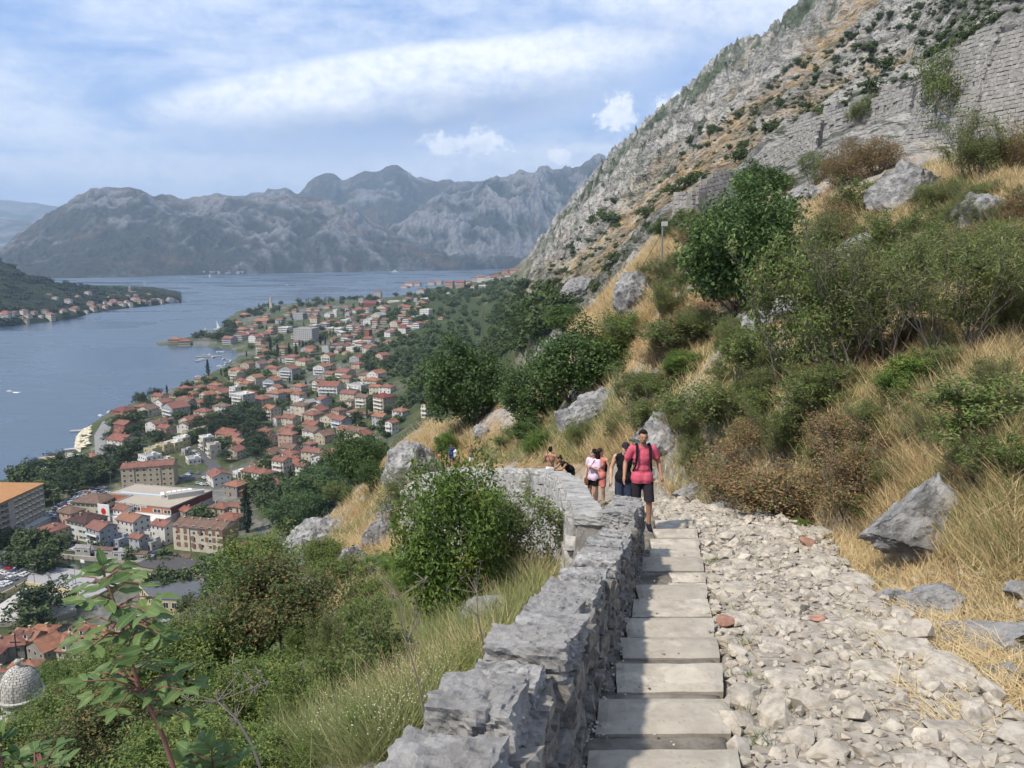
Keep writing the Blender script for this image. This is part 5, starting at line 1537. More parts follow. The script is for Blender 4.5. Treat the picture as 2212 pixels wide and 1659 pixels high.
def leaves_np(cent, normal_up, L, W, rng, jitter=0.35, shade=None, droop=0.0):
 """one folded leaf blade at each centre; returns verts, quads, shade"""
 n = len(cent)
 d = rng.normal(size=(n, 3))
 d[:, 2] = d[:, 2] * 0.7 - droop
 d /= np.linalg.norm(d, axis=1)[:, None]
 up = rng.normal(size=(n, 3)) * 0.7 + normal_up
 s = np.cross(d, up)
 s /= np.linalg.norm(s, axis=1)[:, None] + 1e-9
 nrm = np.cross(s, d)
 ln = (L * rng.uniform(1 - jitter, 1 + jitter, n))[:, None]
 wd = (W * rng.uniform(1 - jitter, 1 + jitter, n))[:, None]
 base = cent - d * ln * 0.5
 tip = cent + d * ln * 0.5 - nrm * ln * 0.12
 l = cent + s * wd * 0.5 + nrm * wd * 0.18
 r = cent - s * wd * 0.5 + nrm * wd * 0.18
 v = np.stack([base, l, tip, r], 1).reshape(-1, 3)
 f = (np.arange(n)[:, None] * 4 + np.array([[0, 1, 2, 3]]))
 sh = rng.random(n) if shade is None else np.clip(shade + rng.uniform(-0.25, 0.25, n), 0, 1)
 return v, f, np.repeat(sh, 4)

def clump_centres(rng, n, rad, hollow=0.55, flat_bottom=0.0, lump=0.25):
 """points through an uneven crown volume of half-axes rad"""
 p = rng.normal(size=(n, 3))
 p /= np.linalg.norm(p, axis=1)[:, None]
 rr_ = (hollow + (1 - hollow) * rng.random(n) ** 0.6)
 bump_ = 1 + lump * 2.2 * perlin(p[:, 0] * 1.7 + 3.1, p[:, 1] * 1.7 + 8, p[:, 2] * 1.7 + rng.random() * 50 + 0.37)
 p = p * (rr_ * bump_)[:, None] * np.array(rad)
 if flat_bottom:
  p[:, 2] = np.where(p[:, 2] < 0, p[:, 2] * (1 - flat_bottom), p[:, 2])
 return p

def crown_mesh(name, seed, rad, nclump, per, spread, L, W, mat, hollow=0.55, flat=0.3, zc=0.0, lump=0.25, extra=None, shape=None, core=0.0):
 rng = np.random.default_rng(seed)
 c = clump_centres(rng, nclump, rad, hollow, flat, lump)
 if shape is not None:
  c = shape(c)
 tone = np.clip(0.45 + 0.25 * rng.normal(size=nclump), 0, 1)
 pts = np.repeat(c, per, 0) + rng.normal(size=(nclump * per, 3)) * spread
 out = pts / (np.linalg.norm(pts, axis=1)[:, None] + 1e-6)
 up = out * 0.7 + np.array([0, 0, 0.9])
 v, f, sh = leaves_np(pts, up, L, W, rng, shade=np.repeat(tone, per))
 v[:, 2] += zc
 mats, mi, fl = [mat], np.zeros(len(f), int), f
 if extra is not None:
  mats.append(extra[0])
  k = rng.random(nclump) < extra[1]
  mi = np.repeat(k, per).astype(int)
 me = mesh_np(name, v, fl, False, mats, mi)
 set_col(me, np.repeat(sh[:, None], 3, 1))
 return me

def branch_mesh(name, seed, H, spread, mat, levels=3, trunk_r=0.1, stems=1, up=0.6, nsub=4, tips=None, zig=0.12, r_min=0.004, seg=5):
 """a limbed, tapering trunk; collects twig ends in tips"""
 rng = random.Random(seed)
 mb = MB()

 def grow(p, d, L, r, lev):
  pts, rad = [p.copy()], [r]
  n = seg if lev == 0 else 4
  for i in range(n):
   d = (d + Vector((rng.uniform(-zig, zig), rng.uniform(-zig, zig), rng.uniform(-zig * 0.5, zig)))).normalized()
   p = p + d * (L / n)
   pts.append(p.copy())
   rad.append(max(r * (1 - 0.62 * (i + 1) / n), r_min))
  mb.tube(pts, rad, 6 if lev == 0 else (4 if lev == 1 else 3), 0, False)
  if lev >= levels:
   if tips is not None:
    tips.extend([tuple(q) for q in pts[2:]])
   return
  for k in range(nsub + (1 if lev == 0 else 0)):
   f_ = rng.uniform(0.35, 1.0)
   i = min(int(f_ * n), n - 1)
   q = pts[i].lerp(pts[i + 1], f_ * n - i)
   a = Vector((rng.gauss(0, 1), rng.gauss(0, 1), rng.gauss(0, 0.6) + up))
   dd = (d * 0.55 + a.normalized() * spread).normalized()
   grow(q, dd, L * rng.uniform(0.45, 0.75), max(rad[i] * 0.6, r_min), lev + 1)
 for s_ in range(stems):
  a = Vector((rng.gauss(0, 0.35), rng.gauss(0, 0.35), 1)).normalized() if stems > 1 else Vector((rng.gauss(0, 0.1), rng.gauss(0, 0.1), 1)).normalized()
  grow(Vector((rng.uniform(-.1, .1) * (stems > 1), rng.uniform(-.1, .1) * (stems > 1), -0.3)), a, H * (0.55 if stems == 1 else 0.6), trunk_r, 0)
 return mb.mesh(name, [mat], True)

def leaves_on(name, seed, tips, per, spread, L, W, mat, extra=None, droop=0.0):
 rng = np.random.default_rng(seed)
 t_ = np.array(tips)
 pts = np.repeat(t_, per, 0) + rng.normal(size=(len(t_) * per, 3)) * spread
 tone = np.repeat(np.clip(0.5 + 0.22 * rng.normal(size=len(t_)), 0, 1), per)
 v, f, sh = leaves_np(pts, np.array([0, 0, 1.0]), L, W, rng, shade=tone, droop=droop)
 mats, mi = [mat], np.zeros(len(f), int)
 if extra is not None:
  mats.append(extra[0])
  mi = (np.repeat(rng.random(len(t_)), per) < extra[1]).astype(int)
 me = mesh_np(name, v, f, False, mats, mi)
 set_col(me, np.repeat(sh[:, None], 3, 1))
 return me

# ---- library (every plant 1 m high unless its builder says so; scaled when placed)
LIB = {}

def lib(kind, crown, wood=None):
 LIB.setdefault(kind, []).append((crown, wood))

for i in range(4):       # dense round tree: crown of half-axes ~0.5 around z 0.58
 w_ = branch_mesh('tree_wood', 40 + i, 0.9, 0.8, M_bark, 2, 0.035, 1, 0.5, 5)
 lib('tree', crown_mesh('tree_crown', 50 + i, (0.49, 0.49, 0.41), 290, 36, 0.046, 0.040, 0.024, M_leaf_dark, 0.5, 0.25, 0.56, 0.4), w_)
for i in range(5):       # town trees, small in the picture
 lib('town', crown_mesh('town_tree', 70 + i, (0.5, 0.5, 0.42), 60, 14, 0.075, 0.14, 0.095, M_leaf_town, 0.45, 0.25, 0.48, 0.45))
for i in range(3):
 lib('pine', crown_mesh('town_pine', 80 + i, (0.5, 0.5, 0.40), 46, 18, 0.07, 0.13, 0.05, M_leaf_cyp, 0.4, 0.5, 0.56, 0.55), branch_mesh('pine_wood', 84 + i, 0.75, 0.8, M_bark, 1, 0.03, 1, 0.3, 4))
def cyp(c):
 c = c.copy(); k = (c[:, 2] + 0.5)
 wv = np.clip(1.15 * np.minimum(k * 4, 1) * (1 - k) ** 0.55, 0.05, 1)
 c[:, 0] *= wv; c[:, 1] *= wv
 return c
for i in range(2):
 lib('cypress', crown_mesh('cypress', 90 + i, (0.13, 0.13, 0.5), 140, 10, 0.018, 0.06, 0.03, M_leaf_cyp, 0.3, 0.0, 0.5, 0.2, shape=cyp))
for i in range(3):       # shrubs of the mountain side
 lib('scrub', crown_mesh('mountain_shrub', 100 + i, (0.5, 0.5, 0.36), 40, 12, 0.09, 0.15, 0.09, M_leaf_town, 0.3, 0.5, 0.28, 0.5))
for i in range(3):       # dense leafy bush, leaves long and glossy
 w_ = branch_mesh('bush_wood', 110 + i, 0.9, 0.7, M_bark, 2, 0.02, 4, 0.8, 4)
 lib('bush', crown_mesh('bush_crown', 115 + i, (0.44, 0.44, 0.48), 360, 40, 0.045, 0.042, 0.017, M_leaf_bush, 0.45, 0.1, 0.48, 0.45, (M_leaf_yel, 0.10)), w_)
for i in range(4):       # sparse shrub with its branches showing
 tips = []
 w_ = branch_mesh('shrub_wood', 130 + i, 1.15, 0.75, M_twig, 3, 0.016, 4, 0.7, 4, tips, 0.2, 0.0022)
 lib('sparse', leaves_on('shrub_leaves', 131 + i, tips, 5, 0.035, 0.045, 0.022, M_leaf_mid, (M_leaf_olive, 0.4)), w_)
for i in range(4):       # olive-green wiry shrub
 tips = []
 w_ = branch_mesh('wiry_wood', 150 + i, 1.15, 0.55, M_twig, 3, 0.014, 6, 1.3, 4, tips, 0.16, 0.002)
 lib('wiry', leaves_on('wiry_leaves', 151 + i, tips, 8, 0.035, 0.042, 0.008, M_leaf_olive, (M_leaf_mid, 0.35)), w_)
for i in range(3):       # dried-out bush
 tips = []
 w_ = branch_mesh('dry_wood', 170 + i, 1.0, 0.9, M_twig, 3, 0.014, 7, 0.35, 4, tips, 0.25, 0.002)
 lib('dry', leaves_on('dry_leaves', 171 + i, tips, 5, 0.045, 0.033, 0.015, M_leaf_dry, (M_leaf_olive, 0.28)), w_)
for i in range(3):       # airy green tree of the slope below
 tips = []
 w_ = branch_mesh('slope_wood', 190 + i, 1.1, 0.75, M_bark, 3, 0.022, 3, 0.6, 5, tips, 0.18, 0.002)
 lib('slope', leaves_on('slope_leaves', 191 + i, tips, 9, 0.05, 0.036, 0.018, M_leaf_mid, (M_leaf_yel, 0.18)), w_)
for i in range(2):       # reddish airy tree
 tips = []
 w_ = branch_mesh('red_wood', 210 + i, 1.1, 0.8, M_bark, 3, 0.022, 3, 0.6, 5, tips, 0.18, 0.002)
 lib('reddish', leaves_on('red_leaves', 211 + i, tips, 10, 0.05, 0.03, 0.016, M_leaf_red, (M_leaf_dark, 0.5)), w_)
lib('crimson', crown_mesh('crimson_crown', 230, (0.5, 0.5, 0.4), 60, 20, 0.06, 0.06, 0.03, M_leaf_crim, 0.3, 0.3, 0.4, 0.4))
for i in range(2):       # low yellow-green tussocky bush
 lib('fern', crown_mesh('fern_crown', 240 + i, (0.5, 0.5, 0.45), 160, 30, 0.05, 0.06, 0.010, M_leaf_yel, 0.3, 0.5, 0.35, 0.4, (M_leaf_mid, 0.35)))

PLANTS = []

def plant(kind, X, Y, wpx, hpx, name='shrub', label=None, cat='shrub', group=None, pos=None, var=None, parts=True, rmin=2.0, wide=1.0, sink=0.05):
 p_ = pos if pos is not None else hit(X, Y, rmin)
 if p_ is None:
  return None
 ax = p_.y * CP - (p_.z - CAM_H) * SP
 w_, h_ = wpx * ax / FOC, hpx * ax / FOC
 cr, wd = LIB[kind][(var if var is not None else random.randrange(99)) % len(LIB[kind])]
 rz = random.uniform(0, 6.28)
 if wd is not None and parts:
  root = empty(name, (p_.x, p_.y, p_.z - sink * h_), rz)
  root.scale = (w_, w_, h_)
  ob('crown', cr, root)
  ob('trunk', wd, root)
 else:
  root = ob(name, cr, None, (p_.x, p_.y, p_.z - sink * h_), (0, 0, rz), (w_, w_, h_))
 if label:
  tag(root, label, cat, group)
 PLANTS.append((p_.x, p_.y, w_ / 2))
 return root

# ---- trees of the town: picture regions filled with single trees
def inside(poly_, x, y):
 c_ = False
 for i in range(len(poly_)):
  (ax, ay), (bx, by) = poly_[i], poly_[i - 1]
  if (ay > y) != (by > y) and x < (bx - ax) * (y - ay) / (by - ay) + ax:
   c_ = not c_
 return c_

FT = np.array(FOOT)
TREES = []

def fill(poly_, n, kinds, dmin, dmax, zone, clear=1.0, gap=0.55):
 xs, ys = [p[0] for p in poly_], [p[1] for p in poly_]
 k, tries = 0, 0
 while k < n and tries < n * 30:
  tries += 1
  X, Y = random.uniform(min(xs), max(xs)), random.uniform(min(ys), max(ys))
  if not inside(poly_, X, Y):
   continue
  p_ = hit(X, Y, 175)
  if p_ is None or p_.z < 0.9 or (p_.x ** 2 + p_.y ** 2) < 175 ** 2:
   continue
  s_ = random.uniform(dmin, dmax)
  if np.any(np.hypot(FT[:, 0] - p_.x, FT[:, 1] - p_.y) < FT[:, 2] * clear + s_ * 0.22):
   continue
  if any((t_[0].x - p_.x) ** 2 + (t_[0].y - p_.y) ** 2 < (gap * (t_[1] + s_) * 0.5) ** 2 for t_ in TREES):
   continue
  TREES.append((p_, s_, random.choice(kinds), zone, X, Y))
  k += 1

T_, N_, C_ = 'town', 'pine', 'cypress'
fill([(780, 800), (860, 690), (960, 640), (1080, 600), (1130, 600), (1180, 650), (1230, 690), (1160, 760), (1000, 790), (930, 880), (860, 880), (880, 820)], 330, [T_], 7, 13, 'on the wooded slope above the town')
fill([(545, 668), (600, 655), (700, 645), (800, 640), (860, 640), (800, 652), (700, 662), (600, 676), (520, 690)], 70, [T_, T_, N_, C_], 9, 16, 'along the wooded headland crest', 0.6)
fill([(230, 930), (300, 870), (400, 850), (480, 860), (520, 900), (560, 960), (500, 1010), (430, 960), (330, 960), (290, 1000), (230, 1010)], 48, [T_, N_, N_], 9, 15, 'in the park behind the beach')
fill([(20, 1035), (60, 1020), (150, 1010), (240, 1005), (250, 1035), (180, 1070), (100, 1090), (40, 1060)], 28, [N_, T_], 10, 15, 'on the waterfront behind the hotel', 0.8)
fill([(455, 910), (540, 890), (580, 950), (560, 1000), (480, 990)], 16, [N_, T_], 13, 20, 'beside the flat-roofed blocks')
fill([(330, 860), (500, 800), (640, 730), (800, 680), (900, 690), (900, 900), (780, 1000), (560, 1060), (500, 1040), (640, 930), (500, 860)], 270, [T_, T_, T_, T_, C_], 5, 10, 'among the town gardens', 0.85)
fill([(520, 800), (560, 700), (650, 680), (900, 640), (960, 640), (840, 720), (700, 780)], 170, [T_, T_, T_, C_], 6, 11, 'among the houses below the headland', 0.8)
fill([(410, 728), (480, 700), (510, 700), (520, 735), (470, 738), (420, 736)], 18, [N_, T_], 10, 16, 'behind the small harbour spit', 0.6)
fill([(600, 1030), (720, 1000), (800, 960), (840, 985), (760, 1050), (640, 1110), (560, 1110), (540, 1070)], 46, [T_], 8, 14, 'at the foot of the near slope', 0.8)
fill([(0, 1170), (60, 1160), (120, 1190), (100, 1240), (60, 1230), (0, 1200)], 12, [T_], 8, 13, 'around the river car park', 0.7)
fill([(350, 1230), (470, 1240), (460, 1330), (350, 1320)], 16, [T_], 9, 14, 'beside the school', 0.7)
fill([(880, 640), (1000, 615), (1090, 600), (1120, 590), (1120, 620), (1000, 650), (900, 660)], 60, [T_], 8, 14, 'below the far settlement', 0.7)
for (X, Y, s_, k_) in [(535, 1150, 26, C_), (608, 1135, 22, C_), (627, 1128, 18, C_), (450, 812, 20, C_), (625, 765, 16, C_), (640, 770, 18, C_), (655, 762, 16, C_), (585, 760, 20, C_), (600, 770, 18, C_), (692, 745, 16, C_), (440, 1135, 12, T_), (215, 1180, 9, T_), (135, 1185, 8, T_), (65, 1340, 15, N_), (108, 1330, 16, N_), (290, 1215, 9, T_), (95, 1235, 12, T_), (75, 1375, 13, T_)]:
 p_ = hit(X, Y, 175)
 TREES.append((p_, s_, k_, {C_: 'standing tall among the roofs', T_: 'single by the river', N_: 'between court and moat'}[k_], X, Y))
def app(t_):
 return t_[1] / math.hypot(t_[0].x, t_[0].y)

_thin = {}

def thin(me_, step=6, grow=2.0):
 """a lighter copy of a small crown for far masses: fewer, larger leaves"""
 if me_.name not in _thin:
  n_ = len(me_.vertices)
  co = np.empty(n_ * 3, np.float32); me_.vertices.foreach_get('co', co); co = co.reshape(-1, 4, 3)[::step]
  cl = np.empty(n_ * 4, np.float32); me_.color_attributes['Col'].data.foreach_get('color', cl); cl = cl.reshape(-1, 4, 4)[::step]
  ctr = co.mean(1, keepdims=True)
  _thin[me_.name] = ((ctr + (co - ctr) * grow).reshape(-1, 3), cl.reshape(-1, 4)[:, :3])
 return _thin[me_.name]

def label_rows(items, text, rows, cat, group):
 """items (X, Y, object): split by height in the picture, then counted from the left"""
 items = sorted(items, key=lambda q: q[1])
 n_ = len(items)
 for r_, rn in enumerate(rows):
  part = sorted(items[n_ * r_ // len(rows):n_ * (r_ + 1) // len(rows)], key=lambda q: q[0])
  for i, (X, Y, o_) in enumerate(part):
   tag(o_, f"{text}{', ' + rn if rn else ''}, {ORD[min(i + 1, len(ORD) - 1)]} from left", cat, group)

KN = {T_: ('leafy_tree', 'round dark green tree', 'tree'), N_: ('pine_tree', 'spreading dark pine tree', 'tree'), C_: ('cypress', 'narrow dark cypress', 'tree')}
rest_v, rest_f, rest_c, off_ = [], [], [], 0
by_kind = {}
for t_ in TREES:
 by_kind.setdefault(t_[2], []).append(t_)
for k_, lst in by_kind.items():
 lst.sort(key=app, reverse=True)
 singles, rest = lst[:280], lst[280:]
 zs_ = {}
 for t_ in singles:
  zs_.setdefault(t_[3], []).append(t_)
 for z_, l2 in zs_.items():
  l2.sort(key=lambda q: q[4])
  for i, (p_, s_, kk, zn, X, Y) in enumerate(l2):
   nm, ds, ct_ = KN[kk]
   hh = s_ * random.uniform(0.75, 1.0) if kk != C_ else s_
   cr, wd = random.choice(LIB[kk])
   ww = s_ if kk != C_ else s_ * random.uniform(0.8, 1.1)
   o_ = ob(nm, cr, None, (p_.x, p_.y, p_.z - 0.3), (0, 0, random.uniform(0, 6.28)), (ww, ww, hh))
   if wd is not None and app((p_, s_)) > 0.03:
    ob('trunk', wd, o_)
   lab = f"{ds} {zn}, {ORD[i + 1]} from left" if i + 1 < len(ORD) else f"{ds} {zn}, at the right end"
   if len(l2) > 95:
    half_ = sorted(q[5] for q in l2)[len(l2) // 2]
    up_ = Y < half_
    same = [q for q in l2 if (q[5] < half_) == up_]
    lab = f"{ds} {zn}, {'upper' if up_ else 'lower'} half, {ORD[min(same.index((p_, s_, kk, zn, X, Y)) + 1, len(ORD) - 1)]} from left"
   tag(o_, lab, ct_, f"{ds}s {zn}")
 for (p_, s_, kk, zn, X, Y) in rest:
  cr = random.choice(LIB[kk])[0]
  co, cl = thin(cr)
  n_ = len(co)
  a_ = random.uniform(0, 6.28)
  x_, y_ = co[:, 0] * math.cos(a_) - co[:, 1] * math.sin(a_), co[:, 0] * math.sin(a_) + co[:, 1] * math.cos(a_)
  rest_v.append(np.stack([x_ * s_ + p_.x, y_ * s_ + p_.y, co[:, 2] * s_ * 0.85 + p_.z - 0.3], -1))
  rest_f.append(np.arange(n_).reshape(-1, 4) + off_)
  rest_c.append(cl); off_ += n_
if rest_v:
 me = mesh_np('far_wood', np.concatenate(rest_v), np.concatenate(rest_f), False, [M_leaf_town])
 set_col(me, np.concatenate(rest_c))
 tag(ob('far_wood', me), 'mass of small far trees between the town houses', 'wood', None, 'stuff')

# ---- shrubs dotted over the mountain side
mp = [(1130, 600), (1200, 540), (1300, 440), (1420, 330), (1560, 250), (1700, 150), (1850, 60), (2000, 0), (2212, 0), (2212, 60), (2000, 140), (1960, 220), (1700, 300), (1600, 390), (1450, 450), (1400, 500), (1260, 660), (1180, 680)]
sh_list = []
k = 0
while k < 280:
 X, Y = random.uniform(1130, 2212), random.uniform(0, 680)
 if not inside(mp, X, Y):
  continue
 p_ = hit(X, Y, 130)
 if p_ is None:
  continue
 if fbm(np.array(p_.x / 60), np.array(p_.y / 60), np.array(p_.z / 60), 3) < 0.03 and random.random() < 0.93:
  continue
 r_ = math.hypot(p_.x, p_.y)
 px_ = (5 + 24 * random.random() ** 2.2) * (1.35 if r_ < 260 else 0.85)
 sh_list.append((X, Y, p_, px_)); k += 1
sh_list.sort()
items = [(X, Y, plant('scrub', X, Y, px_, px_ * random.uniform(0.7, 1.1), 'mountain_shrub', pos=p_)) for (X, Y, p_, px_) in sh_list]
label_rows(items, 'small dark shrub on the rocky mountain side', ['top band', 'upper middle band', 'lower middle band', 'bottom band'], 'shrub', 'shrubs on the rocky mountain side')
sv, sf, sc2, so_ = [], [], [], 0
k = 0
while k < 1250:
 X, Y = random.uniform(1130, 2212), random.uniform(0, 680)
 if not inside(mp, X, Y):
  continue
 k += 1
 p_ = hit(X, Y, 130)
 if p_ is None or fbm(np.array(p_.x / 45), np.array(p_.y / 45), np.array(p_.z / 45), 2) < 0.0:
  continue
 co, cl = thin(random.choice(LIB['scrub'])[0])
 r_ = math.hypot(p_.x, p_.y)
 s_ = (3 + 9 * random.random() ** 2) * r_ / FOC
 sv.append(co * np.array((s_ * 1.3, s_ * 1.3, s_)) + np.array((p_.x, p_.y, p_.z - 0.1 * s_))); sf.append(np.arange(len(co)).reshape(-1, 4) + so_); sc2.append(cl); so_ += len(co)
me = mesh_np('mountain_scrub', np.concatenate(sv), np.concatenate(sf), False, [M_leaf_town])
set_col(me, np.concatenate(sc2))
tag(ob('mountain_scrub', me), 'specks of low scrub all over the rocky mountain side', 'scrub', None, 'stuff')
for i, (X, Y, w_, h_, lab) in enumerate([
  (1205, 690, 50, 34, 'dark shrub at the foot of the rocky mountain, beside the dark trees'), (1320, 480, 60, 34, 'broad dark juniper on the rocky slope left of the ruined bastion'), (1465, 420, 56, 34, 'dark leafy tree growing against the left side of the ruined bastion'),
  (1600, 345, 40, 44, 'dark pointed tree on the mountain just above the ruined bastion'), (1400, 465, 44, 30, 'dark shrub below the juniper on the rocky slope')]):
 plant('scrub', X, Y, w_, h_, 'mountain_tree', lab, 'tree', rmin=100)
# ------------------------------------------------------------------ stone
def stone_mat(name, lo, hi, scale=3.0, bump=0.03, dark=0.5, warm=0.0, bstr=0.8, rv=0.35):
 m, t, b = material(name, hi, 0.93, 0.15)
 c = t.new('ShaderNodeNewGeometry').outputs['Position']
 inf = t.new('ShaderNodeObjectInfo')
 vm = t.new('ShaderNodeVectorMath', operation='ADD')
 t.l.new(c, vm.inputs[0])
 sc_ = t.new('ShaderNodeVectorMath', operation='SCALE')
 t.l.new(inf.outputs['Location'], sc_.inputs[0]); sc_.inputs['Scale'].default_value = 3.7
 t.l.new(sc_.outputs[0], vm.inputs[1])
 c = vm.outputs[0]
 n = t.noise(c, scale, 9, 0.68)
 n2 = t.noise(c, scale * 3.7, 7, 0.7)
 n3 = t.noise(c, scale * 0.6, 4, 0.6, 0.8)
 col = t.mix(t.ss(n, 0.30, 0.66), lo, hi)
 col = t.mix(t.mul(t.ss(n2, 0.56, 0.68), dark), col, tuple(x * 0.35 for x in lo))
 col = t.mix(t.mul(t.ss(n3, 0.50, 0.68), 0.6), col, tuple(min(1, x * 1.4) for x in hi))
 if warm:
  col = t.mix(t.mul(t.ss(t.noise(c, scale * 1.9, 4), 0.6, 0.72), warm), col, (0.40, 0.25, 0.10))
 col = t.mix(t.mul(inf.outputs['Random'], rv), col, tuple(x * 0.6 for x in hi))
 t.l.new(col, b.inputs['Base Color'])
 h = t.add(n, t.mul(n2, 0.4))
 t.l.new(t.bump(h, bstr, bump), b.inputs['Normal'])
 return m

M_wallstone = stone_mat('parapet_limestone', (0.10, 0.097, 0.092), (0.36, 0.35, 0.335), 7.0, 0.04, 0.9, 0.12, 0.8, 0.75)
M_facestone = stone_mat('face_limestone', (0.08, 0.073, 0.065), (0.25, 0.235, 0.21), 8.0, 0.025, 0.8, 0.25)
M_farstone = stone_mat('far_wall_limestone', (0.17, 0.165, 0.158), (0.42, 0.41, 0.39), 4.0, 0.04, 0.7)
M_mortar = stone_mat('old_mortar', (0.085, 0.075, 0.065), (0.19, 0.17, 0.15), 5.0, 0.05, 0.8)
M_slab = stone_mat('stair_slab', (0.28, 0.25, 0.205), (0.43, 0.39, 0.325), 5.0, 0.012, 0.5, 0.0, 0.5, 0.6)
M_dirt = stone_mat('stair_dirt', (0.10, 0.09, 0.075), (0.21, 0.19, 0.16), 4.0, 0.02, 0.4)
M_rubble = stone_mat('path_stone', (0.21, 0.187, 0.155), (0.43, 0.387, 0.325), 9.0, 0.006, 0.35, 0.08)
M_brickbit = stone_mat('brick_shard', (0.22, 0.11, 0.08), (0.34, 0.20, 0.15), 14.0, 0.01, 0.3)
M_rock = stone_mat('grey_rock', (0.075, 0.075, 0.075), (0.32, 0.315, 0.31), 2.2, 0.16, 0.9, 0.06)
M_fort = stone_mat('fort_stone', (0.14, 0.133, 0.122), (0.31, 0.297, 0.275), 2.0, 0.06, 0.6)
M_fortj = stone_mat('fort_joint', (0.13, 0.12, 0.11), (0.24, 0.225, 0.205), 1.5, 0.05, 0.6)

def rock_np(seed, sub=2, cuts=9, noise=0.10, flat=1.0, dl=0.45, dh=0.8):
 rng = np.random.default_rng(seed)
 bm = bmesh.new()
 bmesh.ops.create_icosphere(bm, subdivisions=sub, radius=1.0)
 v = np.array([q.co[:] for q in bm.verts])
 f = np.array([[x.index for x in q.verts] for q in bm.faces])
 bm.free()
 for i in range(cuts):
  n = rng.normal(size=3); n /= np.linalg.norm(n)
  d = rng.uniform(dl, dh)
  s = v @ n
  v = v - np.outer(np.maximum(s - d, 0), n)
 o = rng.random(3) * 40
 v = v * (1 + noise * 2 * fbm(v[:, 0] * 1.6 + o[0], v[:, 1] * 1.6 + o[1], v[:, 2] * 1.6 + o[2], 3))[:, None]
 v = v + noise * 0.5 * perlin(v[:, 0] * 5 + o[0], v[:, 1] * 5 + o[1], v[:, 2] * 5 + o[2])[:, None] * v
 v -= v.mean(0)
 v /= np.abs(v).max(0)
 v[:, 2] *= flat
 return v * 0.5, f

def shard_np(seed, n=13):
 """an angular broken stone: hull of a few points, unit size"""
 rng = np.random.default_rng(seed)
 p = rng.normal(size=(n, 3))
 p /= np.linalg.norm(p, axis=1)[:, None]
 p *= rng.uniform(0.75, 1.05, n)[:, None]
 bm = bmesh.new()
 for q in p:
  bm.verts.new(q)
 r_ = bmesh.ops.convex_hull(bm, input=bm.verts[:])
 bmesh.ops.delete(bm, geom=[g for g in r_['geom_interior'] if isinstance(g, bmesh.types.BMVert)], context='VERTS')
 bmesh.ops.recalc_face_normals(bm, faces=bm.faces[:])
 bm.verts.index_update()
 v = np.array([q.co[:] for q in bm.verts])
 f = np.array([[x.index for x in q.verts] for q in bm.faces if len(q.verts) == 3])
 bm.free()
 v -= (v.max(0) + v.min(0)) / 2
 v /= np.abs(v).max(0)
 return v * 0.5, f

def rock_mesh(name, seed, sub, mat, cuts=9, noise=0.10, smooth=False):
 v, f = rock_np(seed, sub, cuts, noise)
 return mesh_np(name, v, f, smooth, [mat])

def block_np(seed, nx=3, ny=3, nz=3, rough=0.06, rnd=0.18):
 """a rough-dressed block: rounded box with chipped faces, unit size"""
 rng = np.random.default_rng(seed)
 bm = bmesh.new()
 bmesh.ops.create_cube(bm, size=1.0)
 bmesh.ops.subdivide_edges(bm, edges=bm.edges[:], cuts=nx, use_grid_fill=True)
 v = np.array([q.co[:] for q in bm.verts])
 f = [[x.index for x in q.verts] for q in bm.faces]
 bm.free()
 s = np.sign(v) * np.abs(v * 2) ** 1.0
 ln = np.linalg.norm(s, axis=1)[:, None]
 v = v * (1 - rnd) + rnd * (s / ln * 0.62)
 o = rng.random(3) * 50
 d = fbm(v[:, 0] * 3 + o[0], v[:, 1] * 3 + o[1], v[:, 2] * 3 + o[2], 2) * 0.5 + fbm(v[:, 0] * 8 + o[0], v[:, 1] * 8 + o[1], v[:, 2] * 8 + o[2], 3, 0.6) * 0.5
 d2 = ridged(v[:, 0] * 3.5 + o[1], v[:, 1] * 3.5 + o[0], v[:, 2] * 3.5 + o[2], 3, 0.6) - 0.6
 v = v + (v / (np.linalg.norm(v, axis=1)[:, None] + 1e-6)) * (d * rough * 2.2 + d2 * rough)[:, None]
 k = rng.uniform(-0.08, 0.08, 4)
 v[:, 0] += k[0] * v[:, 2] + k[1] * v[:, 1]
 v[:, 2] += k[2] * v[:, 0]
 return v, np.array(f)

def block_mesh(name, seed, n, mat, rough=0.06, rnd=0.18, smooth=False):
 v, f = block_np(seed, n, n, n, rough, rnd)
 return mesh_np(name, v, f, smooth, [mat])

FACE = [block_mesh('face_stone', 300 + i, 3, M_facestone, 0.14, 0.2) for i in range(8)]
CAPS = [block_mesh('cap_stone', 320 + i, 19, M_wallstone, 0.13, 0.12) for i in range(6)]
FARS_ = [block_mesh('wall_stone', 340 + i, 2, M_farstone, 0.12, 0.12) for i in range(8)]
LOWS = [block_mesh('low_stone', 345 + i, 1, M_farstone, 0.12, 0.12) for i in range(6)]
FCAP = [block_mesh('far_cap_stone', 350 + i, 5, M_farstone, 0.08, 0.2) for i in range(5)]

# ------------------------------------------------------------------ near parapet beside the stairs
Tdir = Vector((0.2245, 0.9745, 0.0))
wall = empty('parapet_wall', (x_in(1.4), 1.4, float(path_z(1.4))))
tag(wall, 'rough grey limestone parapet wall along the left of the stone stairs', 'wall')
WO = Vector(wall.location)

def wall_h(y):
 return 0.80 if y < 6.6 else (0.66 if y < 9.3 else 0.80)

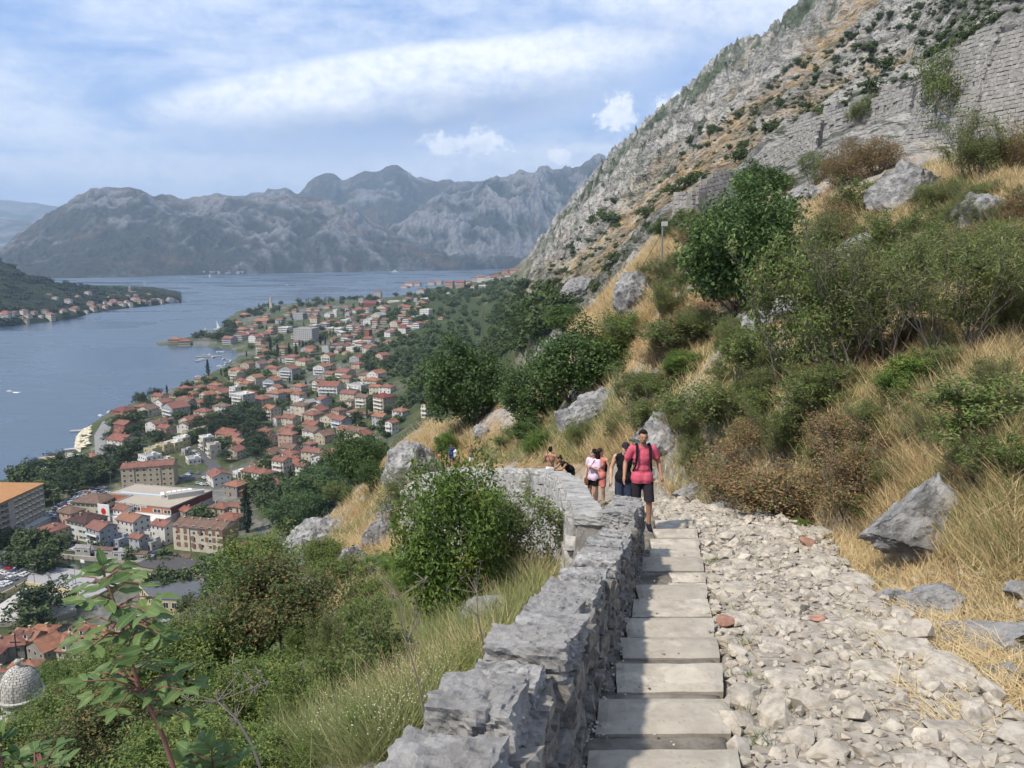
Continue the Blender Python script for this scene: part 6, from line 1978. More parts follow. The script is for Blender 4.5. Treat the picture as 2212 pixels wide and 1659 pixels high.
YE = 11.35
mb = MB()
ys = np.arange(1.4, YE + 0.01, 0.33)
for a_, b_2 in zip(ys[:-1], ys[1:]):
 h_ = wall_h((a_ + b_2) / 2) - 0.14
 vs = []
 for y in (a_, b_2):
  z0, z1 = path_z(y) - 1.6, path_z(y) + h_
  for (x, z) in ((x_in(y) - 0.05, z0), (x_in(y) - 0.13, z1 - .03), (x_in(y) - 0.38, z1 - .03), (x_in(y) - 0.44, z0)):
   vs.append((x - WO.x, y - WO.y, z - WO.z))
 mb.add(vs, [(0, 4, 5, 1), (1, 5, 6, 2), (2, 6, 7, 3), (0, 1, 2, 3), (7, 6, 5, 4)])
ob('mortar_core', mb.mesh('mortar_core', [M_mortar]), wall)
rot_w = math.atan2(0.2306, 1.0)
y = 1.45
ci = 0
while y < YE - 0.1:
 L_ = random.uniform(0.38, 0.66)
 if y + L_ > YE:
  L_ = YE - y
 ym = y + L_ / 2
 h_ = wall_h(ym)
 th = random.uniform(0.18, 0.34)
 wd = random.uniform(0.34, 0.45)
 o_ = ob('cap_stone', CAPS[ci % 6], wall, (x_in(ym) - 0.262 + random.uniform(-.03, .03) - WO.x, ym - WO.y, path_z(ym) + h_ - th * 0.5 + random.uniform(-.08, .06) - WO.z),
   (math.atan(-0.215) * 0.75 + random.uniform(-.05, .05), random.uniform(-.06, .06), -rot_w + random.uniform(-.08, .08) + (math.pi if ci % 2 else 0)), (wd, L_ * random.uniform(0.82, 0.92), th))
 if ci % 2:
  o_.rotation_euler.x *= -1
 ci += 1
 y += L_
for row in range(5):
 y = 1.5 + random.uniform(0, 0.2)
 while y < YE - 0.12:
  L_ = random.uniform(0.13, 0.36)
  ym = y + L_ / 2
  hh = (wall_h(ym) - 0.16) / 4.0
  z = path_z(ym) + hh * (row - 0.5) + random.uniform(-.03, .03)
  if row < 5 and z < path_z(ym) + wall_h(ym) - 0.2:
   ob('face_stone', random.choice(FACE), wall, (x_in(ym) - 0.10 - 0.05 * row / 4 + random.uniform(-.03, .03) - WO.x, ym - WO.y, z - WO.z), (math.atan(-0.215) + random.uniform(-.15, .15), random.uniform(-.15, .15), -rot_w + random.uniform(-.15, .15)),
    (random.uniform(0.17, 0.26), L_ * 1.02, hh * random.uniform(0.8, 1.12)))
  y += L_
for row in range(2):       # outer side, only the top courses show
 y = 1.5
 while y < YE - 0.2:
  L_ = random.uniform(0.25, 0.5)
  ym = y + L_ / 2
  ob('face_stone', random.choice(FACE), wall, (x_in(ym) - 0.385 - WO.x, ym - WO.y, path_z(ym) + wall_h(ym) - 0.32 - row * 0.24 - WO.z), (math.atan(-0.215), 0, -rot_w), (0.2, L_, 0.24))
  y += L_
for i in range(3):         # end of the near section
 ob('face_stone', FACE[i], wall, (x_in(YE) - 0.25 - WO.x, YE - 0.02 - WO.y, path_z(YE) + 0.12 + 0.24 * i - WO.z), (0, 0, -rot_w), (0.46, 0.2, 0.24))

# ------------------------------------------------------------------ far parapet curving left round the bend
fw = empty('bend_wall', FW[0])
tag(fw, 'pale limestone parapet wall curving left around the bend behind the bushes', 'wall')
FO = FW[0]
cum = [0]
for a_, b_2 in zip(FW[:-1], FW[1:]):
 cum.append(cum[-1] + (b_2 - a_).length)

def fw_at(s_):
 s_ = min(max(s_, 0), cum[-1] - 1e-4)
 i = max(k for k in range(len(cum) - 1) if cum[k] <= s_)
 t_ = (s_ - cum[i]) / (cum[i + 1] - cum[i])
 p_ = FW[i].lerp(FW[i + 1], t_)
 d0 = (FW[i + 1] - FW[i])
 d1 = (FW[min(i + 2, len(FW) - 1)] - FW[min(i + 1, len(FW) - 2)])
 d = d0.lerp(d1, max(0, t_ - 0.5)) if i < len(FW) - 2 else d0
 d = Vector((d.x, d.y, 0)).normalized()
 return p_, d

mb = MB()
NS = 60
ring = []
for i in range(NS + 1):
 p_, d = fw_at(cum[-1] * i / NS)
 n_ = Vector((-d.y, d.x, 0))           # left of travel = outer side
 q_ = p_ - FO
 ring.append([q_ + n_ * 0.0 + Vector((0, 0, -1.5)), q_ + n_ * 0.02 + Vector((0, 0, -0.12)), q_ + n_ * 0.40 + Vector((0, 0, -0.12)), q_ + n_ * 0.93 + Vector((0, 0, -5.5))])
for i in range(NS):
 mb.add(ring[i] + ring[i + 1], [(0, 1, 5, 4), (1, 2, 6, 5), (2, 3, 7, 6)] + ([(3, 2, 1, 0)] if i == 0 else []) + ([(4, 5, 6, 7)] if i == NS - 1 else []))
ob('mortar_core', mb.mesh('bend_core', [stone_mat('pale_mortar', (0.2, 0.19, 0.175), (0.36, 0.34, 0.32), 3.0, 0.05, 0.7)]), fw)
s_ = 0.0
while s_ < cum[-1] - 0.3:
 L_ = random.uniform(0.45, 0.8)
 p_, d = fw_at(s_ + L_ / 2)
 n_ = Vector((-d.y, d.x, 0))
 slope = (fw_at(s_ + L_)[0].z - fw_at(s_)[0].z) / L_
 q_ = p_ - FO + n_ * 0.21
 ob('cap_stone', random.choice(FCAP), fw, (q_.x, q_.y, q_.z - 0.07 + random.uniform(-.02, .02)), (0, -math.atan(slope), math.atan2(d.y, d.x)), (L_ * 1.02, 0.5, 0.2))
 s_ += L_
placed = 0
rv, rf_, ro = [], [], 0
for row in range(14):
 s_ = random.uniform(0, 0.3)
 zz_ = -0.28 - row * 0.27
 while s_ < cum[-1] - 0.2:
  L_ = random.uniform(0.22, 0.5)
  p_, d = fw_at(s_ + L_ / 2)
  n_ = Vector((-d.y, d.x, 0))
  slope = (fw_at(s_ + L_)[0].z - fw_at(s_)[0].z) / L_
  q_ = p_ - FO + n_ * (0.43 + 0.098 * (-zz_ - 0.1)) + Vector((0, 0, zz_ + random.uniform(-.04, .04)))
  rot = (random.uniform(-.1, .1), -math.atan(slope) + random.uniform(-.1, .1), math.atan2(d.y, d.x) + random.uniform(-.1, .1))
  scl = (L_ * 1.02, 0.2, 0.27 * random.uniform(0.75, 1.1))
  me = random.choice(FARS_ if placed < 240 else LOWS)
  if placed < 240:
   ob('wall_stone', me, fw, q_, rot, scl)
   placed += 1
  else:
   n0 = len(me.vertices)
   co = np.empty(n0 * 3, np.float32); me.vertices.foreach_get('co', co)
   from mathutils import Euler
   mt_ = np.array(Matrix.Translation(q_) @ Euler(rot).to_matrix().to_4x4() @ Matrix.Diagonal((*scl, 1)))
   rv.append(co.reshape(-1, 3) @ mt_[:3, :3].T + mt_[:3, 3])
   rf_.append(np.array([list(pp.vertices) for pp in me.polygons]) + ro); ro += n0
  s_ += L_
o_ = ob('lower_stones', mesh_np('lower_stones', np.concatenate(rv), np.concatenate(rf_), False, [M_farstone]), fw)
o_['kind'] = 'stuff'

# ------------------------------------------------------------------ stairs
stair = empty('stone_stairs', (x_in(2.0), 2.0, float(path_z(2.0))))
tag(stair, 'worn pale stone slab stairs descending beside the parapet wall', 'stairs')
SO = Vector(stair.location)
NOSE = [1.9, 2.65, 3.42, 4.30, 5.14, 5.93, 6.68, 7.36, 8.16, 8.90, 9.75, 10.75, 11.42, 12.35, 13.3, 14.5, 15.8]

def slab_np(xa0, xb0, xa1, xb1, y0, y1, z, th, seed, nx=14, ny=6, amp=0.006, chip=0.018, zs=0.0, ye=0.0):
 """slab with worn top, chipped rim; corners follow the flight"""
 rng = np.random.default_rng(seed)
 u, w = np.meshgrid(np.linspace(0, 1, nx), np.linspace(0, 1, ny))
 xa, xb = xa0 + (xa1 - xa0) * w, xb0 + (xb1 - xb0) * w
 x = xa + (xb - xa) * u
 y = y0 + (y1 - y0) * w + 0.03 * (u - 0.5) * 0.3
 edge = np.minimum(np.minimum(u, 1 - u) * (xb0 - xa0), np.minimum(w, 1 - w) * (y1 - y0))
 o = rng.random() * 90
 zt = z + zs * (ye - y) + amp * 2 * fbm(x * 3 + o, y * 3, 0.0, 3) - 0.015 * np.exp(-edge / 0.012)
 nzx = chip * fbm(x * 6 + o, y * 6, 0.0, 3) * (edge < 0.01)
 x = x + nzx; y = y + chip * fbm(x * 6 + 31, y * 6 + o, 0.0, 3) * (edge < 0.01)
 top = np.stack([x, y, zt], -1).reshape(-1, 3)
 bot = top.copy(); bot[:, 2] = z - th + zs * (ye - bot[:, 1])
 n = nx * ny
 idx = np.arange(n).reshape(ny, nx)
 q = np.stack([idx[:-1, :-1], idx[:-1, 1:], idx[1:, 1:], idx[1:, :-1]], -1).reshape(-1, 4)
 rim = np.concatenate([idx[0, :], idx[1:, -1], idx[-1, -2::-1], idx[-2:0:-1, 0]])
 r2 = np.roll(rim, -1)
 side = np.stack([rim, rim + n, r2 + n, r2], -1)
 return np.vstack([top, bot]), np.vstack([q, side])

for k in range(1, len(NOSE)):
 y0, y1 = NOSE[k - 1], NOSE[k]
 zt = float(path_z(y1)) + 0.02
 kz = dict(zs=float(path_z(y0) - 0.085 - random.uniform(0, .035) - zt) / (y1 - y0), ye=y1)
 if k == 10:                      # the broken, dirt-covered tread
  v, f = slab_np(x_in(y0) - .05, x_right(y0), x_in(y1) - .05, x_right(y1), y0 + 0.01, y1, zt - 0.05, 0.3, k, amp=0.02, **kz)
  v[:, :3] -= np.array(SO)
  ob('dirt_tread', mesh_np('dirt_tread', v, f, True, [M_dirt]), stair)
  for j in range(2):
   ya = y0 + 0.1 + 0.42 * j
   v, f = slab_np(x_right(ya) - 0.42, x_right(ya) + 0.01, x_right(ya) - 0.40, x_right(ya + 0.36) + 0.01, ya, ya + 0.36, zt - 0.02 - 0.012 * j, 0.12, 60 + j, 8, 5, **kz)
   v -= np.array(SO)
   ob('slab', mesh_np('slab', v, f, False, [M_slab]), stair)
  continue
 cut = y0 + (y1 - y0) * random.uniform(0.34, 0.48)
 g = 0.10 if k < 12 else 0.15
 xl0, xl1 = x_in(cut) + g * random.uniform(0.4, 1.3), x_in(y1) + g * random.uniform(0.2, 1.0)
 v, f = slab_np(xl0, x_right(cut) + random.uniform(-.02, .02), xl1, x_right(y1) + random.uniform(-.02, .02), cut, y1 + 0.02, zt, 0.17, 10 + k, **kz)
 v -= np.array(SO)
 ob('slab', mesh_np('slab', v, f, False, [M_slab]), stair)
 # packed dirt and a second stone behind the slab, gravel along the wall
 v, f = slab_np(x_in(y0) - .06, x_right(y0) - .03, x_in(cut) - .06, x_right(cut) - .03, y0 - 0.03, cut + 0.05, zt - 0.03, 0.32, 100 + k, amp=0.012, **kz)
 v -= np.array(SO)
 ob('tread_fill', mesh_np('tread_fill', v, f, True, [M_dirt]), stair)
 v, f = slab_np(x_in(cut) - .06, xl0 - 0.01, x_in(y1) - .06, xl1 - 0.01, cut + 0.051, y1, zt - 0.035, 0.3, 140 + k, 5, 5, amp=0.012, **kz)
 v -= np.array(SO)
 ob('gravel_strip', mesh_np('gravel_strip', v, f, True, [M_dirt]), stair)
 mbv = slab_np(x_in(y0) - .04, x_right(y0) - .04, x_in(y1) - .04, x_right(y1) - .04, y0 + 0.0, y1 - 0.03, zt - 0.18, 0.5, 180 + k, amp=0.0, **kz)
 vv = mbv[0] - np.array(SO)
 ob('step_core', mesh_np('step_core', vv, mbv[1], False, [M_dirt]), stair)

# ------------------------------------------------------------------ cobbled path of rubble
PB = []
for y in np.arange(1.2, 31, 0.12):
 xr = float(x_right(y)) if y < 13.4 else float(np.interp(y, [13.4, 20, 26, 31], [3.2, 2.6, 1.3, -1.2]))
 wd = 1.95 if y < 11 else (2.1 if y < 15 else 2.0)
 PB.append((xr, xr + wd, y))
vs, fs = [], []
NXP = 40
for j, (xa, xb, y) in enumerate(PB):
 for i in range(NXP):
  u = i / (NXP - 1)
  x = xa - 0.05 + (xb - xa + 0.1) * u
  vs.append((x, y, 0))
vs = np.array(vs)
hx, hy_ = vs[:, 0], vs[:, 1]
base_z = path_z(hy_) - 0.075 + np.clip((vs[:, 0] - np.interp(hy_, [p[2] for p in PB], [p[0] for p in PB])), 0, 3) * 0.06
edge_u = np.tile(np.minimum(np.linspace(0, 1, NXP), 1 - np.linspace(0, 1, NXP)), len(PB))
vs[:, 2] = base_z + 0.05 * fbm(hx * 2.2, hy_ * 2.2, 0.0, 4) + 0.03 * (ridged(hx * 3, hy_ * 3, 0.0, 3) - 0.5) - 0.25 * np.exp(-edge_u / 0.02)
idx = np.arange(len(vs)).reshape(len(PB), NXP)
fs = np.stack([idx[:-1, :-1], idx[:-1, 1:], idx[1:, 1:], idx[1:, :-1]], -1).reshape(-1, 4)
m, t, b = material('path_dust', (0.3, 0.27, 0.23), 0.97, 0.1)
c = coords(t)
v1_ = t.voro(c, 9.0, 'F1')
vc = t.voro(c, 9.0, 'F1', out='Color')
n = t.noise(c, 3.0, 8, 0.7)
col = t.mix(t.ss(n, 0.3, 0.7), (0.21, 0.185, 0.15), (0.36, 0.325, 0.28))
sepc = t.new('ShaderNodeSeparateColor'); t.l.new(vc, sepc.inputs[0])
col = t.mix(t.mul(t.ss(v1_, 0.45, 0.2), 0.5), col, t.mix(sepc.outputs[0], (0.25, 0.235, 0.21), (0.42, 0.39, 0.35)))
t.l.new(col, b.inputs['Base Color'])
t.l.new(t.bump(t.add(t.ss(v1_, 0.5, 0.1), t.mul(n, 0.8)), 1.0, 0.02), b.inputs['Normal'])
path = structure('path', mesh_np('path', vs, fs, True, [m]))

_PP = []

def path_pt():
 if not _PP:
  yy = 1.6 + RNG.random(12000) ** 1.7 * 20
  ii = np.minimum(((yy - 1.2) / 0.12).astype(int), len(PB) - 1)
  pb = np.array(PB)[ii]
  uu = RNG.random(12000)
  xx = pb[:, 0] + 0.04 + (pb[:, 1] - pb[:, 0] - 0.05) * uu
  zq = path_z(yy) - 0.075 + np.maximum(0, xx - pb[:, 0]) * 0.06 + 0.05 * fbm(xx * 2.2, yy * 2.2, 0.0, 4) + 0.03 * (ridged(xx * 3, yy * 3, 0.0, 3) - 0.5)
  _PP.extend(zip(xx.tolist(), yy.tolist(), zq.tolist(), uu.tolist()))
 return _PP.pop()

STN = [mesh_np('path_stone', *shard_np(400 + i, 18), False, [M_rubble]) for i in range(14)]
SHARD = rock_mesh('brick_shard', 420, 2, M_brickbit, 8, 0.05)
taken = []
cnt = 0
while cnt < 290:
 x, y, z, u = path_pt()
 flat = cnt < 70
 s_ = random.uniform(0.28, 0.6) if flat else random.uniform(0.08, 0.19) * (1.35 if u < 0.3 or u > 0.75 else 1.0) * (1 + y * 0.03)
 if any((x - a) ** 2 + (y - b_2) ** 2 < (0.36 * (s_ + c_)) ** 2 for a, b_2, c_ in taken):
  continue
 taken.append((x, y, s_))
 asp = random.uniform(0.6, 0.95)
 hz_ = s_ * (random.uniform(0.16, 0.24) if flat else random.uniform(0.4, 0.7))
 o_ = ob('stone', random.choice(STN) if random.random() > 0.02 else SHARD, path, (x, y, z + hz_ * (0.10 if flat else 0.24)), (random.uniform(-.25, .25) * (0.3 if flat else 1), random.uniform(-.25, .25) * (0.3 if flat else 1) - 0.2 * 0, random.uniform(0, 6.3)), (s_, s_ * asp, hz_))
 cnt += 1
SM = [shard_np(430 + i, 12) for i in range(10)]

def scatter_stones(name, pts_sizes, mat, parent=None):
 vv, ff, o0 = [], [], 0
 for (x, y, z, s_) in pts_sizes:
  v, f = random.choice(SM)
  a = random.uniform(0, 6.28)
  ca, sa = math.cos(a), math.sin(a)
  sx, sy, sz = s_, s_ * random.uniform(0.6, 1), s_ * random.uniform(0.45, 0.8)
  w = v * np.array((sx, sy, sz))
  w = np.stack([w[:, 0] * ca - w[:, 1] * sa, w[:, 0] * sa + w[:, 1] * ca, w[:, 2]], -1) + np.array((x, y, z + sz * 0.2))
  vv.append(w); ff.append(f + o0); o0 += len(v)
 o_ = ob(name, mesh_np(name, np.concatenate(vv), np.concatenate(ff), False, [mat]), parent)
 o_['kind'] = 'stuff'
 return o_

pts_ = []
for i in range(5600):
 x, y, z, u = path_pt()
 pts_.append((x, y, z, (0.018 + 0.085 * random.random() ** 1.6) * (1 + y * 0.03)))
for i in range(500):     # grit along the stair edges
 y = random.uniform(2, 12)
 k = max(j for j in range(len(NOSE)) if NOSE[j] <= y)
 zt = path_z(y) - 0.03
 x = x_in(y) + abs(random.gauss(0, 0.07)) if random.random() < 0.7 else random.uniform(x_in(y), x_right(y))
 pts_.append((x, y, zt, random.uniform(0.01, 0.035)))
scatter_stones('loose_rubble', pts_, M_rubble, path)

# ------------------------------------------------------------------ boulders and outcrops
BIG = []
for i in range(6):
 v, f = rock_np(450 + i, 5, 16, 0.12)
 g_ = ridged(v[:, 0] * 5 + i * 3, v[:, 1] * 5, v[:, 2] * 5, 4)
 v = v * (1 + 0.26 * (g_ - 0.5) + 0.10 * (ridged(v[:, 0] * 10, v[:, 1] * 10 + i, v[:, 2] * 10, 3) - 0.5))[:, None]
 BIG.append(mesh_np('boulder', v, f, False, [M_rock]))
CRAG = []
for i in range(4):           # fluted limestone outcrop
 v, f = rock_np(470 + i, 5, 7, 0.12)
 g_ = ridged(v[:, 0] * 4.5 + i * 7, v[:, 1] * 4.5, v[:, 2] * 1.6, 4)
 v = v * (1 + 0.30 * (g_ - 0.5) + 0.15 * (ridged(v[:, 0] * 9, v[:, 1] * 9 + i, v[:, 2] * 5, 3) - 0.5))[:, None]
 CRAG.append(mesh_np('crag', v, f, False, [M_rock]))

def boulder(X, Y, wpx, hpx, label, kind='b', tilt=0.0, yaw=None, deep=0.8, name='boulder', rmin=2.0, sink=0.42):
 p_ = hit(X, Y, rmin)
 if math.hypot(p_.x, p_.y) < 12:
  sink = 0.12
 ax = p_.y * CP - (p_.z - CAM_H) * SP
 w_, h_ = wpx * ax / FOC, hpx * ax / FOC
 me = random.choice(BIG if kind == 'b' else CRAG)
 o_ = ob(name, me, None, (p_.x, p_.y, p_.z + h_ * (0.5 - sink * 0.6)), (0, tilt, random.uniform(-.4, .4) if yaw is None else yaw), (w_ * 1.12, w_ * deep, h_ * (1 + sink * 1.1)))
 return tag(o_, label, 'rock')

for a in [
 (1990, 1205, 230, 160, 'large jagged grey boulder in dry grass right of the path', 'c', -0.35),
 (2025, 1325, 160, 62, 'flat white and grey boulder in front of the large jagged boulder', 'b', 0.0),
 (1913, 1318, 74, 54, 'pale rounded white block beside the flat boulder', 'b', 0.1),
 (2085, 1395, 240, 34, 'long narrow grey rib of rock at the right of the path', 'b', -0.33),
 (2185, 1415, 60, 40, 'small white stone right of the long rock rib', 'b', 0.0), (2170, 1480, 90, 56, 'whitish boulder below the long rock rib near the right edge', 'b', 0.1),
 (2120, 1530, 100, 48, 'lumpy pale boulder at the lower right beside green weeds', 'b', 0.0), (2060, 1560, 110, 40, 'low grey rock half buried at the lower right of the path', 'b', 0.0), (2190, 1600, 80, 40, 'pale stone at the bottom right corner', 'b', 0.0),
 (2205, 1300, 60, 56, 'grey boulder cut by the right picture edge', 'b', 0.0),
 (1965, 440, 150, 95, 'big smooth grey outcrop on the upper right slope', 'b', -0.35), (2120, 490, 125, 80, 'pale grey sloping slab right of the big smooth outcrop', 'b', -0.5),
 (1375, 665, 86, 78, 'grey fluted crag on the orange grass slope below the lamp post', 'c', -0.3), (1290, 905, 130, 60, 'long pale slab of rock behind the walkers', 'c', -0.5), (1250, 640, 70, 40, 'grey rock ledge left of the orange slope', 'c', -0.4),
 (890, 1035, 120, 80, 'dark grey slanted slab outcrop left of the far walkers', 'c', -0.75), (830, 1170, 80, 60, 'grey crag in dry grass on the left slope', 'c', -0.5), (860, 1110, 80, 40, 'pale rock ledge above the grey crag on the left slope', 'c', -0.5),
 (770, 1250, 90, 70, 'rough grey crag below the dry grass spur', 'c', -0.4), (690, 1180, 130, 60, 'broken grey rock band at the edge of the spur', 'c', -0.3), (655, 1215, 80, 56, 'grey rock at the lower end of the spur', 'c', -0.3), (490, 1310, 56, 60, 'white crag above the roofs beside the reddish tree', 'c', 0.0),
 (1040, 1345, 100, 60, 'white and grey rock at the foot of the big green bush', 'b', -0.3), (1640, 720, 70, 50, 'pale rock among shrubs right of the big dark tree', 'c', -0.3), (1700, 690, 90, 50, 'light grey rock ledge in the shrubs of the right slope', 'c', -0.4),
 (1840, 560, 160, 50, 'grey slab ledge across the right slope', 'c', -0.45), (1690, 480, 50, 50, 'grey boulder beside dry grass right of the big dark tree', 'b', -0.2), (1740, 440, 60, 40, 'grey rock at the foot of the long fortress wall', 'c', 0.0), (1670, 540, 40, 50, 'small grey rock under the long fortress wall', 'b', 0.0),
 (1600, 720, 60, 40, 'small pale rock near the crimson shrub', 'c', -0.3), (1230, 930, 60, 60, 'jagged grey rock beneath the middle trees', 'c', 0.2), (1040, 945, 40, 30, 'grey boulder under the left big tree', 'b', 0.0), (1430, 960, 110, 70, 'scree-covered rock bank just behind the man in pink', 'c', -0.5),
 (1500, 1075, 90, 34, 'low grey stones along the path edge behind the man', 'c', -0.1), (1560, 1110, 60, 26, 'small grey rock at the foot of the dry bush', 'c', 0.0), (1640, 1140, 70, 30, 'grey rock at the path edge below the dry bush', 'c', 0.0), (1410, 1040, 60, 30, 'grey rock at the path edge behind the walkers', 'c', 0.0),
 (945, 1560, 90, 70, 'white lichen-covered rock against the outside of the parapet', 'b', -0.3), (690, 1560, 70, 40, 'white rock in the pale grass left of the parapet', 'b', -0.3)]:
 boulder(*a)
pts_ = []
for i in range(900):     # stones lying along the foot of the slope and in the grass
 X, Y = random.uniform(1400, 2212), random.uniform(1040, 1640)
 edge = np.interp(X, [1400, 1600, 1880, 2212], [1040, 1120, 1200, 1260])
 if Y < edge - 20:
  continue
 p_ = hit(X, Y)
 if p_ is None or path_dist1(p_.x, p_.y) < 1.6:
  continue
 pts_.append((p_.x, p_.y, p_.z, random.uniform(0.04, 0.17)))
scatter_stones('slope_rubble', pts_, M_rubble)
tag(bpy.data.objects['slope_rubble'], 'scattered pale stones in the straw right of the path', 'rubble', None, 'stuff')

# ------------------------------------------------------------------ fortress walls
FB = [block_mesh('fort_stone', 500 + i, 1, M_fort, 0.07, 0.05) for i in range(6)]

def masonry(name, A, B, h, rows, cols, label, top=None, thick=1.2, limit=280, lean=0.12, slots=None, cat='fortress wall'):
 """wall from A to B (feet); top(u) lowers the crown; every stone a block"""
 v_ = B - A
 L_ = v_.length
 root = empty(name, A, math.atan2(v_.y, v_.x))
 sl = v_.z / math.hypot(v_.x, v_.y)
 Lh = math.hypot(v_.x, v_.y)
 top = top or (lambda u: 1.0)
 mb = MB()
 K = 40
 for i in range(K):
  u0, u1 = i / K, (i + 1) / K
  hh = h * top((u0 + u1) / 2)
  x0, x1, za, zb = u0 * Lh, u1 * Lh, u0 * Lh * sl, u1 * Lh * sl
  mb.add([(x0, 0, za - 3), (x1, 0, zb - 3), (x1, lean * hh, zb + hh - .1), (x0, lean * hh, za + hh - .1), (x0, thick, za - 3), (x1, thick, zb - 3), (x1, thick + lean * hh, zb + hh - .1), (x0, thick + lean * hh, za + hh - .1)],
    [(0, 1, 2, 3), (3, 2, 6, 7), (1, 5, 6, 2), (0, 3, 7, 4), (5, 4, 7, 6)])
 ob('wall_core', mb.mesh('wall_core', [M_fortj]), root)
 rh, cw = h / rows, Lh / cols
 cells = []
 for r_ in range(rows):
  x = -random.random() * cw * 0.5
  while x < Lh:
   w_ = cw * random.uniform(0.5, 1.6)
   u = (x + w_ / 2) / Lh
   if 0 <= u <= 1 and (r_ + 1) * rh <= h * top(u) + rh * 0.35 and not (slots and slots(u, (r_ + 0.5) / rows)):
    cells.append((x + w_ / 2, w_, (r_ + 0.5) * rh))
   x += w_
 cells = [(x, w_, z + random.uniform(-.08, .08) * rh) for x, w_, z in cells]
 random.shuffle(cells)
 rv, rf_, ro = [], [], 0
 from mathutils import Euler
 for i, (x, w_, z) in enumerate(cells):
  loc = (x, lean * z + 0.05 + random.uniform(-.03, .03), x * sl + z)
  rot = (math.atan(-lean) + random.uniform(-.04, .04), -math.atan(sl) * 0.4 + random.uniform(-.04, .04), random.uniform(-.04, .04))
  scl = (w_ * 0.985, 0.30, rh * random.uniform(0.80, 1.04))
  me = random.choice(FB)
  if i < limit:
   ob('stone', me, root, loc, rot, scl)
  else:
   n0 = len(me.vertices)
   co = np.empty(n0 * 3, np.float32); me.vertices.foreach_get('co', co)
   mt_ = np.array(Matrix.Translation(loc) @ Euler(rot).to_matrix().to_4x4() @ Matrix.Diagonal((*scl, 1)))
   rv.append(co.reshape(-1, 3) @ mt_[:3, :3].T + mt_[:3, 3]); rf_.append(np.array([list(pp.vertices) for pp in me.polygons]) + ro); ro += n0
 if rv:
  o_ = ob('further_stones', mesh_np('further_stones', np.concatenate(rv), np.concatenate(rf_), False, [M_fort]), root)
  o_['kind'] = 'stuff'
 return tag(root, label, cat)

# ruined bastion
a0, a1, a2 = P(1450, 486, 98), P(1500, 488, 94), P(1590, 462, 97)
masonry('bastion', a0, a1, 4.6, 9, 8, 'left face of the ruined grey stone bastion behind the big dark tree', lambda u: 0.86 + 0.04 * math.sin(u * 9))
masonry('bastion', a1, a2, 5.6, 11, 14, 'right face of the ruined bastion with stepped broken top', lambda u: 0.72 if u < 0.15 else (0.80 if u < 0.35 else (0.93 if u < 0.5 else 1.0 - 0.25 * max(0, u - 0.75))))
# long wall with loopholes stepping up to the right
b0, b1 = P(1590, 440, 118), P(1760, 350, 108)
masonry('fortress_wall', b0, b1, 5.6, 12, 26, 'lower pale stone fortress wall right of the ruined bastion', lambda u: 0.75 + 0.3 * u)
b0, b1 = P(1690, 335, 135), P(1960, 262, 110)
masonry('fortress_wall', b0, b1, 6.0, 11, 34, 'upper fortress wall with a row of small square loopholes', lambda u: 0.8 + 0.2 * (int(u * 9) % 2), slots=lambda u, w: 0.35 < w < 0.55 and (u * 17) % 1 < 0.35)
# great wall at the upper right
c0, c1, c2 = P(1940, 352, 82), P(2075, 345, 72), P(2420, 300, 62)
masonry('fortress_wall', c0, c1, 12.0, 30, 20, 'tall leaning corner of the great fortress wall at upper right', lambda u: 0.72 + 0.28 * min(1, u * 1.4), lean=0.22)
masonry('fortress_wall', c1 + Vector((0, 0.3, 0)), c2, 11.8, 30, 34, 'broad great fortress wall filling the upper right corner', lambda u: 0.92 + 0.08 * u, lean=0.2, limit=290)

# ------------------------------------------------------------------ lamp post and wire on the slope
lp = hit(1428, 598, 40)
lr_ = lp.y * CP - (lp.z - CAM_H) * SP
lh = 108 * lr_ / FOC
lamp = empty('lamp_post', lp)
mb = MB(); mb.tube([(0, 0, -0.5), (0, 0, lh)], [0.07, 0.055], 8)
ob('pole', mb.mesh('pole', [M_rail]), lamp)
mb = MB(); mb.box(-0.06, 0.30, -0.14, 0.14, lh - 0.02, lh + 0.28); mb.tube([(0, 0, lh - 0.3), (0.12, 0, lh)], 0.03, 5)
ob('floodlight', mb.mesh('floodlight', [WALLM['concrete']]), lamp)
tag(lamp, 'thin grey floodlight post on the orange grass slope', 'lamp post')
mb = MB()
w0, w1 = lp + Vector((0, 0, lh * 0.9)), P(1120, 760, 64)
mb.tube([w0.lerp(w1, i / 16) - Vector((0, 0, 3.2 * (1 - (2 * i / 16 - 1) ** 2))) for i in range(17)], 0.018, 4)
tag(ob('power_cable', mb.mesh('power_cable', [M_glass])), 'thin dark cable sagging down the slope from the floodlight post', 'cable')

# ------------------------------------------------------------------ church dome at the lower left
ck = P(46, 1497, 74)
CS = 74 / FOC
M_dome = stone_mat('dome_stone', (0.27, 0.26, 0.24), (0.46, 0.445, 0.42), 1.5, 0.03, 0.5)
church = empty('church_tower', (ck.x, ck.y, ck.z))
Rd = 40 * CS
mb = MB(); mb.lathe([(Rd * 0.98, -9), (Rd * 0.98, -0.3)], 8); ob('drum', mb.mesh('drum', [M_dome]), church)
mb = MB(); mb.lathe([(Rd * 0.9, -0.4), (Rd * 1.12, -0.32), (Rd * 1.14, -0.12), (Rd * 0.98, 0.0)], 24); mb.lathe([(Rd * 0.9, -2.6), (Rd * 1.2, -2.5), (Rd * 1.22, -2.25), (Rd * 0.98, -2.15)], 24)
ob('cornice', mb.mesh('cornice', [M_dome]), church)
prof = [(Rd * math.cos(a_) ** 0.85 if a_ < 1.5 else 0.1, Rd * 1.5 * math.sin(a_)) for a_ in np.linspace(0, 1.42, 14)]
mb = MB(); mb.lathe([(r_ * 0.97, z) for r_, z in prof] + [(0.01, prof[-1][1])], 24); dome = ob('dome', mb.mesh('dome', [M_fortj], True), church)
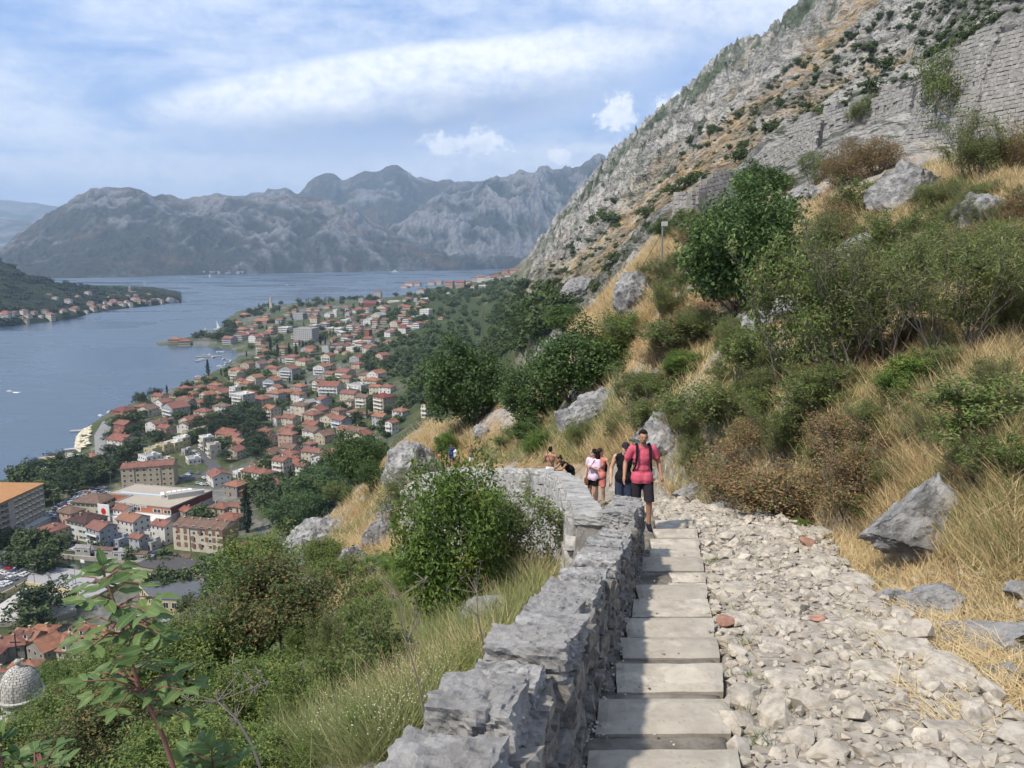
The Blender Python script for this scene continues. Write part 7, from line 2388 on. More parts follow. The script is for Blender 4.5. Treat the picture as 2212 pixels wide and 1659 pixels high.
for k in range(8):
 a_ = k * math.pi / 4 + 0.2
 mb = MB(); mb.tube([((r_ + 0.03) * math.cos(a_), (r_ + 0.03) * math.sin(a_), z) for r_, z in prof], 0.055, 5)
 ob('rib', mb.mesh('rib', [M_rail]), dome)
UB = [block_mesh('dome_block', 520 + i, 1, M_dome, 0.03, 0.12) for i in range(4)]
for j in range(len(prof) - 1):
 (r0, z0), (r1, z1) = prof[j], prof[j + 1]
 nb = max(8, int(2 * math.pi * r0 / 0.42 / 8) * 8)
 tl = math.atan2(r0 - r1, z1 - z0)
 for k in range(nb):
  a_ = (k + 0.5 + 0.5 * (j % 2)) / nb * 2 * math.pi
  if math.sin(a_) > 0.45:
   continue
  rm_, zm_ = (r0 + r1) / 2, (z0 + z1) / 2
  ob('dome_block', random.choice(UB), dome, (rm_ * math.cos(a_) * 0.985, rm_ * math.sin(a_) * 0.985, zm_), (0, -tl, a_), (0.14, 2 * math.pi * rm_ / nb * 0.93, math.hypot(r0 - r1, z1 - z0) * 0.9))
zt = prof[-1][1]
mb = MB(); mb.lathe([(0.34, zt - .1), (0.30, zt + 0.1), (0.2, zt + 0.3), (0.2, zt + 0.55), (0.34, zt + 0.6), (0.3, zt + 0.75), (0.12, zt + 0.9), (0.02, zt + 0.95)], 12)
ob('lantern', mb.mesh('lantern', [M_dome]), church)
mb = MB(); mb.box(-0.04, 0.04, -0.04, 0.04, zt + 0.9, zt + 3.4); mb.box(-0.5, 0.5, -0.035, 0.035, zt + 2.55, zt + 2.65)
ob('cross', mb.mesh('cross', [M_glass]), church)
for k in range(8):
 a_ = (k + 0.5) * math.pi / 4
 mb = MB(); mb.box(-0.02, 0.03, -0.35, 0.35, -6.2, -3.4)
 ob('window', mb.mesh('window', [M_glass]), church, (Rd * 0.92 * math.cos(a_), Rd * 0.92 * math.sin(a_), 0), (0, 0, a_))
mb = MB(); mb.box(-4, 3, -1, 7, -14, -9, 0); mb.add([(-4.3, -1.3, -9), (3.3, -1.3, -9), (3.3, 7.3, -9), (-4.3, 7.3, -9), (-0.5, 0, -7.4), (-0.5, 6, -7.4)], [(0, 1, 4), (1, 2, 5, 4), (2, 3, 5), (3, 0, 4, 5)], 1)
ob('nave', mb.mesh('nave', [M_dome, ROOFM['orange']]), church)
tag(church, 'grey stone church tower with ribbed block dome and cross at lower left', 'church')
# ------------------------------------------------------------------ plants of the near hillside
NP = [  # kind, X, Y(base), width px, height px, name, label
 ('bush', 985, 1340, 255, 385, 'evergreen_bush', 'big dense glossy green bush in front of the bend wall'),
 ('sparse', 1125, 1250, 190, 220, 'shrub', 'yellowing shrub against the bend wall right of the big bush'),
 ('dry', 1085, 1250, 110, 120, 'dry_shrub', 'rusty brown shrub between the big bush and the bend wall'),
 ('wiry', 1180, 1130, 120, 120, 'shrub', 'feathery green shrub growing at the top of the bend wall'),
 ('wiry', 890, 1175, 170, 145, 'shrub', 'grey-green wiry shrub left of the big glossy bush'),
 ('tree', 775, 1050, 125, 125, 'tree', 'small round dark tree at the edge of the dry grass spur'),
 ('tree', 805, 1055, 70, 60, 'shrub', 'low dark shrub right of the small round tree on the spur'),
 ('sparse', 740, 1085, 80, 50, 'shrub', 'small green shrub on the rim of the spur'),
 ('tree', 690, 1110, 150, 110, 'tree', 'leafy green tree at the foot of the spur above the river houses'),
 ('tree', 640, 1150, 120, 90, 'tree', 'round tree just left of the broken rock band'),
 ('slope', 570, 1290, 200, 170, 'tree', 'green airy tree above the reddish tree on the lower slope'),
 ('reddish', 620, 1430, 300, 270, 'tree', 'large reddish-tinged airy tree on the lower slope'),
 ('reddish', 470, 1420, 160, 150, 'tree', 'smaller reddish tree left of the large reddish tree'),
 ('sparse', 820, 1495, 200, 240, 'shrub', 'airy yellow-green shrub below the big glossy bush'),
 ('wiry', 720, 1480, 150, 170, 'shrub', 'thin green shrub between the reddish tree and the yellow-green shrub'),
 ('fern', 1015, 1480, 190, 110, 'shrub', 'low spreading green shrub beside the outside of the parapet'),
 ('fern', 835, 1545, 110, 70, 'shrub', 'bright yellow-green tuft in the pale grass'),
 ('slope', 420, 1520, 260, 190, 'tree', 'bright green tree right behind the sapling'),
 ('slope', 560, 1560, 230, 190, 'tree', 'bright green tree at the bottom centre of the slope'),
 ('slope', 300, 1560, 230, 180, 'tree', 'green tree behind the lower stem of the sapling'),
 ('slope', 205, 1600, 190, 150, 'tree', 'green tree right of the church dome'),
 ('slope', 660, 1570, 170, 150, 'tree', 'green leafy tree at the left edge of the pale grass'),
 ('slope', 350, 1680, 280, 200, 'tree', 'green tree at the bottom edge below the sapling'),
 ('reddish', 200, 1690, 260, 200, 'tree', 'reddish-green tree at the bottom left edge'),
 ('slope', 520, 1690, 250, 190, 'tree', 'green tree at the bottom edge left of the pale grass'),
 ('slope', 60, 1700, 240, 180, 'tree', 'green tree in the bottom left corner'),
 ('slope', 500, 1470, 180, 130, 'tree', 'small green tree under the reddish tree'),
 ('slope', 250, 1480, 150, 110, 'tree', 'green tree below the old town roofs'),
 ('slope', 340, 1440, 150, 90, 'tree', 'green tree at the right end of the old town roofs'),
 # middle
 ('tree', 1005, 935, 190, 215, 'tree', 'large dark round tree left of the middle pair'),
 ('tree', 1150, 930, 150, 150, 'tree', 'dark leafy tree in the middle above the bend'),
 ('tree', 1240, 880, 200, 190, 'tree', 'broad dark tree right of the middle tree'),
 ('slope', 1300, 800, 110, 90, 'tree', 'thin-crowned tree with bare limbs above the broad dark tree'),
 ('tree', 1160, 730, 110, 80, 'tree', 'dark tree at the left foot of the rocky mountain'), ('tree', 1225, 725, 100, 70, 'tree', 'dark tree right beside the mountain foot tree'),
 ('slope', 1325, 765, 105, 100, 'tree', 'small tree with visible dark trunk below the fluted crag'),
 ('tree', 1140, 960, 90, 60, 'shrub', 'dark shrub at the foot of the middle tree'), ('bush', 965, 985, 60, 56, 'shrub', 'small round green shrub behind the far walkers'), ('sparse', 1090, 975, 70, 50, 'shrub', 'small green shrub above the bend wall'),
 ('bush', 1165, 985, 80, 60, 'shrub', 'green shrub on the bank behind the leaning woman'), ('wiry', 1250, 975, 90, 70, 'shrub', 'grassy shrub on the bank above the shirtless man'),
 # right slope
 ('tree', 1592, 695, 255, 295, 'tree', 'biggest dark green tree on the right slope'), ('tree', 1625, 600, 150, 160, 'tree', 'dark tree joined to the right of the biggest dark tree'),
 ('tree', 1640, 450, 120, 105, 'tree', 'dark tree in front of the ruined bastion'), ('tree', 1440, 520, 70, 50, 'shrub', 'dark shrub left of the bastion foot'), ('sparse', 1480, 490, 80, 50, 'shrub', 'green shrub just under the bastion'),
 ('sparse', 1500, 745, 170, 90, 'shrub', 'spreading green shrub below the biggest dark tree'), ('crimson', 1530, 668, 56, 28, 'shrub', 'small crimson shrub below the biggest dark tree'), ('bush', 1480, 810, 110, 56, 'shrub', 'dark green low shrub in the straw above the walkers'),
 ('sparse', 1430, 760, 90, 60, 'shrub', 'small green shrub right of the fluted crag'), ('sparse', 1610, 830, 170, 170, 'shrub', 'bushy green shrub right of the low dark shrub'), ('sparse', 1700, 820, 200, 300, 'tree', 'upright sparse tree with dark stems on the right slope'), ('sparse', 1800, 800, 180, 230, 'tree', 'leggy green tree right of the upright sparse tree'),
 ('wiry', 1900, 790, 320, 280, 'shrub', 'large olive wiry shrub on the right slope'), ('wiry', 2060, 770, 330, 290, 'shrub', 'largest olive feathery shrub near the right edge'), ('wiry', 2180, 640, 180, 180, 'shrub', 'olive feathery shrub cut by the right edge'),
 ('bush', 1960, 860, 140, 110, 'shrub', 'dark ivy-like shrub under the olive shrubs'), ('sparse', 2100, 960, 280, 170, 'shrub', 'leafy green shrub hanging over the large jagged boulder'), ('sparse', 2190, 1040, 150, 140, 'shrub', 'green shrub at the right edge above the boulders'), ('sparse', 1760, 900, 170, 110, 'shrub', 'thin green shrub above the dry brown bushes'),
 ('sparse', 1560, 940, 190, 120, 'shrub', 'mixed green and yellow shrub behind the man in pink'), ('wiry', 1480, 960, 120, 70, 'shrub', 'grassy green shrub right behind the man'), ('wiry', 1500, 1010, 130, 60, 'shrub', 'low olive shrub by the path behind the man'),
 ('dry', 1720, 1110, 300, 170, 'dry_bush', 'widest rust-brown dried bush right of the path'), ('dry', 1860, 1090, 220, 170, 'dry_bush', 'rust-brown dried bush left of the large jagged boulder'), ('dry', 1590, 1060, 200, 110, 'dry_bush', 'brown dried bush nearest the man in pink'), ('dry', 1830, 960, 220, 110, 'dry_bush', 'brown dried bush under the olive shrubs'), ('dry', 1650, 960, 160, 90, 'dry_bush', 'pale dried bush in the middle of the right slope'),
 ('wiry', 1700, 1000, 160, 110, 'shrub', 'olive shrub mixed into the dried bushes'), ('bush', 1730, 1150, 60, 30, 'weed', 'small bright green weed at the foot of the dried bushes'),
 ('sparse', 2050, 300, 130, 190, 'tree', 'dark leafy tree against the great fortress wall'), ('tree', 2165, 250, 110, 180, 'tree', 'dark tree right of the leafy tree at the fortress wall'), ('sparse', 1765, 300, 70, 56, 'shrub', 'round shrub in front of the loophole wall'), ('sparse', 1855, 270, 56, 70, 'tree', 'bright slim tree in front of the upper fortress wall'),
 ('wiry', 2100, 400, 170, 150, 'shrub', 'brownish shrub above the pale sloping slab'), ('dry', 2190, 380, 130, 140, 'dry_shrub', 'brown dry shrub at the upper right edge'), ('dry', 1830, 400, 120, 110, 'dry_shrub', 'bare brownish shrub below the loophole wall'), ('dry', 1900, 370, 110, 100, 'dry_shrub', 'bare brownish shrub left of the big smooth outcrop'),
 ('sparse', 1850, 470, 130, 80, 'shrub', 'green shrub on the slope left of the big smooth outcrop'), ('sparse', 1920, 560, 130, 110, 'shrub', 'dark green shrub below the big smooth outcrop'), ('sparse', 2030, 540, 110, 80, 'shrub', 'green shrub between the outcrop and the pale slab'), ('wiry', 1780, 560, 150, 100, 'shrub', 'wiry shrub with bare twigs in mid slope'), ('dry', 1750, 620, 150, 100, 'dry_shrub', 'grey bare-twigged shrub right of the biggest dark tree'),
 ('dry', 2140, 560, 170, 110, 'dry_shrub', 'reddish bare shrub below the pale slab'), ('wiry', 2000, 470, 120, 80, 'shrub', 'olive shrub beside the big smooth outcrop'), ('sparse', 1690, 420, 90, 50, 'shrub', 'dark shrub left end below the long wall'), ('sparse', 1760, 400, 70, 70, 'shrub', 'leafy shrub against the lower fortress wall'),
 ('wiry', 1380, 870, 140, 70, 'shrub', 'pale grassy shrub above the long pale slab'), ('sparse', 1420, 920, 120, 70, 'shrub', 'green shrub beside the long pale slab'), ('wiry', 1330, 950, 100, 60, 'shrub', 'green grassy shrub above the woman in pale pink'),
]
for a in NP:
 k_, X, Y, w_, h_, nm, lab = a
 rm = 2.0
 pos = None
 if Y > 1659:
  pos = hit(X, 1658)
  pos = pos + (pos - Vector((0, 0, CAM_H))).normalized() * -1.5
  pos.z = z_at(pos.x, pos.y)
 plant(k_, X, Y, w_, h_, nm, lab, 'tree' if nm == 'tree' else ('weed' if nm == 'weed' else 'shrub'), pos=pos)

# shrubs too many to name one by one: undergrowth filling the slopes
UND = {}
for i in range(210):
 while True:
  if i < 145:
   X, Y = random.uniform(1380, 2212), random.uniform(430, 1130)
   if Y > np.interp(X, [1380, 1600, 1880, 2212], [960, 1080, 1130, 1120]) or Y < np.interp(X, [1380, 1500, 2212], [700, 520, 400]):
    continue
   kd, nm = random.choice([('wiry', 'undergrowth_shrub'), ('sparse', 'undergrowth_shrub'), ('dry', 'undergrowth_shrub'), ('wiry', 'undergrowth_shrub')])
   lab, gr = 'small scrubby undergrowth plant of the right slope', 'undergrowth of the right slope'
  else:
   X, Y = random.uniform(0, 900), random.uniform(1250, 1659)
   if Y < np.interp(X, [0, 300, 480, 640, 900], [1540, 1430, 1330, 1230, 1180]) or X > 800 and Y > 1350:
    continue
   kd, nm = random.choice([('slope', 'undergrowth_shrub'), ('slope', 'undergrowth_shrub'), ('bush', 'undergrowth_shrub')])
   lab, gr = 'leafy undergrowth plant of the lower left slope', 'undergrowth of the lower left slope'
  break
 px_ = random.uniform(55, 120)
 o_ = plant(kd, X, Y, px_, px_ * random.uniform(0.5, 0.9), nm)
 if o_ is not None:
  UND.setdefault((lab, gr), []).append((X, Y, o_))
for (lab, gr), l_ in UND.items():
 label_rows(l_, lab, ['upper part', 'lower part'], 'shrub', gr)

# ------------------------------------------------------------------ grass (uncountable)
def grass_mesh(name, spots, mat, rng):
 """spots: (x, y, z, height, blades, spread, width)"""
 a_ = np.array(spots, float)
 nb = a_[:, 4].astype(int)
 tone = np.repeat(np.clip(0.5 + 0.25 * rng.normal(size=len(a_)), 0, 1), nb)
 x, y, z, h, _, sp_, wd = [np.repeat(a_[:, i], nb) for i in range(7)]
 n = len(x)
 a = rng.uniform(0, 6.28, n)
 b0 = np.stack([x + rng.normal(size=n) * sp_, y + rng.normal(size=n) * sp_, z - 0.03], -1)
 ln = h * rng.uniform(0.5, 1.15, n)
 lean = rng.uniform(0.1, 0.9, n)
 d = np.stack([np.cos(a) * lean, np.sin(a) * lean, np.ones(n)], -1)
 d /= np.linalg.norm(d, axis=1)[:, None]
 b1 = a + rng.uniform(0, 6.28, n)
 s = np.stack([-np.sin(b1), np.cos(b1), np.zeros(n)], -1) * wd[:, None]
 tip = b0 + d * ln[:, None] + np.stack([np.cos(a) * ln * 0.28, np.sin(a) * ln * 0.28, -ln * 0.12], -1)
 v = np.stack([b0 - s, b0 + s, tip + s * 0.2, tip - s * 0.2], 1).reshape(-1, 3)
 f = np.arange(n)[:, None] * 4 + np.array([[0, 1, 2, 3]])
 me = mesh_np(name, v, f, False, [mat])
 set_col(me, np.repeat(np.repeat(np.clip(tone + rng.uniform(-.3, .3, n), 0, 1), 4)[:, None], 3, 1))
 return me

rng = np.random.default_rng(77)
dry_s, grn_s = [], []

def grass_fill(poly_, n, h0, h1, green, nb=6, rmin=2.0, clear=1.9):
 xs, ys = [p[0] for p in poly_], [p[1] for p in poly_]
 k, pts = 0, []
 while k < n:
  X, Y = random.uniform(min(xs), max(xs)), random.uniform(min(ys), max(ys))
  if not inside(poly_, X, Y):
   continue
  k += 1
  p_ = hit(X, Y, rmin)
  if p_ is None:
   continue
  r_ = math.hypot(p_.x, p_.y)
  if r_ > 170 or (p_.y < 14 and p_.x > x_in(p_.y) - 0.5 and p_.x < x_right(p_.y) + 1.75) or (p_.y > 13 and path_dist1(p_.x, p_.y) < clear):
   continue
  pts.append((p_.x, p_.y, p_.z, r_))
 q = np.array(pts)
 g_ = fbm(q[:, 0] / 6.0, q[:, 1] / 6.0, q[:, 2] / 6.0, 2) + green
 for (x, y, z, r_), gg in zip(pts, g_):
  sc_ = 1 + r_ / 45.0
  (grn_s if gg > random.uniform(-0.15, 0.15) else dry_s).append((x, y, z, random.uniform(h0, h1) * min(sc_, 2.2), nb, 0.08 * sc_, 0.0022 * (1 + r_ / 7.0)))

grass_fill([(1380, 1040), (1260, 980), (1300, 800), (1400, 620), (1440, 500), (1600, 470), (1880, 400), (2212, 330), (2212, 1230), (1880, 1190), (1600, 1110)], 9800, 0.18, 0.42, -0.14, 7)
grass_fill([(1880, 1150), (2212, 1170), (2212, 1659), (2140, 1659), (2060, 1500), (1960, 1380), (1820, 1250)], 2600, 0.07, 0.24, -0.25, 8)
grass_fill([(1920, 860), (2212, 700), (2212, 1250), (1900, 1160)], 2600, 0.2, 0.42, -0.22, 8)
grass_fill([(1430, 1040), (1600, 1110), (1880, 1190), (1880, 1260), (1700, 1190), (1500, 1110)], 1600, 0.12, 0.3, -0.35, 8)
grass_fill([(740, 1100), (850, 985), (930, 900), (1000, 890), (1060, 1000), (930, 1020), (880, 1100), (860, 1300), (760, 1340), (640, 1190)], 5500, 0.25, 0.55, -0.16, 6)
grass_fill([(1000, 960), (1200, 900), (1350, 830), (1380, 1000), (1250, 1000), (1060, 1000)], 3000, 0.2, 0.5, 0.02, 6)
grass_fill([(860, 1300), (1100, 1150), (1270, 1150), (1180, 1260), (1080, 1400), (980, 1530), (860, 1640), (620, 1659), (700, 1500), (800, 1420)], 5200, 0.25, 0.5, 0.30, 8, 1.8)
grass_fill([(1080, 1150), (1270, 1120), (1270, 1220), (1160, 1260), (1060, 1330)], 1500, 0.3, 0.6, -0.2, 8, 1.8)
grass_fill([(1230, 720), (1300, 640), (1380, 560), (1440, 492), (1475, 500), (1460, 600), (1380, 720), (1300, 760)], 3500, 0.25, 0.5, -0.35, 8, 40)
grass_fill([(1640, 470), (1900, 400), (2212, 310), (2212, 480), (1900, 560), (1640, 600)], 2500, 0.25, 0.5, -0.2, 8, 20)
tag(ob('dry_grass', grass_mesh('dry_grass', dry_s, M_grass, rng)), 'straw-coloured dry grass covering the hillside', 'grass', None, 'stuff')
tag(ob('green_grass', grass_mesh('green_grass', grn_s, M_ggrass, rng)), 'pale green grass mixed into the dry hillside', 'grass', None, 'stuff')
# pale seed heads over the grass left of the parapet and on the bank behind the walkers
hs = []
for (poly_, n) in (([(640, 1659), (800, 1480), (1000, 1480), (960, 1560), (860, 1659)], 600), ([(1060, 1000), (1200, 910), (1400, 820), (1500, 860), (1460, 980), (1250, 990)], 900), ([(820, 1300), (860, 1130), (920, 1100), (900, 1300)], 250)):
 xs, ys = [p[0] for p in poly_], [p[1] for p in poly_]
 k = 0
 while k < n:
  X, Y = random.uniform(min(xs), max(xs)), random.uniform(min(ys), max(ys))
  if not inside(poly_, X, Y):
   continue
  k += 1
  p_ = hit(X, Y, 2.0)
  if p_ is not None and p_.y < 70:
   r_ = math.hypot(p_.x, p_.y)
   hs.append((p_.x, p_.y, p_.z + random.uniform(0.2, 0.45) * (1 + r_ / 45), 0.007 * (1 + r_ / 12)))
scatter_stones('seed_heads', hs, worn('seed_head', (0.55, 0.53, 0.38), 0.9, 0.2, 10.0))
tag(bpy.data.objects['seed_heads'], 'tiny pale seed heads over the grass', 'seed heads', None, 'stuff')
# straw litter and weeds on the path side
litter = []
for i in range(2600):
 X, Y = random.uniform(1500, 2212), random.uniform(1080, 1659)
 if Y < np.interp(X, [1500, 1880, 2212], [1100, 1210, 1240]) or (X < np.interp(Y, [1080, 1300, 1659], [1560, 1820, 2020]) and random.random() < 0.99):
  continue
 p_ = hit(X, Y)
 if p_ is None:
  continue
 z_ = p_.z + 0.02 + (0.13 if path_dist1(p_.x, p_.y) < 1.8 else 0)
 litter.append((p_.x, p_.y, z_, random.uniform(0, 6.28), random.uniform(0.08, 0.28)))
vs = []
for (x, y, z, a, l) in litter:
 for j in range(4):
  a2 = a + random.uniform(-1.2, 1.2)
  x2, y2 = x + random.gauss(0, 0.08), y + random.gauss(0, 0.08)
  dx_, dy_, w_ = math.cos(a2) * l, math.sin(a2) * l, 0.0022
  vs += [(x2 - dy_ / l * w_, y2 + dx_ / l * w_, z), (x2 + dy_ / l * w_, y2 - dx_ / l * w_, z + 0.003), (x2 + dx_ + dy_ / l * w_, y2 + dy_ - dx_ / l * w_, z + 0.02 + l * 0.1), (x2 + dx_ - dy_ / l * w_, y2 + dy_ + dx_ / l * w_, z + 0.02 + l * 0.1)]
me = mesh_np('straw_litter', vs, np.arange(len(vs)).reshape(-1, 4), False, [M_grass])
set_col(me, np.repeat(np.repeat(rng.random(len(vs) // 4), 4)[:, None], 3, 1))
tag(ob('straw_litter', me), 'fallen straw lying over the stones right of the path', 'straw', None, 'stuff')
weeds = [(1605, 1350), (1615, 1420), (1600, 1500), (1625, 1640), (1540, 1225), (1720, 1230), (1890, 1275), (1850, 1270), (1960, 1440), (2080, 1500), (2050, 1540), (2150, 1470), (1780, 1330), (1905, 1450), (1840, 1560), (2010, 1590), (1640, 1230), (1655, 1590), (1585, 1590)]
wspots = []
WD = []
for (X, Y) in weeds:
 p_ = hit(X, Y)
 zo = 0.13 if path_dist1(p_.x, p_.y) < 1.9 else 0.02
 sp = [(random.gauss(0, 0.07), random.gauss(0, 0.07), 0, random.uniform(0.06, 0.15), 10, 0.025, 0.003) for q in range(7)]
 me = grass_mesh('weed_blades', sp, M_leaf_mid, rng)
 o_ = ob('weed_tuft', me, None, (p_.x, p_.y, p_.z + zo))
 WD.append((X, Y, o_))
WD.sort(key=lambda q: q[0])
for i, (X, Y, o_) in enumerate(WD):
 tag(o_, f'small green weed tuft on the stony path, {ORD[i + 1]} from left', 'weed', 'weed tufts on the path')

# ------------------------------------------------------------------ sapling with large leaves in the foreground
M_leaflet = None
m, t, b = material('sapling_leaf', (0.06, 0.11, 0.03), 0.5, 0.28)
c = coords(t)
spx = t.new('ShaderNodeSeparateXYZ'); t.l.new(c, spx.inputs[0])
vein = t.ss(t.m('ABSOLUTE', spx.outputs[1]), 0.016, 0.004)
rib_ = t.m('FRACT', t.add(t.mul(spx.outputs[0], 9.0), t.mul(t.m('ABSOLUTE', spx.outputs[1]), -7.0)))
side_v = t.mul(t.ss(t.m('ABSOLUTE', t.sub(rib_, 0.5)), 0.08, 0.02), 0.4)
col = t.mix(t.noise(c, 3.0, 4), (0.035, 0.075, 0.022), (0.085, 0.15, 0.042))
col = t.mix(obj_rand(t), col, t.mix(0.5, col, (0.16, 0.22, 0.06)))
col = t.mix(t.m('MAXIMUM', vein, side_v), col, (0.20, 0.24, 0.10))
t.l.new(col, b.inputs['Base Color'])
tr = t.new('ShaderNodeBsdfTranslucent'); t.l.new(col, tr.inputs['Color'])
mx = t.new('ShaderNodeMixShader'); mx.inputs[0].default_value = 0.25
t.l.new(b.outputs[0], mx.inputs[1]); t.l.new(tr.outputs[0], mx.inputs[2]); t.l.new(mx.outputs[0], t.n['Material Output'].inputs['Surface'])
M_leaflet = m
m, t, b = material('sapling_stem', (0.16, 0.06, 0.04), 0.7)
n = t.noise(coords(t), 14.0, 5)
t.l.new(t.mix(n, (0.10, 0.04, 0.028), (0.20, 0.10, 0.065)), b.inputs['Base Color'])
M_stem = m
LEAF = []
for sd_ in range(5):
 rg = np.random.default_rng(600 + sd_)
 nx_, prof_ = 9, None
 xs = np.linspace(0, 1, nx_)
 hw = 0.24 * np.sin(np.pi * np.clip(xs, 0, 1) ** 0.8) ** 0.75 * rg.uniform(0.85, 1.1)
 hw[0] = 0.012; hw[-1] = 0.012
 curl, fold, wav = rg.uniform(-0.22, 0.05), rg.uniform(0.12, 0.35), rg.uniform(0.01, 0.03)
 v = []
 for i, x in enumerate(xs):
  zc = curl * x * x + 0.04 * math.sin(x * 5 + sd_)
  for s_ in (-1, -0.5, 0, 0.5, 1):
   y = hw[i] * s_
   v.append((x, y, zc + abs(y) * fold + wav * math.sin(x * 14 + s_ * 3 + sd_) * abs(s_)))
 f = [(i * 5 + j, i * 5 + j + 1, (i + 1) * 5 + j + 1, (i + 1) * 5 + j) for i in range(nx_ - 1) for j in range(4)]
 LEAF.append(mesh_np('leaflet', v, np.array(f), True, [M_leaflet]))

def compound_leaf(root, start, end, npair, L, droop=0.15, term=True, rnd=random):
 """a stalk from start to end with paired leaflets"""
 mb = MB()
 mid = start.lerp(end, 0.5) + Vector((0, 0, 0.02))
 pts = [start, start.lerp(mid, 0.6), mid, mid.lerp(end, 0.55), end]
 mb.tube(pts, [0.004, 0.0035, 0.003, 0.0025, 0.002], 5)
 lf = ob('leaf', mb.mesh('leaf_stalk', [M_stem]), root)
 d = (end - start).normalized()
 side = d.cross(Vector((0, 0, 1)))
 if side.length < 0.2:
  side = d.cross(Vector((0.6, -0.8, 0)))
 side.normalize()

 def put(p_, dv, l):
  dv = dv.normalized()
  up = Vector((rnd.gauss(0, 0.35), rnd.gauss(0, 0.35) - 0.35, 1)).normalized()
  yv = up.cross(dv).normalized()
  zv = dv.cross(yv)
  M_ = Matrix((dv, yv, zv)).transposed().to_4x4()
  M_.translation = p_
  o_ = ob('leaflet', rnd.choice(LEAF), lf)
  o_.matrix_local = M_ @ Matrix.Diagonal((l, l * rnd.uniform(0.85, 1.1), l, 1))
 for i in range(npair):
  u = 0.25 + 0.7 * i / max(1, npair - 1) if npair > 1 else 0.7
  p_ = start.lerp(end, u)
  for s_ in (-1, 1):
   if rnd.random() < 0.06:
    continue
   put(p_, side * s_ * 0.9 + d * rnd.uniform(0.35, 0.7) + Vector((0, 0, -droop + rnd.uniform(-.15, .15))), L * rnd.uniform(0.75, 1.1))
 if term:
  put(end, d + Vector((0, 0, -droop * 0.5)), L * rnd.uniform(0.9, 1.15))

RS = 2.45
stem_px = [(392, 1700, 2.5), (375, 1659, 2.5), (352, 1590, 2.48), (327, 1535, 2.47), (303, 1490, 2.46), (287, 1440, 2.45), (277, 1400, 2.44), (263, 1350, 2.44), (250, 1310, 2.43), (236, 1270, 2.42), (226, 1246, 2.42)]
pts = [P(*q) for q in stem_px]
gx, gy = pts[0].x + 0.06, pts[0].y
foot = Vector((gx + 0.10, gy + 0.05, z_at(gx, gy) - 0.1))
sap = empty('sapling', foot)
tag(sap, 'tall young sapling with reddish stem and large glossy leaflets in the left foreground', 'sapling')
mb = MB()
allp = [foot, foot.lerp(pts[0], 0.5) + Vector((0.03, 0, 0))] + pts
mb.tube([q - foot for q in allp], [0.012, 0.010] + list(np.linspace(0.0085, 0.003, len(pts))), 7)
ob('stem', mb.mesh('stem', [M_stem], True), sap)
rs = random.Random(5)
CL = [  # stalk start px, end px, pairs, depth offset
 ((226, 1246), (222, 1222), 2, 0.0, 40), ((228, 1250), (285, 1240), 2, -0.08, 48), ((236, 1270), (190, 1262), 2, 0.06, 52), ((240, 1280), (300, 1262), 2, 0.10, 48), ((245, 1296), (185, 1300), 2, -0.06, 52), ((252, 1315), (320, 1322), 3, -0.1, 54), ((258, 1335), (330, 1352), 2, 0.05, 56),
 ((262, 1350), (180, 1345), 2, 0.08, 54), ((268, 1368), (200, 1395), 2, -0.08, 56), ((275, 1395), (330, 1330), 3, 0.1, 50), ((285, 1440), (310, 1400), 3, -0.1, 54), ((284, 1430), (240, 1430), 2, 0.06, 46), ((303, 1488), (180, 1472), 4, -0.04, 46), ((300, 1485), (255, 1440), 2, 0.12, 46), ((303, 1490), (250, 1535), 2, -0.12, 44), ((308, 1495), (380, 1455), 3, 0.0, 54), ((315, 1500), (395, 1490), 2, -0.1, 48), ((320, 1515), (390, 1530), 2, 0.1, 44), ((240, 1276), (175, 1245), 2, 0.1, 48), ((232, 1262), (262, 1222), 2, 0.12, 44), ((250, 1312), (340, 1290), 3, 0.0, 50), ((262, 1350), (350, 1372), 3, -0.06, 54), ((270, 1378), (170, 1372), 3, 0.12, 54), ((290, 1452), (350, 1430), 3, 0.14, 50), ((297, 1472), (215, 1455), 3, 0.1, 46), ((305, 1492), (200, 1500), 3, 0.06, 44), ((312, 1500), (420, 1470), 3, 0.12, 46), ((330, 1540), (405, 1555), 2, 0.0, 40)]
for (a_, b_2, npair, dd, Lp) in CL:
 st, en = P(*a_, RS), P(*b_2, RS + dd * 1.6)
 compound_leaf(sap, st - foot, en - foot, npair, Lp * RS / FOC * 1.08, rnd=rs)
# leafy shrub at the bottom edge and the narrow-leaved one in the corner
for (cx, cy, r_, n_, lab, sprd, L_, np_) in [(470, 1625, 2.7, 9, 'broad-leaved low shrub at the bottom edge right of the sapling stem', 75, 46, 3), (90, 1640, 2.3, 8, 'bright narrow-leaved shoots at the bottom left edge', 85, 40, 3), (0, 1610, 2.2, 4, 'bright leafy shoots cut by the left edge at the bottom', 40, 44, 2)]:
 c0 = P(cx, cy + 90, r_)
 zf = z_at(c0.x, c0.y)
 rt = empty('leafy_shoot', (c0.x, c0.y, zf))
 tag(rt, lab, 'shrub')
 mb = MB()
 mb.tube([(0, 0, -0.1), (0.01, 0, (c0.z - zf) * 0.6), (0, 0, c0.z - zf + 0.05)], [0.014, 0.011, 0.007], 6)
 ob('stem', mb.mesh('stem', [M_stem]), rt)
 for i in range(n_):
  a_ = rs.uniform(0, 6.28)
  st = P(cx + rs.uniform(-15, 15), cy + rs.uniform(20, 70), r_)
  en = P(cx + math.cos(a_) * sprd * rs.uniform(0.6, 1.1), cy - 5 - abs(math.sin(a_)) * 45 * rs.uniform(0.3, 1.2) + 25, r_ + rs.uniform(-0.15, 0.2))
  o3 = Vector((c0.x, c0.y, zf))
  compound_leaf(rt, st - o3, en - o3, np_, L_ * r_ / FOC, rnd=rs, droop=0.0)
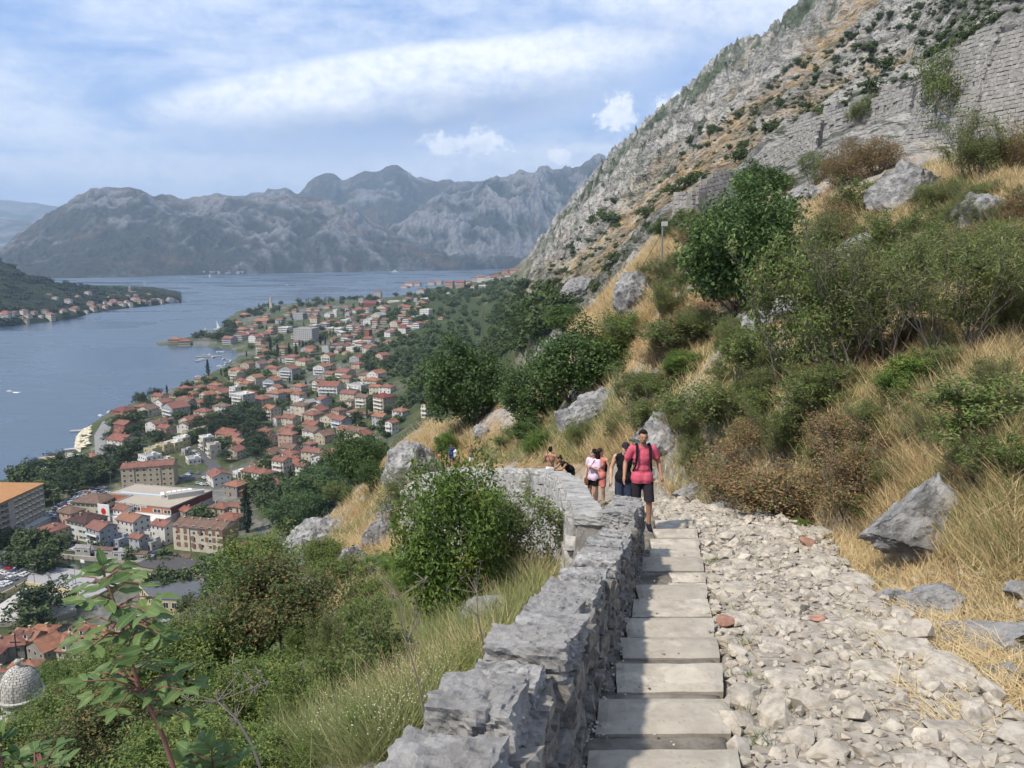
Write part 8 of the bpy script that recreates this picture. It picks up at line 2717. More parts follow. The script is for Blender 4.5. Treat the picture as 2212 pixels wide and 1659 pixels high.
# dead stalks
for (pp, lab) in [([(935, 1690, 4.6), (925, 1590, 4.6), (905, 1480, 4.6), (880, 1390, 4.6), (862, 1290, 4.6)], 'tall dry stalk with branched seed head in front of the big bush'), ([(570, 1680, 3.6), (545, 1610, 3.6), (510, 1550, 3.6), (470, 1515, 3.6)], 'thin brown dead stalk right of the sapling'), ([(1050, 1455, 7), (1042, 1380, 7), (1032, 1330, 7), (1030, 1280, 7)], 'thin dry umbel stalk standing above the low shrub')]:
 q = [P(*a_) for a_ in pp]
 mb = MB()
 mb.tube([k - q[0] for k in q], [0.008, 0.007, 0.006, 0.005, 0.003][:len(q)], 5)
 rt = empty('dry_stalk', q[0])
 ob('stem', mb.mesh('stem', [M_twig]), rt)
 mb = MB()
 for i in range(12):
  st = (q[-1] if i < 7 else q[-2]) - q[0]
  d = Vector((rs.gauss(0, 1), rs.gauss(0, 0.6), rs.uniform(0.0, 1.3))).normalized() * rs.uniform(0.12, 0.3)
  mb.tube([st, st + d * 0.6, st + d], [0.003, 0.002, 0.0015], 3)
  for j in range(5):
   e = st + d + Vector((rs.gauss(0, 0.02), rs.gauss(0, 0.02), rs.gauss(0, 0.02)))
   mb.tube([st + d, e], [0.0015, 0.004], 3)
 ob('seed_head', mb.mesh('seed_head', [M_twig]), rt)
 tag(rt, lab, 'dry stalk')
# ------------------------------------------------------------------ people
def ellipsoid(mb, c, r, rot=None, n=12):
 base = len(mb.v)
 M_ = rot.to_matrix() if rot is not None else None
 k = n // 2
 for i in range(k + 1):
  th = math.pi * i / k
  for j in range(n):
   ph = 2 * math.pi * j / n
   p_ = Vector((r[0] * math.sin(th) * math.cos(ph), r[1] * math.sin(th) * math.sin(ph), r[2] * math.cos(th)))
   if M_:
    p_ = M_ @ p_
   mb.v.append((c[0] + p_.x, c[1] + p_.y, c[2] + p_.z))
 for i in range(k):
  for j in range(n):
   mb.f.append((base + i * n + j, base + (i + 1) * n + j, base + (i + 1) * n + (j + 1) % n, base + i * n + (j + 1) % n))
   mb.mi.append(0)

def caps(mb, pts, rad, n=10):
 """tapered limb with rounded ends"""
 pts = [Vector(p) for p in pts]
 d0, d1 = (pts[0] - pts[1]).normalized(), (pts[-1] - pts[-2]).normalized()
 P_ = [pts[0] + d0 * rad[0] * 0.98, pts[0] + d0 * rad[0] * 0.7] + pts + [pts[-1] + d1 * rad[-1] * 0.7, pts[-1] + d1 * rad[-1] * 0.98]
 R_ = [rad[0] * 0.15, rad[0] * 0.7] + list(rad) + [rad[-1] * 0.7, rad[-1] * 0.15]
 mb.tube(P_, R_, n, 0, True)

TMP = bpy.data.scenes.new('workbench')

def sculpt(name, build, mat, voxel=0.012, smooth=3, cut=None):
 mb = MB()
 build(mb)
 me = mb.mesh(name, [mat])
 o_ = bpy.data.objects.new('tmp', me)
 TMP.collection.objects.link(o_)
 md = o_.modifiers.new('r', 'REMESH'); md.mode = 'VOXEL'; md.voxel_size = voxel; md.use_smooth_shade = True
 ms = o_.modifiers.new('s', 'SMOOTH'); ms.factor = 0.5; ms.iterations = smooth
 TMP.view_layers[0].update()
 dg = TMP.view_layers[0].depsgraph
 r_ = bpy.data.meshes.new_from_object(o_.evaluated_get(dg))
 bpy.data.objects.remove(o_)
 bpy.data.meshes.remove(me)
 if cut is not None:
  bm = bmesh.new(); bm.from_mesh(r_)
  bmesh.ops.bisect_plane(bm, geom=bm.verts[:] + bm.edges[:] + bm.faces[:], plane_co=(0, 0, cut), plane_no=(0, 0, -1), clear_outer=True)
  bm.to_mesh(r_); bm.free()
 r_.name = name
 r_.materials.clear(); r_.materials.append(mat)
 return r_

def skin_mat(name, c):
 m, t, b = material(name, c, 0.55, 0.4)
 n = t.noise(coords(t), 9.0, 4)
 t.l.new(t.mix(n, tuple(x * 0.85 for x in c), c), b.inputs['Base Color'])
 b.inputs['Subsurface Weight'].default_value = 0.08
 b.inputs['Subsurface Radius'].default_value = (0.01, 0.004, 0.002)
 return m

def cloth(name, c, amt=0.25):
 m, t, b = material(name, c, 0.9, 0.1)
 co = coords(t)
 n = t.noise(co, 5.0, 5, 0.6, 0.6)
 t.l.new(t.mix(n, tuple(x * (1 - amt) for x in c), tuple(min(1, x * (1 + amt * 0.5)) for x in c)), b.inputs['Base Color'])
 t.l.new(t.bump(t.noise(co, 9.0, 3, 0.5, 1.2), 0.6, 0.03), b.inputs['Normal'])
 return m

SK1, SK2, SK3 = skin_mat('tanned_skin', (0.36, 0.19, 0.12)), skin_mat('light_skin', (0.50, 0.30, 0.21)), skin_mat('brown_skin', (0.28, 0.145, 0.09))
HAIRD, HAIRB = cloth('dark_hair', (0.018, 0.013, 0.010), 0.5), cloth('brown_hair', (0.055, 0.030, 0.018), 0.5)
C_pink, C_black, C_short, C_navy, C_pale, C_salm, C_whit, C_blue, C_brn = cloth('raspberry_cotton', (0.50, 0.095, 0.14), 0.2), cloth('black_cotton', (0.012, 0.012, 0.014)), cloth('dark_shorts', (0.028, 0.024, 0.030)), cloth('navy_shorts', (0.035, 0.045, 0.075)), cloth('pale_pink_cotton', (0.62, 0.47, 0.58), 0.15), cloth('salmon_cotton', (0.55, 0.20, 0.16)), cloth('white_cotton', (0.62, 0.66, 0.72), 0.12), cloth('blue_cotton', (0.03, 0.05, 0.13)), cloth('brown_leather', (0.15, 0.075, 0.04))
C_grey = cloth('grey_cotton', (0.13, 0.15, 0.18)); C_olive = cloth('olive_cotton', (0.10, 0.09, 0.06))
M_shoe = cloth('dark_shoe', (0.012, 0.016, 0.03)); M_bottle, t_, b_ = material('green_glass', (0.01, 0.12, 0.03), 0.1, 0.5)
M_eye, t_, b_ = material('dark_eye', (0.01, 0.008, 0.007), 0.3, 0.5)
BASE = dict(pel=(0, 0, .95), che=(0, 0, 1.28), nek=(0, .005, 1.47), hed=(0, -.015, 1.655),
   shL=(.185, .01, 1.435), elL=(.255, .03, 1.165), wrL=(.265, -.05, .925), shR=(-.185, .01, 1.435), elR=(-.255, .03, 1.165), wrR=(-.265, -.05, .925),
   hpL=(.095, 0, .92), knL=(.105, -.03, .50), anL=(.105, .03, .09), hpR=(-.095, 0, .92), knR=(-.105, -.03, .50), anR=(-.105, .03, .09))

def hand(mb, wr, el, flip, grip=0.4, fr=0.0105):
 wr, el = Vector(wr), Vector(el)
 d = (wr - el).normalized()
 s = Vector((1, 0, 0)) * flip
 fwd = Vector((0, -1, 0))
 s2 = (fwd - d * fwd.dot(d)).normalized()         # across the knuckles
 pal = d.cross(s2) * flip                          # palm direction
 c = wr + d * 0.05
 caps(mb, [wr - d * 0.01, c - s2 * 0.012, c + d * 0.03 - s2 * 0.018], [0.026, 0.03, 0.027])
 caps(mb, [wr, c + s2 * 0.016, c + d * 0.028 + s2 * 0.02], [0.025, 0.027, 0.024])
 for i, l in enumerate((0.070, 0.080, 0.075, 0.058)):
  k = c + d * 0.045 + s2 * (0.034 - 0.0235 * i)
  m1 = k + d * l * 0.5 + pal * l * 0.12 * grip
  m2 = m1 + (d * (1 - grip) + pal * grip).normalized() * l * 0.5
  caps(mb, [k - d * 0.02, k, m1, m2], [fr, fr, fr * 0.95, fr * 0.85], 6)
 k = wr + d * 0.025 + s2 * 0.032
 caps(mb, [k - s2 * 0.01, k + s2 * 0.022 + d * 0.02, k + s2 * 0.03 + d * 0.05 + pal * 0.015], [0.014, 0.012, 0.010], 6)

def person(name, pos, yaw, H, label, skin, pose=None, top=None, sleeves='short', hem=0.88, bottom=None, leg=0.52, hair=None, hairstyle='short', shoes=M_shoe, vox=0.013, extras=None, bare_back=False, group=None, head_turn=0.0, female=False):
 J = {k: Vector(v) for k, v in BASE.items()}
 for k, v in (pose or {}).items():
  J[k] = Vector(v)
 root = empty(name, pos, yaw)
 root.scale = (H / 1.78,) * 3
 f_ = 0.9 if female else 1.0
 up_dir = (J['nek'] - J['pel']).normalized()
 rotT = up_dir.to_track_quat('Z', 'Y').to_euler()
 ht = Matrix.Rotation(head_turn, 3, 'Z')

 def torso(mb, g=0.0):
  p, c, n = J['pel'], J['che'], J['nek']
  ellipsoid(mb, p, (.155 + g, .112 + g, .12 + g), rotT)
  ellipsoid(mb, p.lerp(c, .42), (.138 * f_ + g, .10 + g, .16), rotT)
  ellipsoid(mb, c, (.160 * f_ + g, .112 + g, .18 + g * 0.5), rotT)
  caps(mb, [J['shL'].lerp(J['shR'], 0.08) + Vector((0, 0, -.02)), J['shL'].lerp(J['shR'], 0.5) + Vector((0, 0.01, .0)), J['shR'].lerp(J['shL'], 0.08) + Vector((0, 0, -.02))], [.058 * f_ + g, .075 + g, .058 * f_ + g])
  if female:
   for sx in (-.07, .07):
    ellipsoid(mb, c + Vector((sx, -.085, -.01)), (.06 + g, .05 + g, .06 + g))

 def body(mb):
  torso(mb)
  caps(mb, [J['nek'] + Vector((0, 0.015, -.05)), J['nek'].lerp(J['hed'], 0.55)], [.066 * f_, .056 * f_])
  h = J['hed']
  for c_, r_ in (((0, .012, .03), (.076, .096, .092)), ((0, -.02, -.035), (.062, .075, .075)), ((0, -.045, -.075), (.036, .035, .032)), ((0, -.092, -.012), (.014, .02, .022)), ((0, -.086, .015), (.010, .012, .03)), ((.078, .01, -.01), (.012, .02, .03)), ((-.078, .01, -.01), (.012, .02, .03)), ((0, -.083, -.052), (.024, .012, .010)), ((.032, -.075, -.01), (.02, .015, .02)), ((-.032, -.075, -.01), (.02, .015, .02)), ((0, -.078, .032), (.05, .016, .012))):
   q = ht @ Vector(c_)
   ellipsoid(mb, h + q, r_, ht.to_euler())
  for s_, fl in (('L', 1), ('R', -1)):
   a, e, w = J['sh' + s_], J['el' + s_], J['wr' + s_]
   caps(mb, [a, a.lerp(e, .4), e], [.055 * f_, .049 * f_, .038 * f_])
   caps(mb, [e, e.lerp(w, .3), w], [.039 * f_, .042 * f_, .027 * f_])
   hand(mb, w, e, fl)
   hp, kn, an = J['hp' + s_], J['kn' + s_], J['an' + s_]
   caps(mb, [hp, hp.lerp(kn, .45), kn], [.088, .078, .056])
   back = Vector((0, .018, 0))
   caps(mb, [kn, kn.lerp(an, .3) + back, kn.lerp(an, .6) + back * .6, an], [.056, .058, .045, .034])
   caps(mb, [an + Vector((0, .02, -.035)), an + Vector((0, -.07, -.045)), an + Vector((0.01 * fl, -.15, -.06))], [.036, .034, .026])
 ob('body', sculpt('body', body, skin, vox * 0.9, 2), root)

 if top is not None:
  def shirt(mb):
   torso(mb, 0.016)
   p = J['pel'] + up_dir * (hem - 0.95)
   for sx in (-.065, .065):
    ellipsoid(mb, p + up_dir * 0.05 + Vector((sx, 0, 0)), (.138 * (0.93 if female else 1), .150, .17), rotT)
   caps(mb, [J['nek'] + Vector((0, .03, -.045)), J['nek'] + Vector((0, .012, -.03))], [.078, .07])
   if sleeves == 'short':
    for s_ in 'LR':
     a, e = J['sh' + s_], J['el' + s_]
     caps(mb, [a, a.lerp(e, .3), a.lerp(e, .62)], [.072, .072, .070])
  ob('shirt' if sleeves == 'short' else 'tank_top', sculpt('shirt', shirt, top, vox, 3, hem - 0.02 if up_dir.z > 0.97 else None), root)
 if bottom is not None:
  def shorts(mb):
   ellipsoid(mb, J['pel'] + Vector((0, 0, -.01)), (.160, .120, .12), rotT)
   for s_ in 'LR':
    hp, kn = J['hp' + s_], J['kn' + s_]
    t_ = (hp.z - leg) / max(hp.z - kn.z, 0.1)
    caps(mb, [hp, hp.lerp(kn, t_ * 0.5), hp.lerp(kn, t_ * 1.12)], [.100, .096, .094 if leg < 0.65 else .092])
  ob('shorts', sculpt('shorts', shorts, bottom, vox, 3, leg if up_dir.z > 0.97 else None), root)
 if hair is not None:
  def hr(mb):
   h = J['hed']
   tr_ = lambda v: h + ht @ Vector(v)
   if hairstyle == 'short':
    ellipsoid(mb, tr_((0, .028, .055)), (.082, .094, .082))
    ellipsoid(mb, tr_((0, -.05, .098)), (.055, .036, .026))
    ellipsoid(mb, tr_((0, .062, .0)), (.070, .055, .07))
   elif hairstyle == 'bun':
    ellipsoid(mb, tr_((0, .03, .05)), (.084, .095, .085)); ellipsoid(mb, tr_((0, .05, .155)), (.04, .04, .036)); ellipsoid(mb, tr_((0, -.07, .085)), (.06, .03, .03))
   elif hairstyle == 'cap':
    ellipsoid(mb, tr_((0, .02, .06)), (.090, .108, .082)); ellipsoid(mb, tr_((0, -.12, .045)), (.072, .085, .014), (ht @ Matrix.Rotation(-0.25, 3, 'X')).to_euler())
   else:
    ellipsoid(mb, tr_((0, .03, .05)), (.086, .098, .088))
    caps(mb, [tr_((0, .09, .03)), tr_((0, .13, -.06)), tr_((0, .13, -.2)), tr_((.01, .11, -.34))], [.06, .065, .06, .03])
  ob('cap' if hairstyle == 'cap' else 'hair', sculpt('hair', hr, hair, vox * 0.8, 2), root)
 if shoes is not None:
  for s_, fl in (('L', 1), ('R', -1)):
   an = J['an' + s_]
   def sh(mb):
    caps(mb, [an + Vector((0, .03, -.03)), an + Vector((0, -.06, -.045)), an + Vector((0.01 * fl, -.165, -.058))], [.05, .045, .036])
    caps(mb, [an + Vector((0, .02, .0)), an + Vector((0, .0, -.04))], [.046, .045])
   ob('shoe', sculpt('shoe', sh, shoes, vox), root)
 if extras:
  extras(root, J)
 tag(root, label, 'person', group)
 return root

def strap(root, nm, pts, r, mat, flat=True):
 mb = MB(); mb.tube(pts, r, 6); return ob(nm, mb.mesh(nm, [mat], True), root)

def on_path(X, y, lift=0.0, zz_=None):
 v = ray(X, 1060)
 k = y / v[1]
 z = (float(path_z(y)) if y < 15 else z_at(v[0] * k, y)) if zz_ is None else zz_
 return Vector((v[0] * k, y, z + lift))

def face_cam(p_):
 return -math.atan2(p_.x, p_.y)

# man in the raspberry T-shirt, coming up the steps
def ex_man(root, J):
 for sx in (1, -1):
  strap(root, 'backpack_strap', [(.095 * sx, .15, 1.36), (.105 * sx, .11, 1.49), (.108 * sx, .0, 1.525), (.112 * sx, -.10, 1.46), (.118 * sx, -.142, 1.34), (.135 * sx, -.125, 1.16), (.165 * sx, -.02, 1.04)], [.02, .022, .024, .024, .022, .018, .014], C_black)
 def bp(mb):
  ellipsoid(mb, (0, .23, 1.25), (.15, .10, .22)); ellipsoid(mb, (0, .2, 1.1), (.14, .09, .14))
 ob('backpack', sculpt('backpack', bp, C_black, 0.02), root)
 mb = MB()
 h = J['hed']
 for sx in (-.031, .031):
  ellipsoid(mb, h + Vector((sx, -.088, .004)), (.010, .005, .0045), None, 8)
  ellipsoid(mb, h + Vector((sx, -.092, .028)), (.017, .005, .0035), None, 8)
 ellipsoid(mb, h + Vector((0, -.094, -.054)), (.02, .004, .004), None, 8)
 ob('eyes_and_brows', mb.mesh('eyes', [M_eye], True), root)
 def beard(mb):
  ellipsoid(mb, h + Vector((0, -.05, -.082)), (.040, .036, .028)); ellipsoid(mb, h + Vector((0, -.088, -.042)), (.024, .010, .006))
 ob('stubble', sculpt('stubble', beard, cloth('stubble', (0.12, 0.065, 0.045)), 0.008, 1), root)

p_ = on_path(1386, 13.5, 0.0)
man = person('person', p_, face_cam(p_) + R(8), 1.83, 'man in raspberry pink T-shirt and dark shorts climbing the steps with black backpack', SK1,
    pose=dict(knL=(.12, -.12, .52), anL=(.13, -.10, .10), knR=(-.10, -.02, .51), anR=(-.11, .20, .13), elL=(.29, .05, 1.17), wrL=(.33, -.06, .95), elR=(-.29, .06, 1.17), wrR=(-.32, -.08, .96), hed=(0.0, -.03, 1.65)),
    top=C_pink, hem=0.86, bottom=C_short, leg=0.53, hair=HAIRD, hairstyle='short', vox=0.0125, extras=ex_man)
p_ = on_path(1347, 16.2)
person('person', p_, face_cam(p_) + R(5), 1.80, 'person in black sleeveless top, navy shorts and dark cap just behind the man in pink', SK2,
  pose=dict(hed=(0.02, -.06, 1.62), elR=(-.27, .02, 1.16), wrR=(-.28, -.10, .93), knR=(-.10, -.06, .51), anR=(-.1, .05, .1)), top=C_black, sleeves='none', hem=0.92, bottom=C_navy, leg=0.5, hair=C_short, hairstyle='cap', vox=0.016)

def ex_w1(root, J):
 strap(root, 'bag_strap', [(.12, .08, 1.47), (.08, -.07, 1.46), (.02, -.13, 1.30), (-.08, -.14, 1.12), (-.13, -.13, .93)], .011, C_brn)
 def bag(mb):
  ellipsoid(mb, (-.13, -.15, .83), (.085, .035, .10)); ellipsoid(mb, (-.13, -.15, .76), (.08, .035, .06)); ellipsoid(mb, (-.13, -.155, .9), (.08, .03, .03))
 ob('shoulder_bag', sculpt('bag', bag, C_brn, 0.012), root)
 h = J['hed']
 ht = Matrix.Rotation(R(-55), 3, 'Z')
 def hb(mb):
  ellipsoid(mb, h + ht @ Vector((0, .012, .05)), (.092, .112, .042), (ht @ Matrix.Rotation(0.3, 3, 'X')).to_euler())
 ob('headband', sculpt('headband', hb, C_grey, 0.01), root)

p_ = on_path(1281, 20.3)
person('person', p_, face_cam(p_) + R(-38), 1.68, 'woman in pale pink T-shirt with brown shoulder bag standing by the parapet', SK2,
  pose=dict(elL=(.24, -.04, 1.20), wrL=(.06, -.20, 1.30), elR=(-.25, .02, 1.17), wrR=(-.24, -.05, .93), knL=(.09, -.05, .5), anL=(.08, .05, .09)), top=C_pale, hem=0.90, bottom=C_black, leg=0.72, hair=HAIRD, hairstyle='long', vox=0.019, extras=ex_w1, female=True, head_turn=R(-55))

def ex_w2(root, J):
 mb = MB(); mb.lathe([(.002, -.13), (.032, -.13), (.034, -.02), (.030, .02), (.013, .07), (.012, .11), (.002, .112)], 10)
 ob('bottle', mb.mesh('bottle', [M_bottle], True), root, J['wrL'] + Vector((0.01, -.02, -.14)))
 def bp(mb):
  ellipsoid(mb, (.03, .19, 1.2), (.13, .08, .2)); ellipsoid(mb, (.1, .1, 1.1), (.08, .1, .14))
 ob('backpack', sculpt('backpack', bp, C_black, 0.018), root)

p_ = on_path(1296, 21.4)
person('person', p_, face_cam(p_) + R(-20), 1.72, 'long-haired woman in salmon top holding a green bottle, behind the pale pink woman', SK2,
  pose=dict(elL=(.29, .02, 1.17), wrL=(.33, -.04, .93), elR=(-.28, .0, 1.17), wrR=(-.34, -.05, .95)), top=C_salm, sleeves='none', bottom=C_salm, leg=0.62, hem=0.9, hair=HAIRB, hairstyle='long', vox=0.019, extras=ex_w2, female=True, head_turn=R(140))

def ex_m2(root, J):
 strap(root, 'bag_strap', [(.13, -.06, 1.47), (.10, .09, 1.48), (.0, .14, 1.28), (-.12, .13, 1.05), (-.17, .02, .95)], .012, C_brn)

p_ = on_path(1189, 27.2)
person('person', p_, face_cam(p_) + R(165), 1.74, 'shirtless man in white shorts seen from behind at the bend wall', SK1,
  pose=dict(hed=(0.03, -.07, 1.62), elL=(.26, -.06, 1.18), wrL=(.14, -.26, 1.12), elR=(-.27, .0, 1.17), wrR=(-.2, -.2, 1.08)), bottom=C_whit, leg=0.55, hair=HAIRD, hairstyle='short', vox=0.020, extras=ex_m2)
p_ = on_path(1222, 26.0)
wt = fw_at(cum[6])[0].z - p_.z
person('person', p_, face_cam(p_) + R(-62), 1.70, 'woman in black top leaning on the bend wall with her forearms', SK3,
  pose=dict(pel=(0, .22, .93), che=(0, -.02, 1.13), nek=(0, -.16, 1.25), hed=(0, -.27, 1.36), shL=(.18, -.10, 1.21), shR=(-.18, -.10, 1.21), elL=(.20, -.28, wt + .08), elR=(-.17, -.28, wt + .08), wrL=(.06, -.46, wt + .07), wrR=(-.04, -.47, wt + .07),
     hpL=(.095, .22, .90), hpR=(-.095, .22, .90), knL=(.1, .22, .49), knR=(-.1, .16, .49), anL=(.1, .30, .09), anR=(-.1, .22, .09)), top=C_black, sleeves='none', hem=0.99, bottom=C_black, leg=0.68, hair=HAIRD, hairstyle='bun', vox=0.019, female=True, head_turn=R(15))
# far walkers beyond the bend
for (X, yaw, Hh, tp, bt, hr_, lab, sl, fem) in [
  (937, 75, 1.76, C_grey, C_olive, HAIRB, 'far walker in grey T-shirt, leftmost beyond the bend', 'short', False), (952, 10, 1.70, C_salm, C_black, HAIRD, 'far walker in coral top shading her eyes beyond the bend', 'none', True),
  (976, -20, 1.80, C_blue, C_blue, HAIRD, 'far walker in dark blue T-shirt beyond the bend', 'short', False), (983, -60, 1.66, C_whit, C_blue, HAIRB, 'far walker in white T-shirt beside the dark blue one', 'short', True), (1019, 5, 1.74, C_olive, C_whit, HAIRD, 'far walker in olive vest and white shorts, rightmost beyond the bend', 'none', False)]:
 v = ray(X, 1024); k = (60.0 if X < 1000 else 57.0) / v[1]
 q = Vector((v[0] * k, v[1] * k, 0)); q.z = z_at(q.x, q.y)
 ps = dict(elR=(-.2, -.15, 1.33), wrR=(-.06, -.16, 1.56)) if fem and X == 952 else {}
 person('person', q, face_cam(q) + R(yaw), Hh, lab, SK1 if fem else SK3, pose=ps, top=tp, sleeves=sl, bottom=bt, leg=0.55, hair=hr_, hairstyle='short' if not fem else 'bun', vox=0.034, female=fem)

bpy.data.scenes.remove(TMP)
# ------------------------------------------------------------------ cars
CARC = [(0.55, 0.55, 0.55), (0.30, 0.31, 0.32), (0.03, 0.03, 0.035), (0.04, 0.07, 0.16), (0.35, 0.03, 0.03), (0.12, 0.13, 0.14), (0.60, 0.60, 0.58)]
CARN = ['white', 'silver', 'black', 'blue', 'red', 'dark grey', 'white']
M_tyre, t_, b_ = material('tyre', (0.015, 0.015, 0.015), 0.9)

def car_mesh(i):
 m, t, b = material('car_paint_' + CARN[i].replace(' ', '_') + str(i), CARC[i], 0.25, 0.5)
 b.inputs['Coat Weight'].default_value = 0.6
 prof = [(-2.1, .35), (-2.1, .72), (-1.95, .88), (-1.15, .95), (-.65, 1.40), (.75, 1.44), (1.55, 1.0), (2.05, .92), (2.12, .6), (2.1, .35)]
 mb = MB()
 n = len(prof)
 lo = [(x, -.86, z) for x, z in prof] + [(x, .86, z) for x, z in prof]
 ins = lambda z: 0.0 if z < 1.0 else 0.16
 lo = [(x, (-.86 + ins(z)), z) for x, z in prof] + [(x, (.86 - ins(z)), z) for x, z in prof]
 mb.add(lo, [tuple(range(n)), tuple(range(2 * n - 1, n - 1, -1))] + [(j + 1, j, n + j, n + j + 1) for j in range(n - 1)] + [(0, n - 1, 2 * n - 1, n)], 0)
 for s_ in (-1, 1):     # side glass
  y = .80 * s_
  mb.add([(-.98, y, .98), (-.58, y * .92, 1.34), (.68, y * .92, 1.37), (1.3, y, 1.02)], [(0, 1, 2, 3) if s_ < 0 else (3, 2, 1, 0)], 1)
 mb.add([(-1.12, -.62, .99), (-1.12, .62, .99), (-.69, .58, 1.385), (-.69, -.58, 1.385)], [(0, 1, 2, 3)], 1)
 mb.add([(1.5, .6, 1.05), (1.5, -.6, 1.05), (.82, -.56, 1.43), (.82, .56, 1.43)], [(0, 1, 2, 3)], 1)
 for x in (-1.3, 1.3):
  for s_ in (-1, 1):
   mb.tube([(x, .72 * s_, .32), (x, .90 * s_, .32)], .32, 10, 2)
 return mb.mesh('car', [m, M_glass, M_tyre])

CARM = [car_mesh(i) for i in range(len(CARC))]
spots = []
for (x, y) in [(470, 970), (520, 975), (640, 990), (840, 910), (930, 925), (930, 1005), (1080, 1030), (1440, 1005), (1500, 1018), (1700, 1030), (1830, 1042), (1940, 1052), (240, 830), (325, 818), (190, 850), (420, 800)]:
 spots.append((cA, x, y, -10, 'on the road along the river'))
for (x, y) in [(840, 412), (860, 430), (885, 452), (910, 368), (780, 680), (760, 705), (670, 742), (700, 730), (960, 745), (880, 815), (930, 825), (980, 828), (690, 1612), (1605, 442), (1640, 860), (1590, 855), (1750, 840), (1670, 845), (1040, 670), (880, 690)]:
 spots.append((cB, x, y, -40, 'in the yards behind the shopping centre'))
for (x, y) in [(350, 797), (375, 812), (405, 830), (450, 848), (590, 893), (620, 908), (655, 918), (685, 938), (735, 962), (765, 972), (795, 988), (1080, 318), (1815, 792), (1845, 795), (680, 583), (650, 605), (690, 613), (60, 652), (75, 640), (870, 915)]:
 spots.append((cC, x, y, 60, 'on and above the walled road'))
pk1 = [(575, 560), (720, 470), (930, 330), (1060, 270), (1320, 225), (1335, 320), (1130, 330), (960, 400), (820, 490), (700, 590), (640, 620)]
pk2 = [(0, 1110), (90, 1120), (430, 1250), (420, 1290), (330, 1370), (180, 1440), (0, 1480)]
for (pl_, n_, yw, ds, row) in ((pk1, 62, 30, 'in the crowded square behind the hotel', 0), (pk2, 30, -15, 'in the river car park', 0)):
 xs, ys = [q[0] for q in pl_], [q[1] for q in pl_]
 got, tr_ = [], 0
 while len(got) < n_ and tr_ < 6000:
  tr_ += 1
  x, y = random.uniform(min(xs), max(xs)), random.uniform(min(ys), max(ys))
  if not inside(pl_, x, y) or any((x - a) ** 2 / 34 ** 2 + (y - b_2) ** 2 / 19 ** 2 < 1 for a, b_2 in got):
   continue
  got.append((x, y)); spots.append((cA, x, y, yw, ds))
cz = {}
for (cv, x, y, yw, ds) in spots:
 X, Y = cv(x, y)
 p_ = hit(X, Y, 170)
 if p_ is None:
  continue
 i = random.choices(range(7), [5, 4, 4, 2, 1, 3, 4])[0]
 cz.setdefault(ds, []).append((X, Y, p_, i, yw))
for ds, lst in cz.items():
 lst.sort(key=lambda q: q[0])
 for k, (X, Y, p_, i, yw) in enumerate(lst):
  lab = f"small {CARN[i]} car {ds}, {ORD[k + 1]} from left" if k + 1 < len(ORD) else f"small {CARN[i]} car at the right end {ds}"
  zl = 0.32 if 'river' in ds or 'square' in ds or 'road' in ds else 0.25
  o_ = ob('car', CARM[i], None, (p_.x, p_.y, p_.z + zl), (0, 0, R(yw + random.choice((0, 0, 180)) + random.uniform(-6, 6))))
  tag(o_, lab, 'car', f'cars {ds}')

# ------------------------------------------------------------------ boats, wakes, piers, parasols
M_boat = worn('boat_white', (0.62, 0.62, 0.62), 0.4, 0.1, 1.0)
M_foam, t_, b_ = material('wake_foam', (0.62, 0.66, 0.70), 0.9)
M_deck = worn('timber_deck', (0.36, 0.28, 0.18), 0.9, 0.25, 0.5)

def boat_mesh(L, ferry=False, mast=False):
 mb = MB()
 w = L * 0.28
 hull = [(-.5, -.42), (-.45, .42)]
 pts = [(-L / 2, -w / 2), (L * .2, -w / 2), (L / 2, 0), (L * .2, w / 2), (-L / 2, w / 2)]
 n = 5
 mb.add([(x * .92, y * .7, -.3) for x, y in pts] + [(x, y, L * .10) for x, y in pts], [tuple(range(n - 1, -1, -1)), tuple(range(n, 2 * n))] + [(j, (j + 1) % n, n + (j + 1) % n, n + j) for j in range(n)], 0)
 mb.box(-L * .3, L * .15, -w * .32, w * .32, L * .10, L * .19, 0)
 mb.box(-L * .28, L * .13, -w * .34, w * .34, L * .13, L * .16, 1)
 if ferry:
  mb.box(-L * .34, L * .24, -w * .4, w * .4, L * .10, L * .15, 0); mb.box(-L * .2, L * .1, -w * .3, w * .3, L * .19, L * .24, 0); mb.box(-L * .1, -L * .04, -w * .1, w * .1, L * .24, L * .31, 0); mb.tube([(L * .05, 0, L * .2), (L * .05, 0, L * .36)], L * .006, 4)
 if mast:
  mb.tube([(0, 0, L * .1), (0, 0, L * 1.2)], L * .012, 4)
  mb.add([(-.02 * L, 0, L * .2), (-L * .42, 0.01, L * .22), (-.02 * L, 0, L * 1.1), (-.02 * L, 0.05, L * .2), (-L * .42, 0.06, L * .22), (-.02 * L, 0.05, L * 1.1)], [(0, 1, 2), (5, 4, 3), (0, 3, 4, 1), (1, 4, 5, 2)], 0)
 return mb.mesh('boat', [M_boat, M_glass])

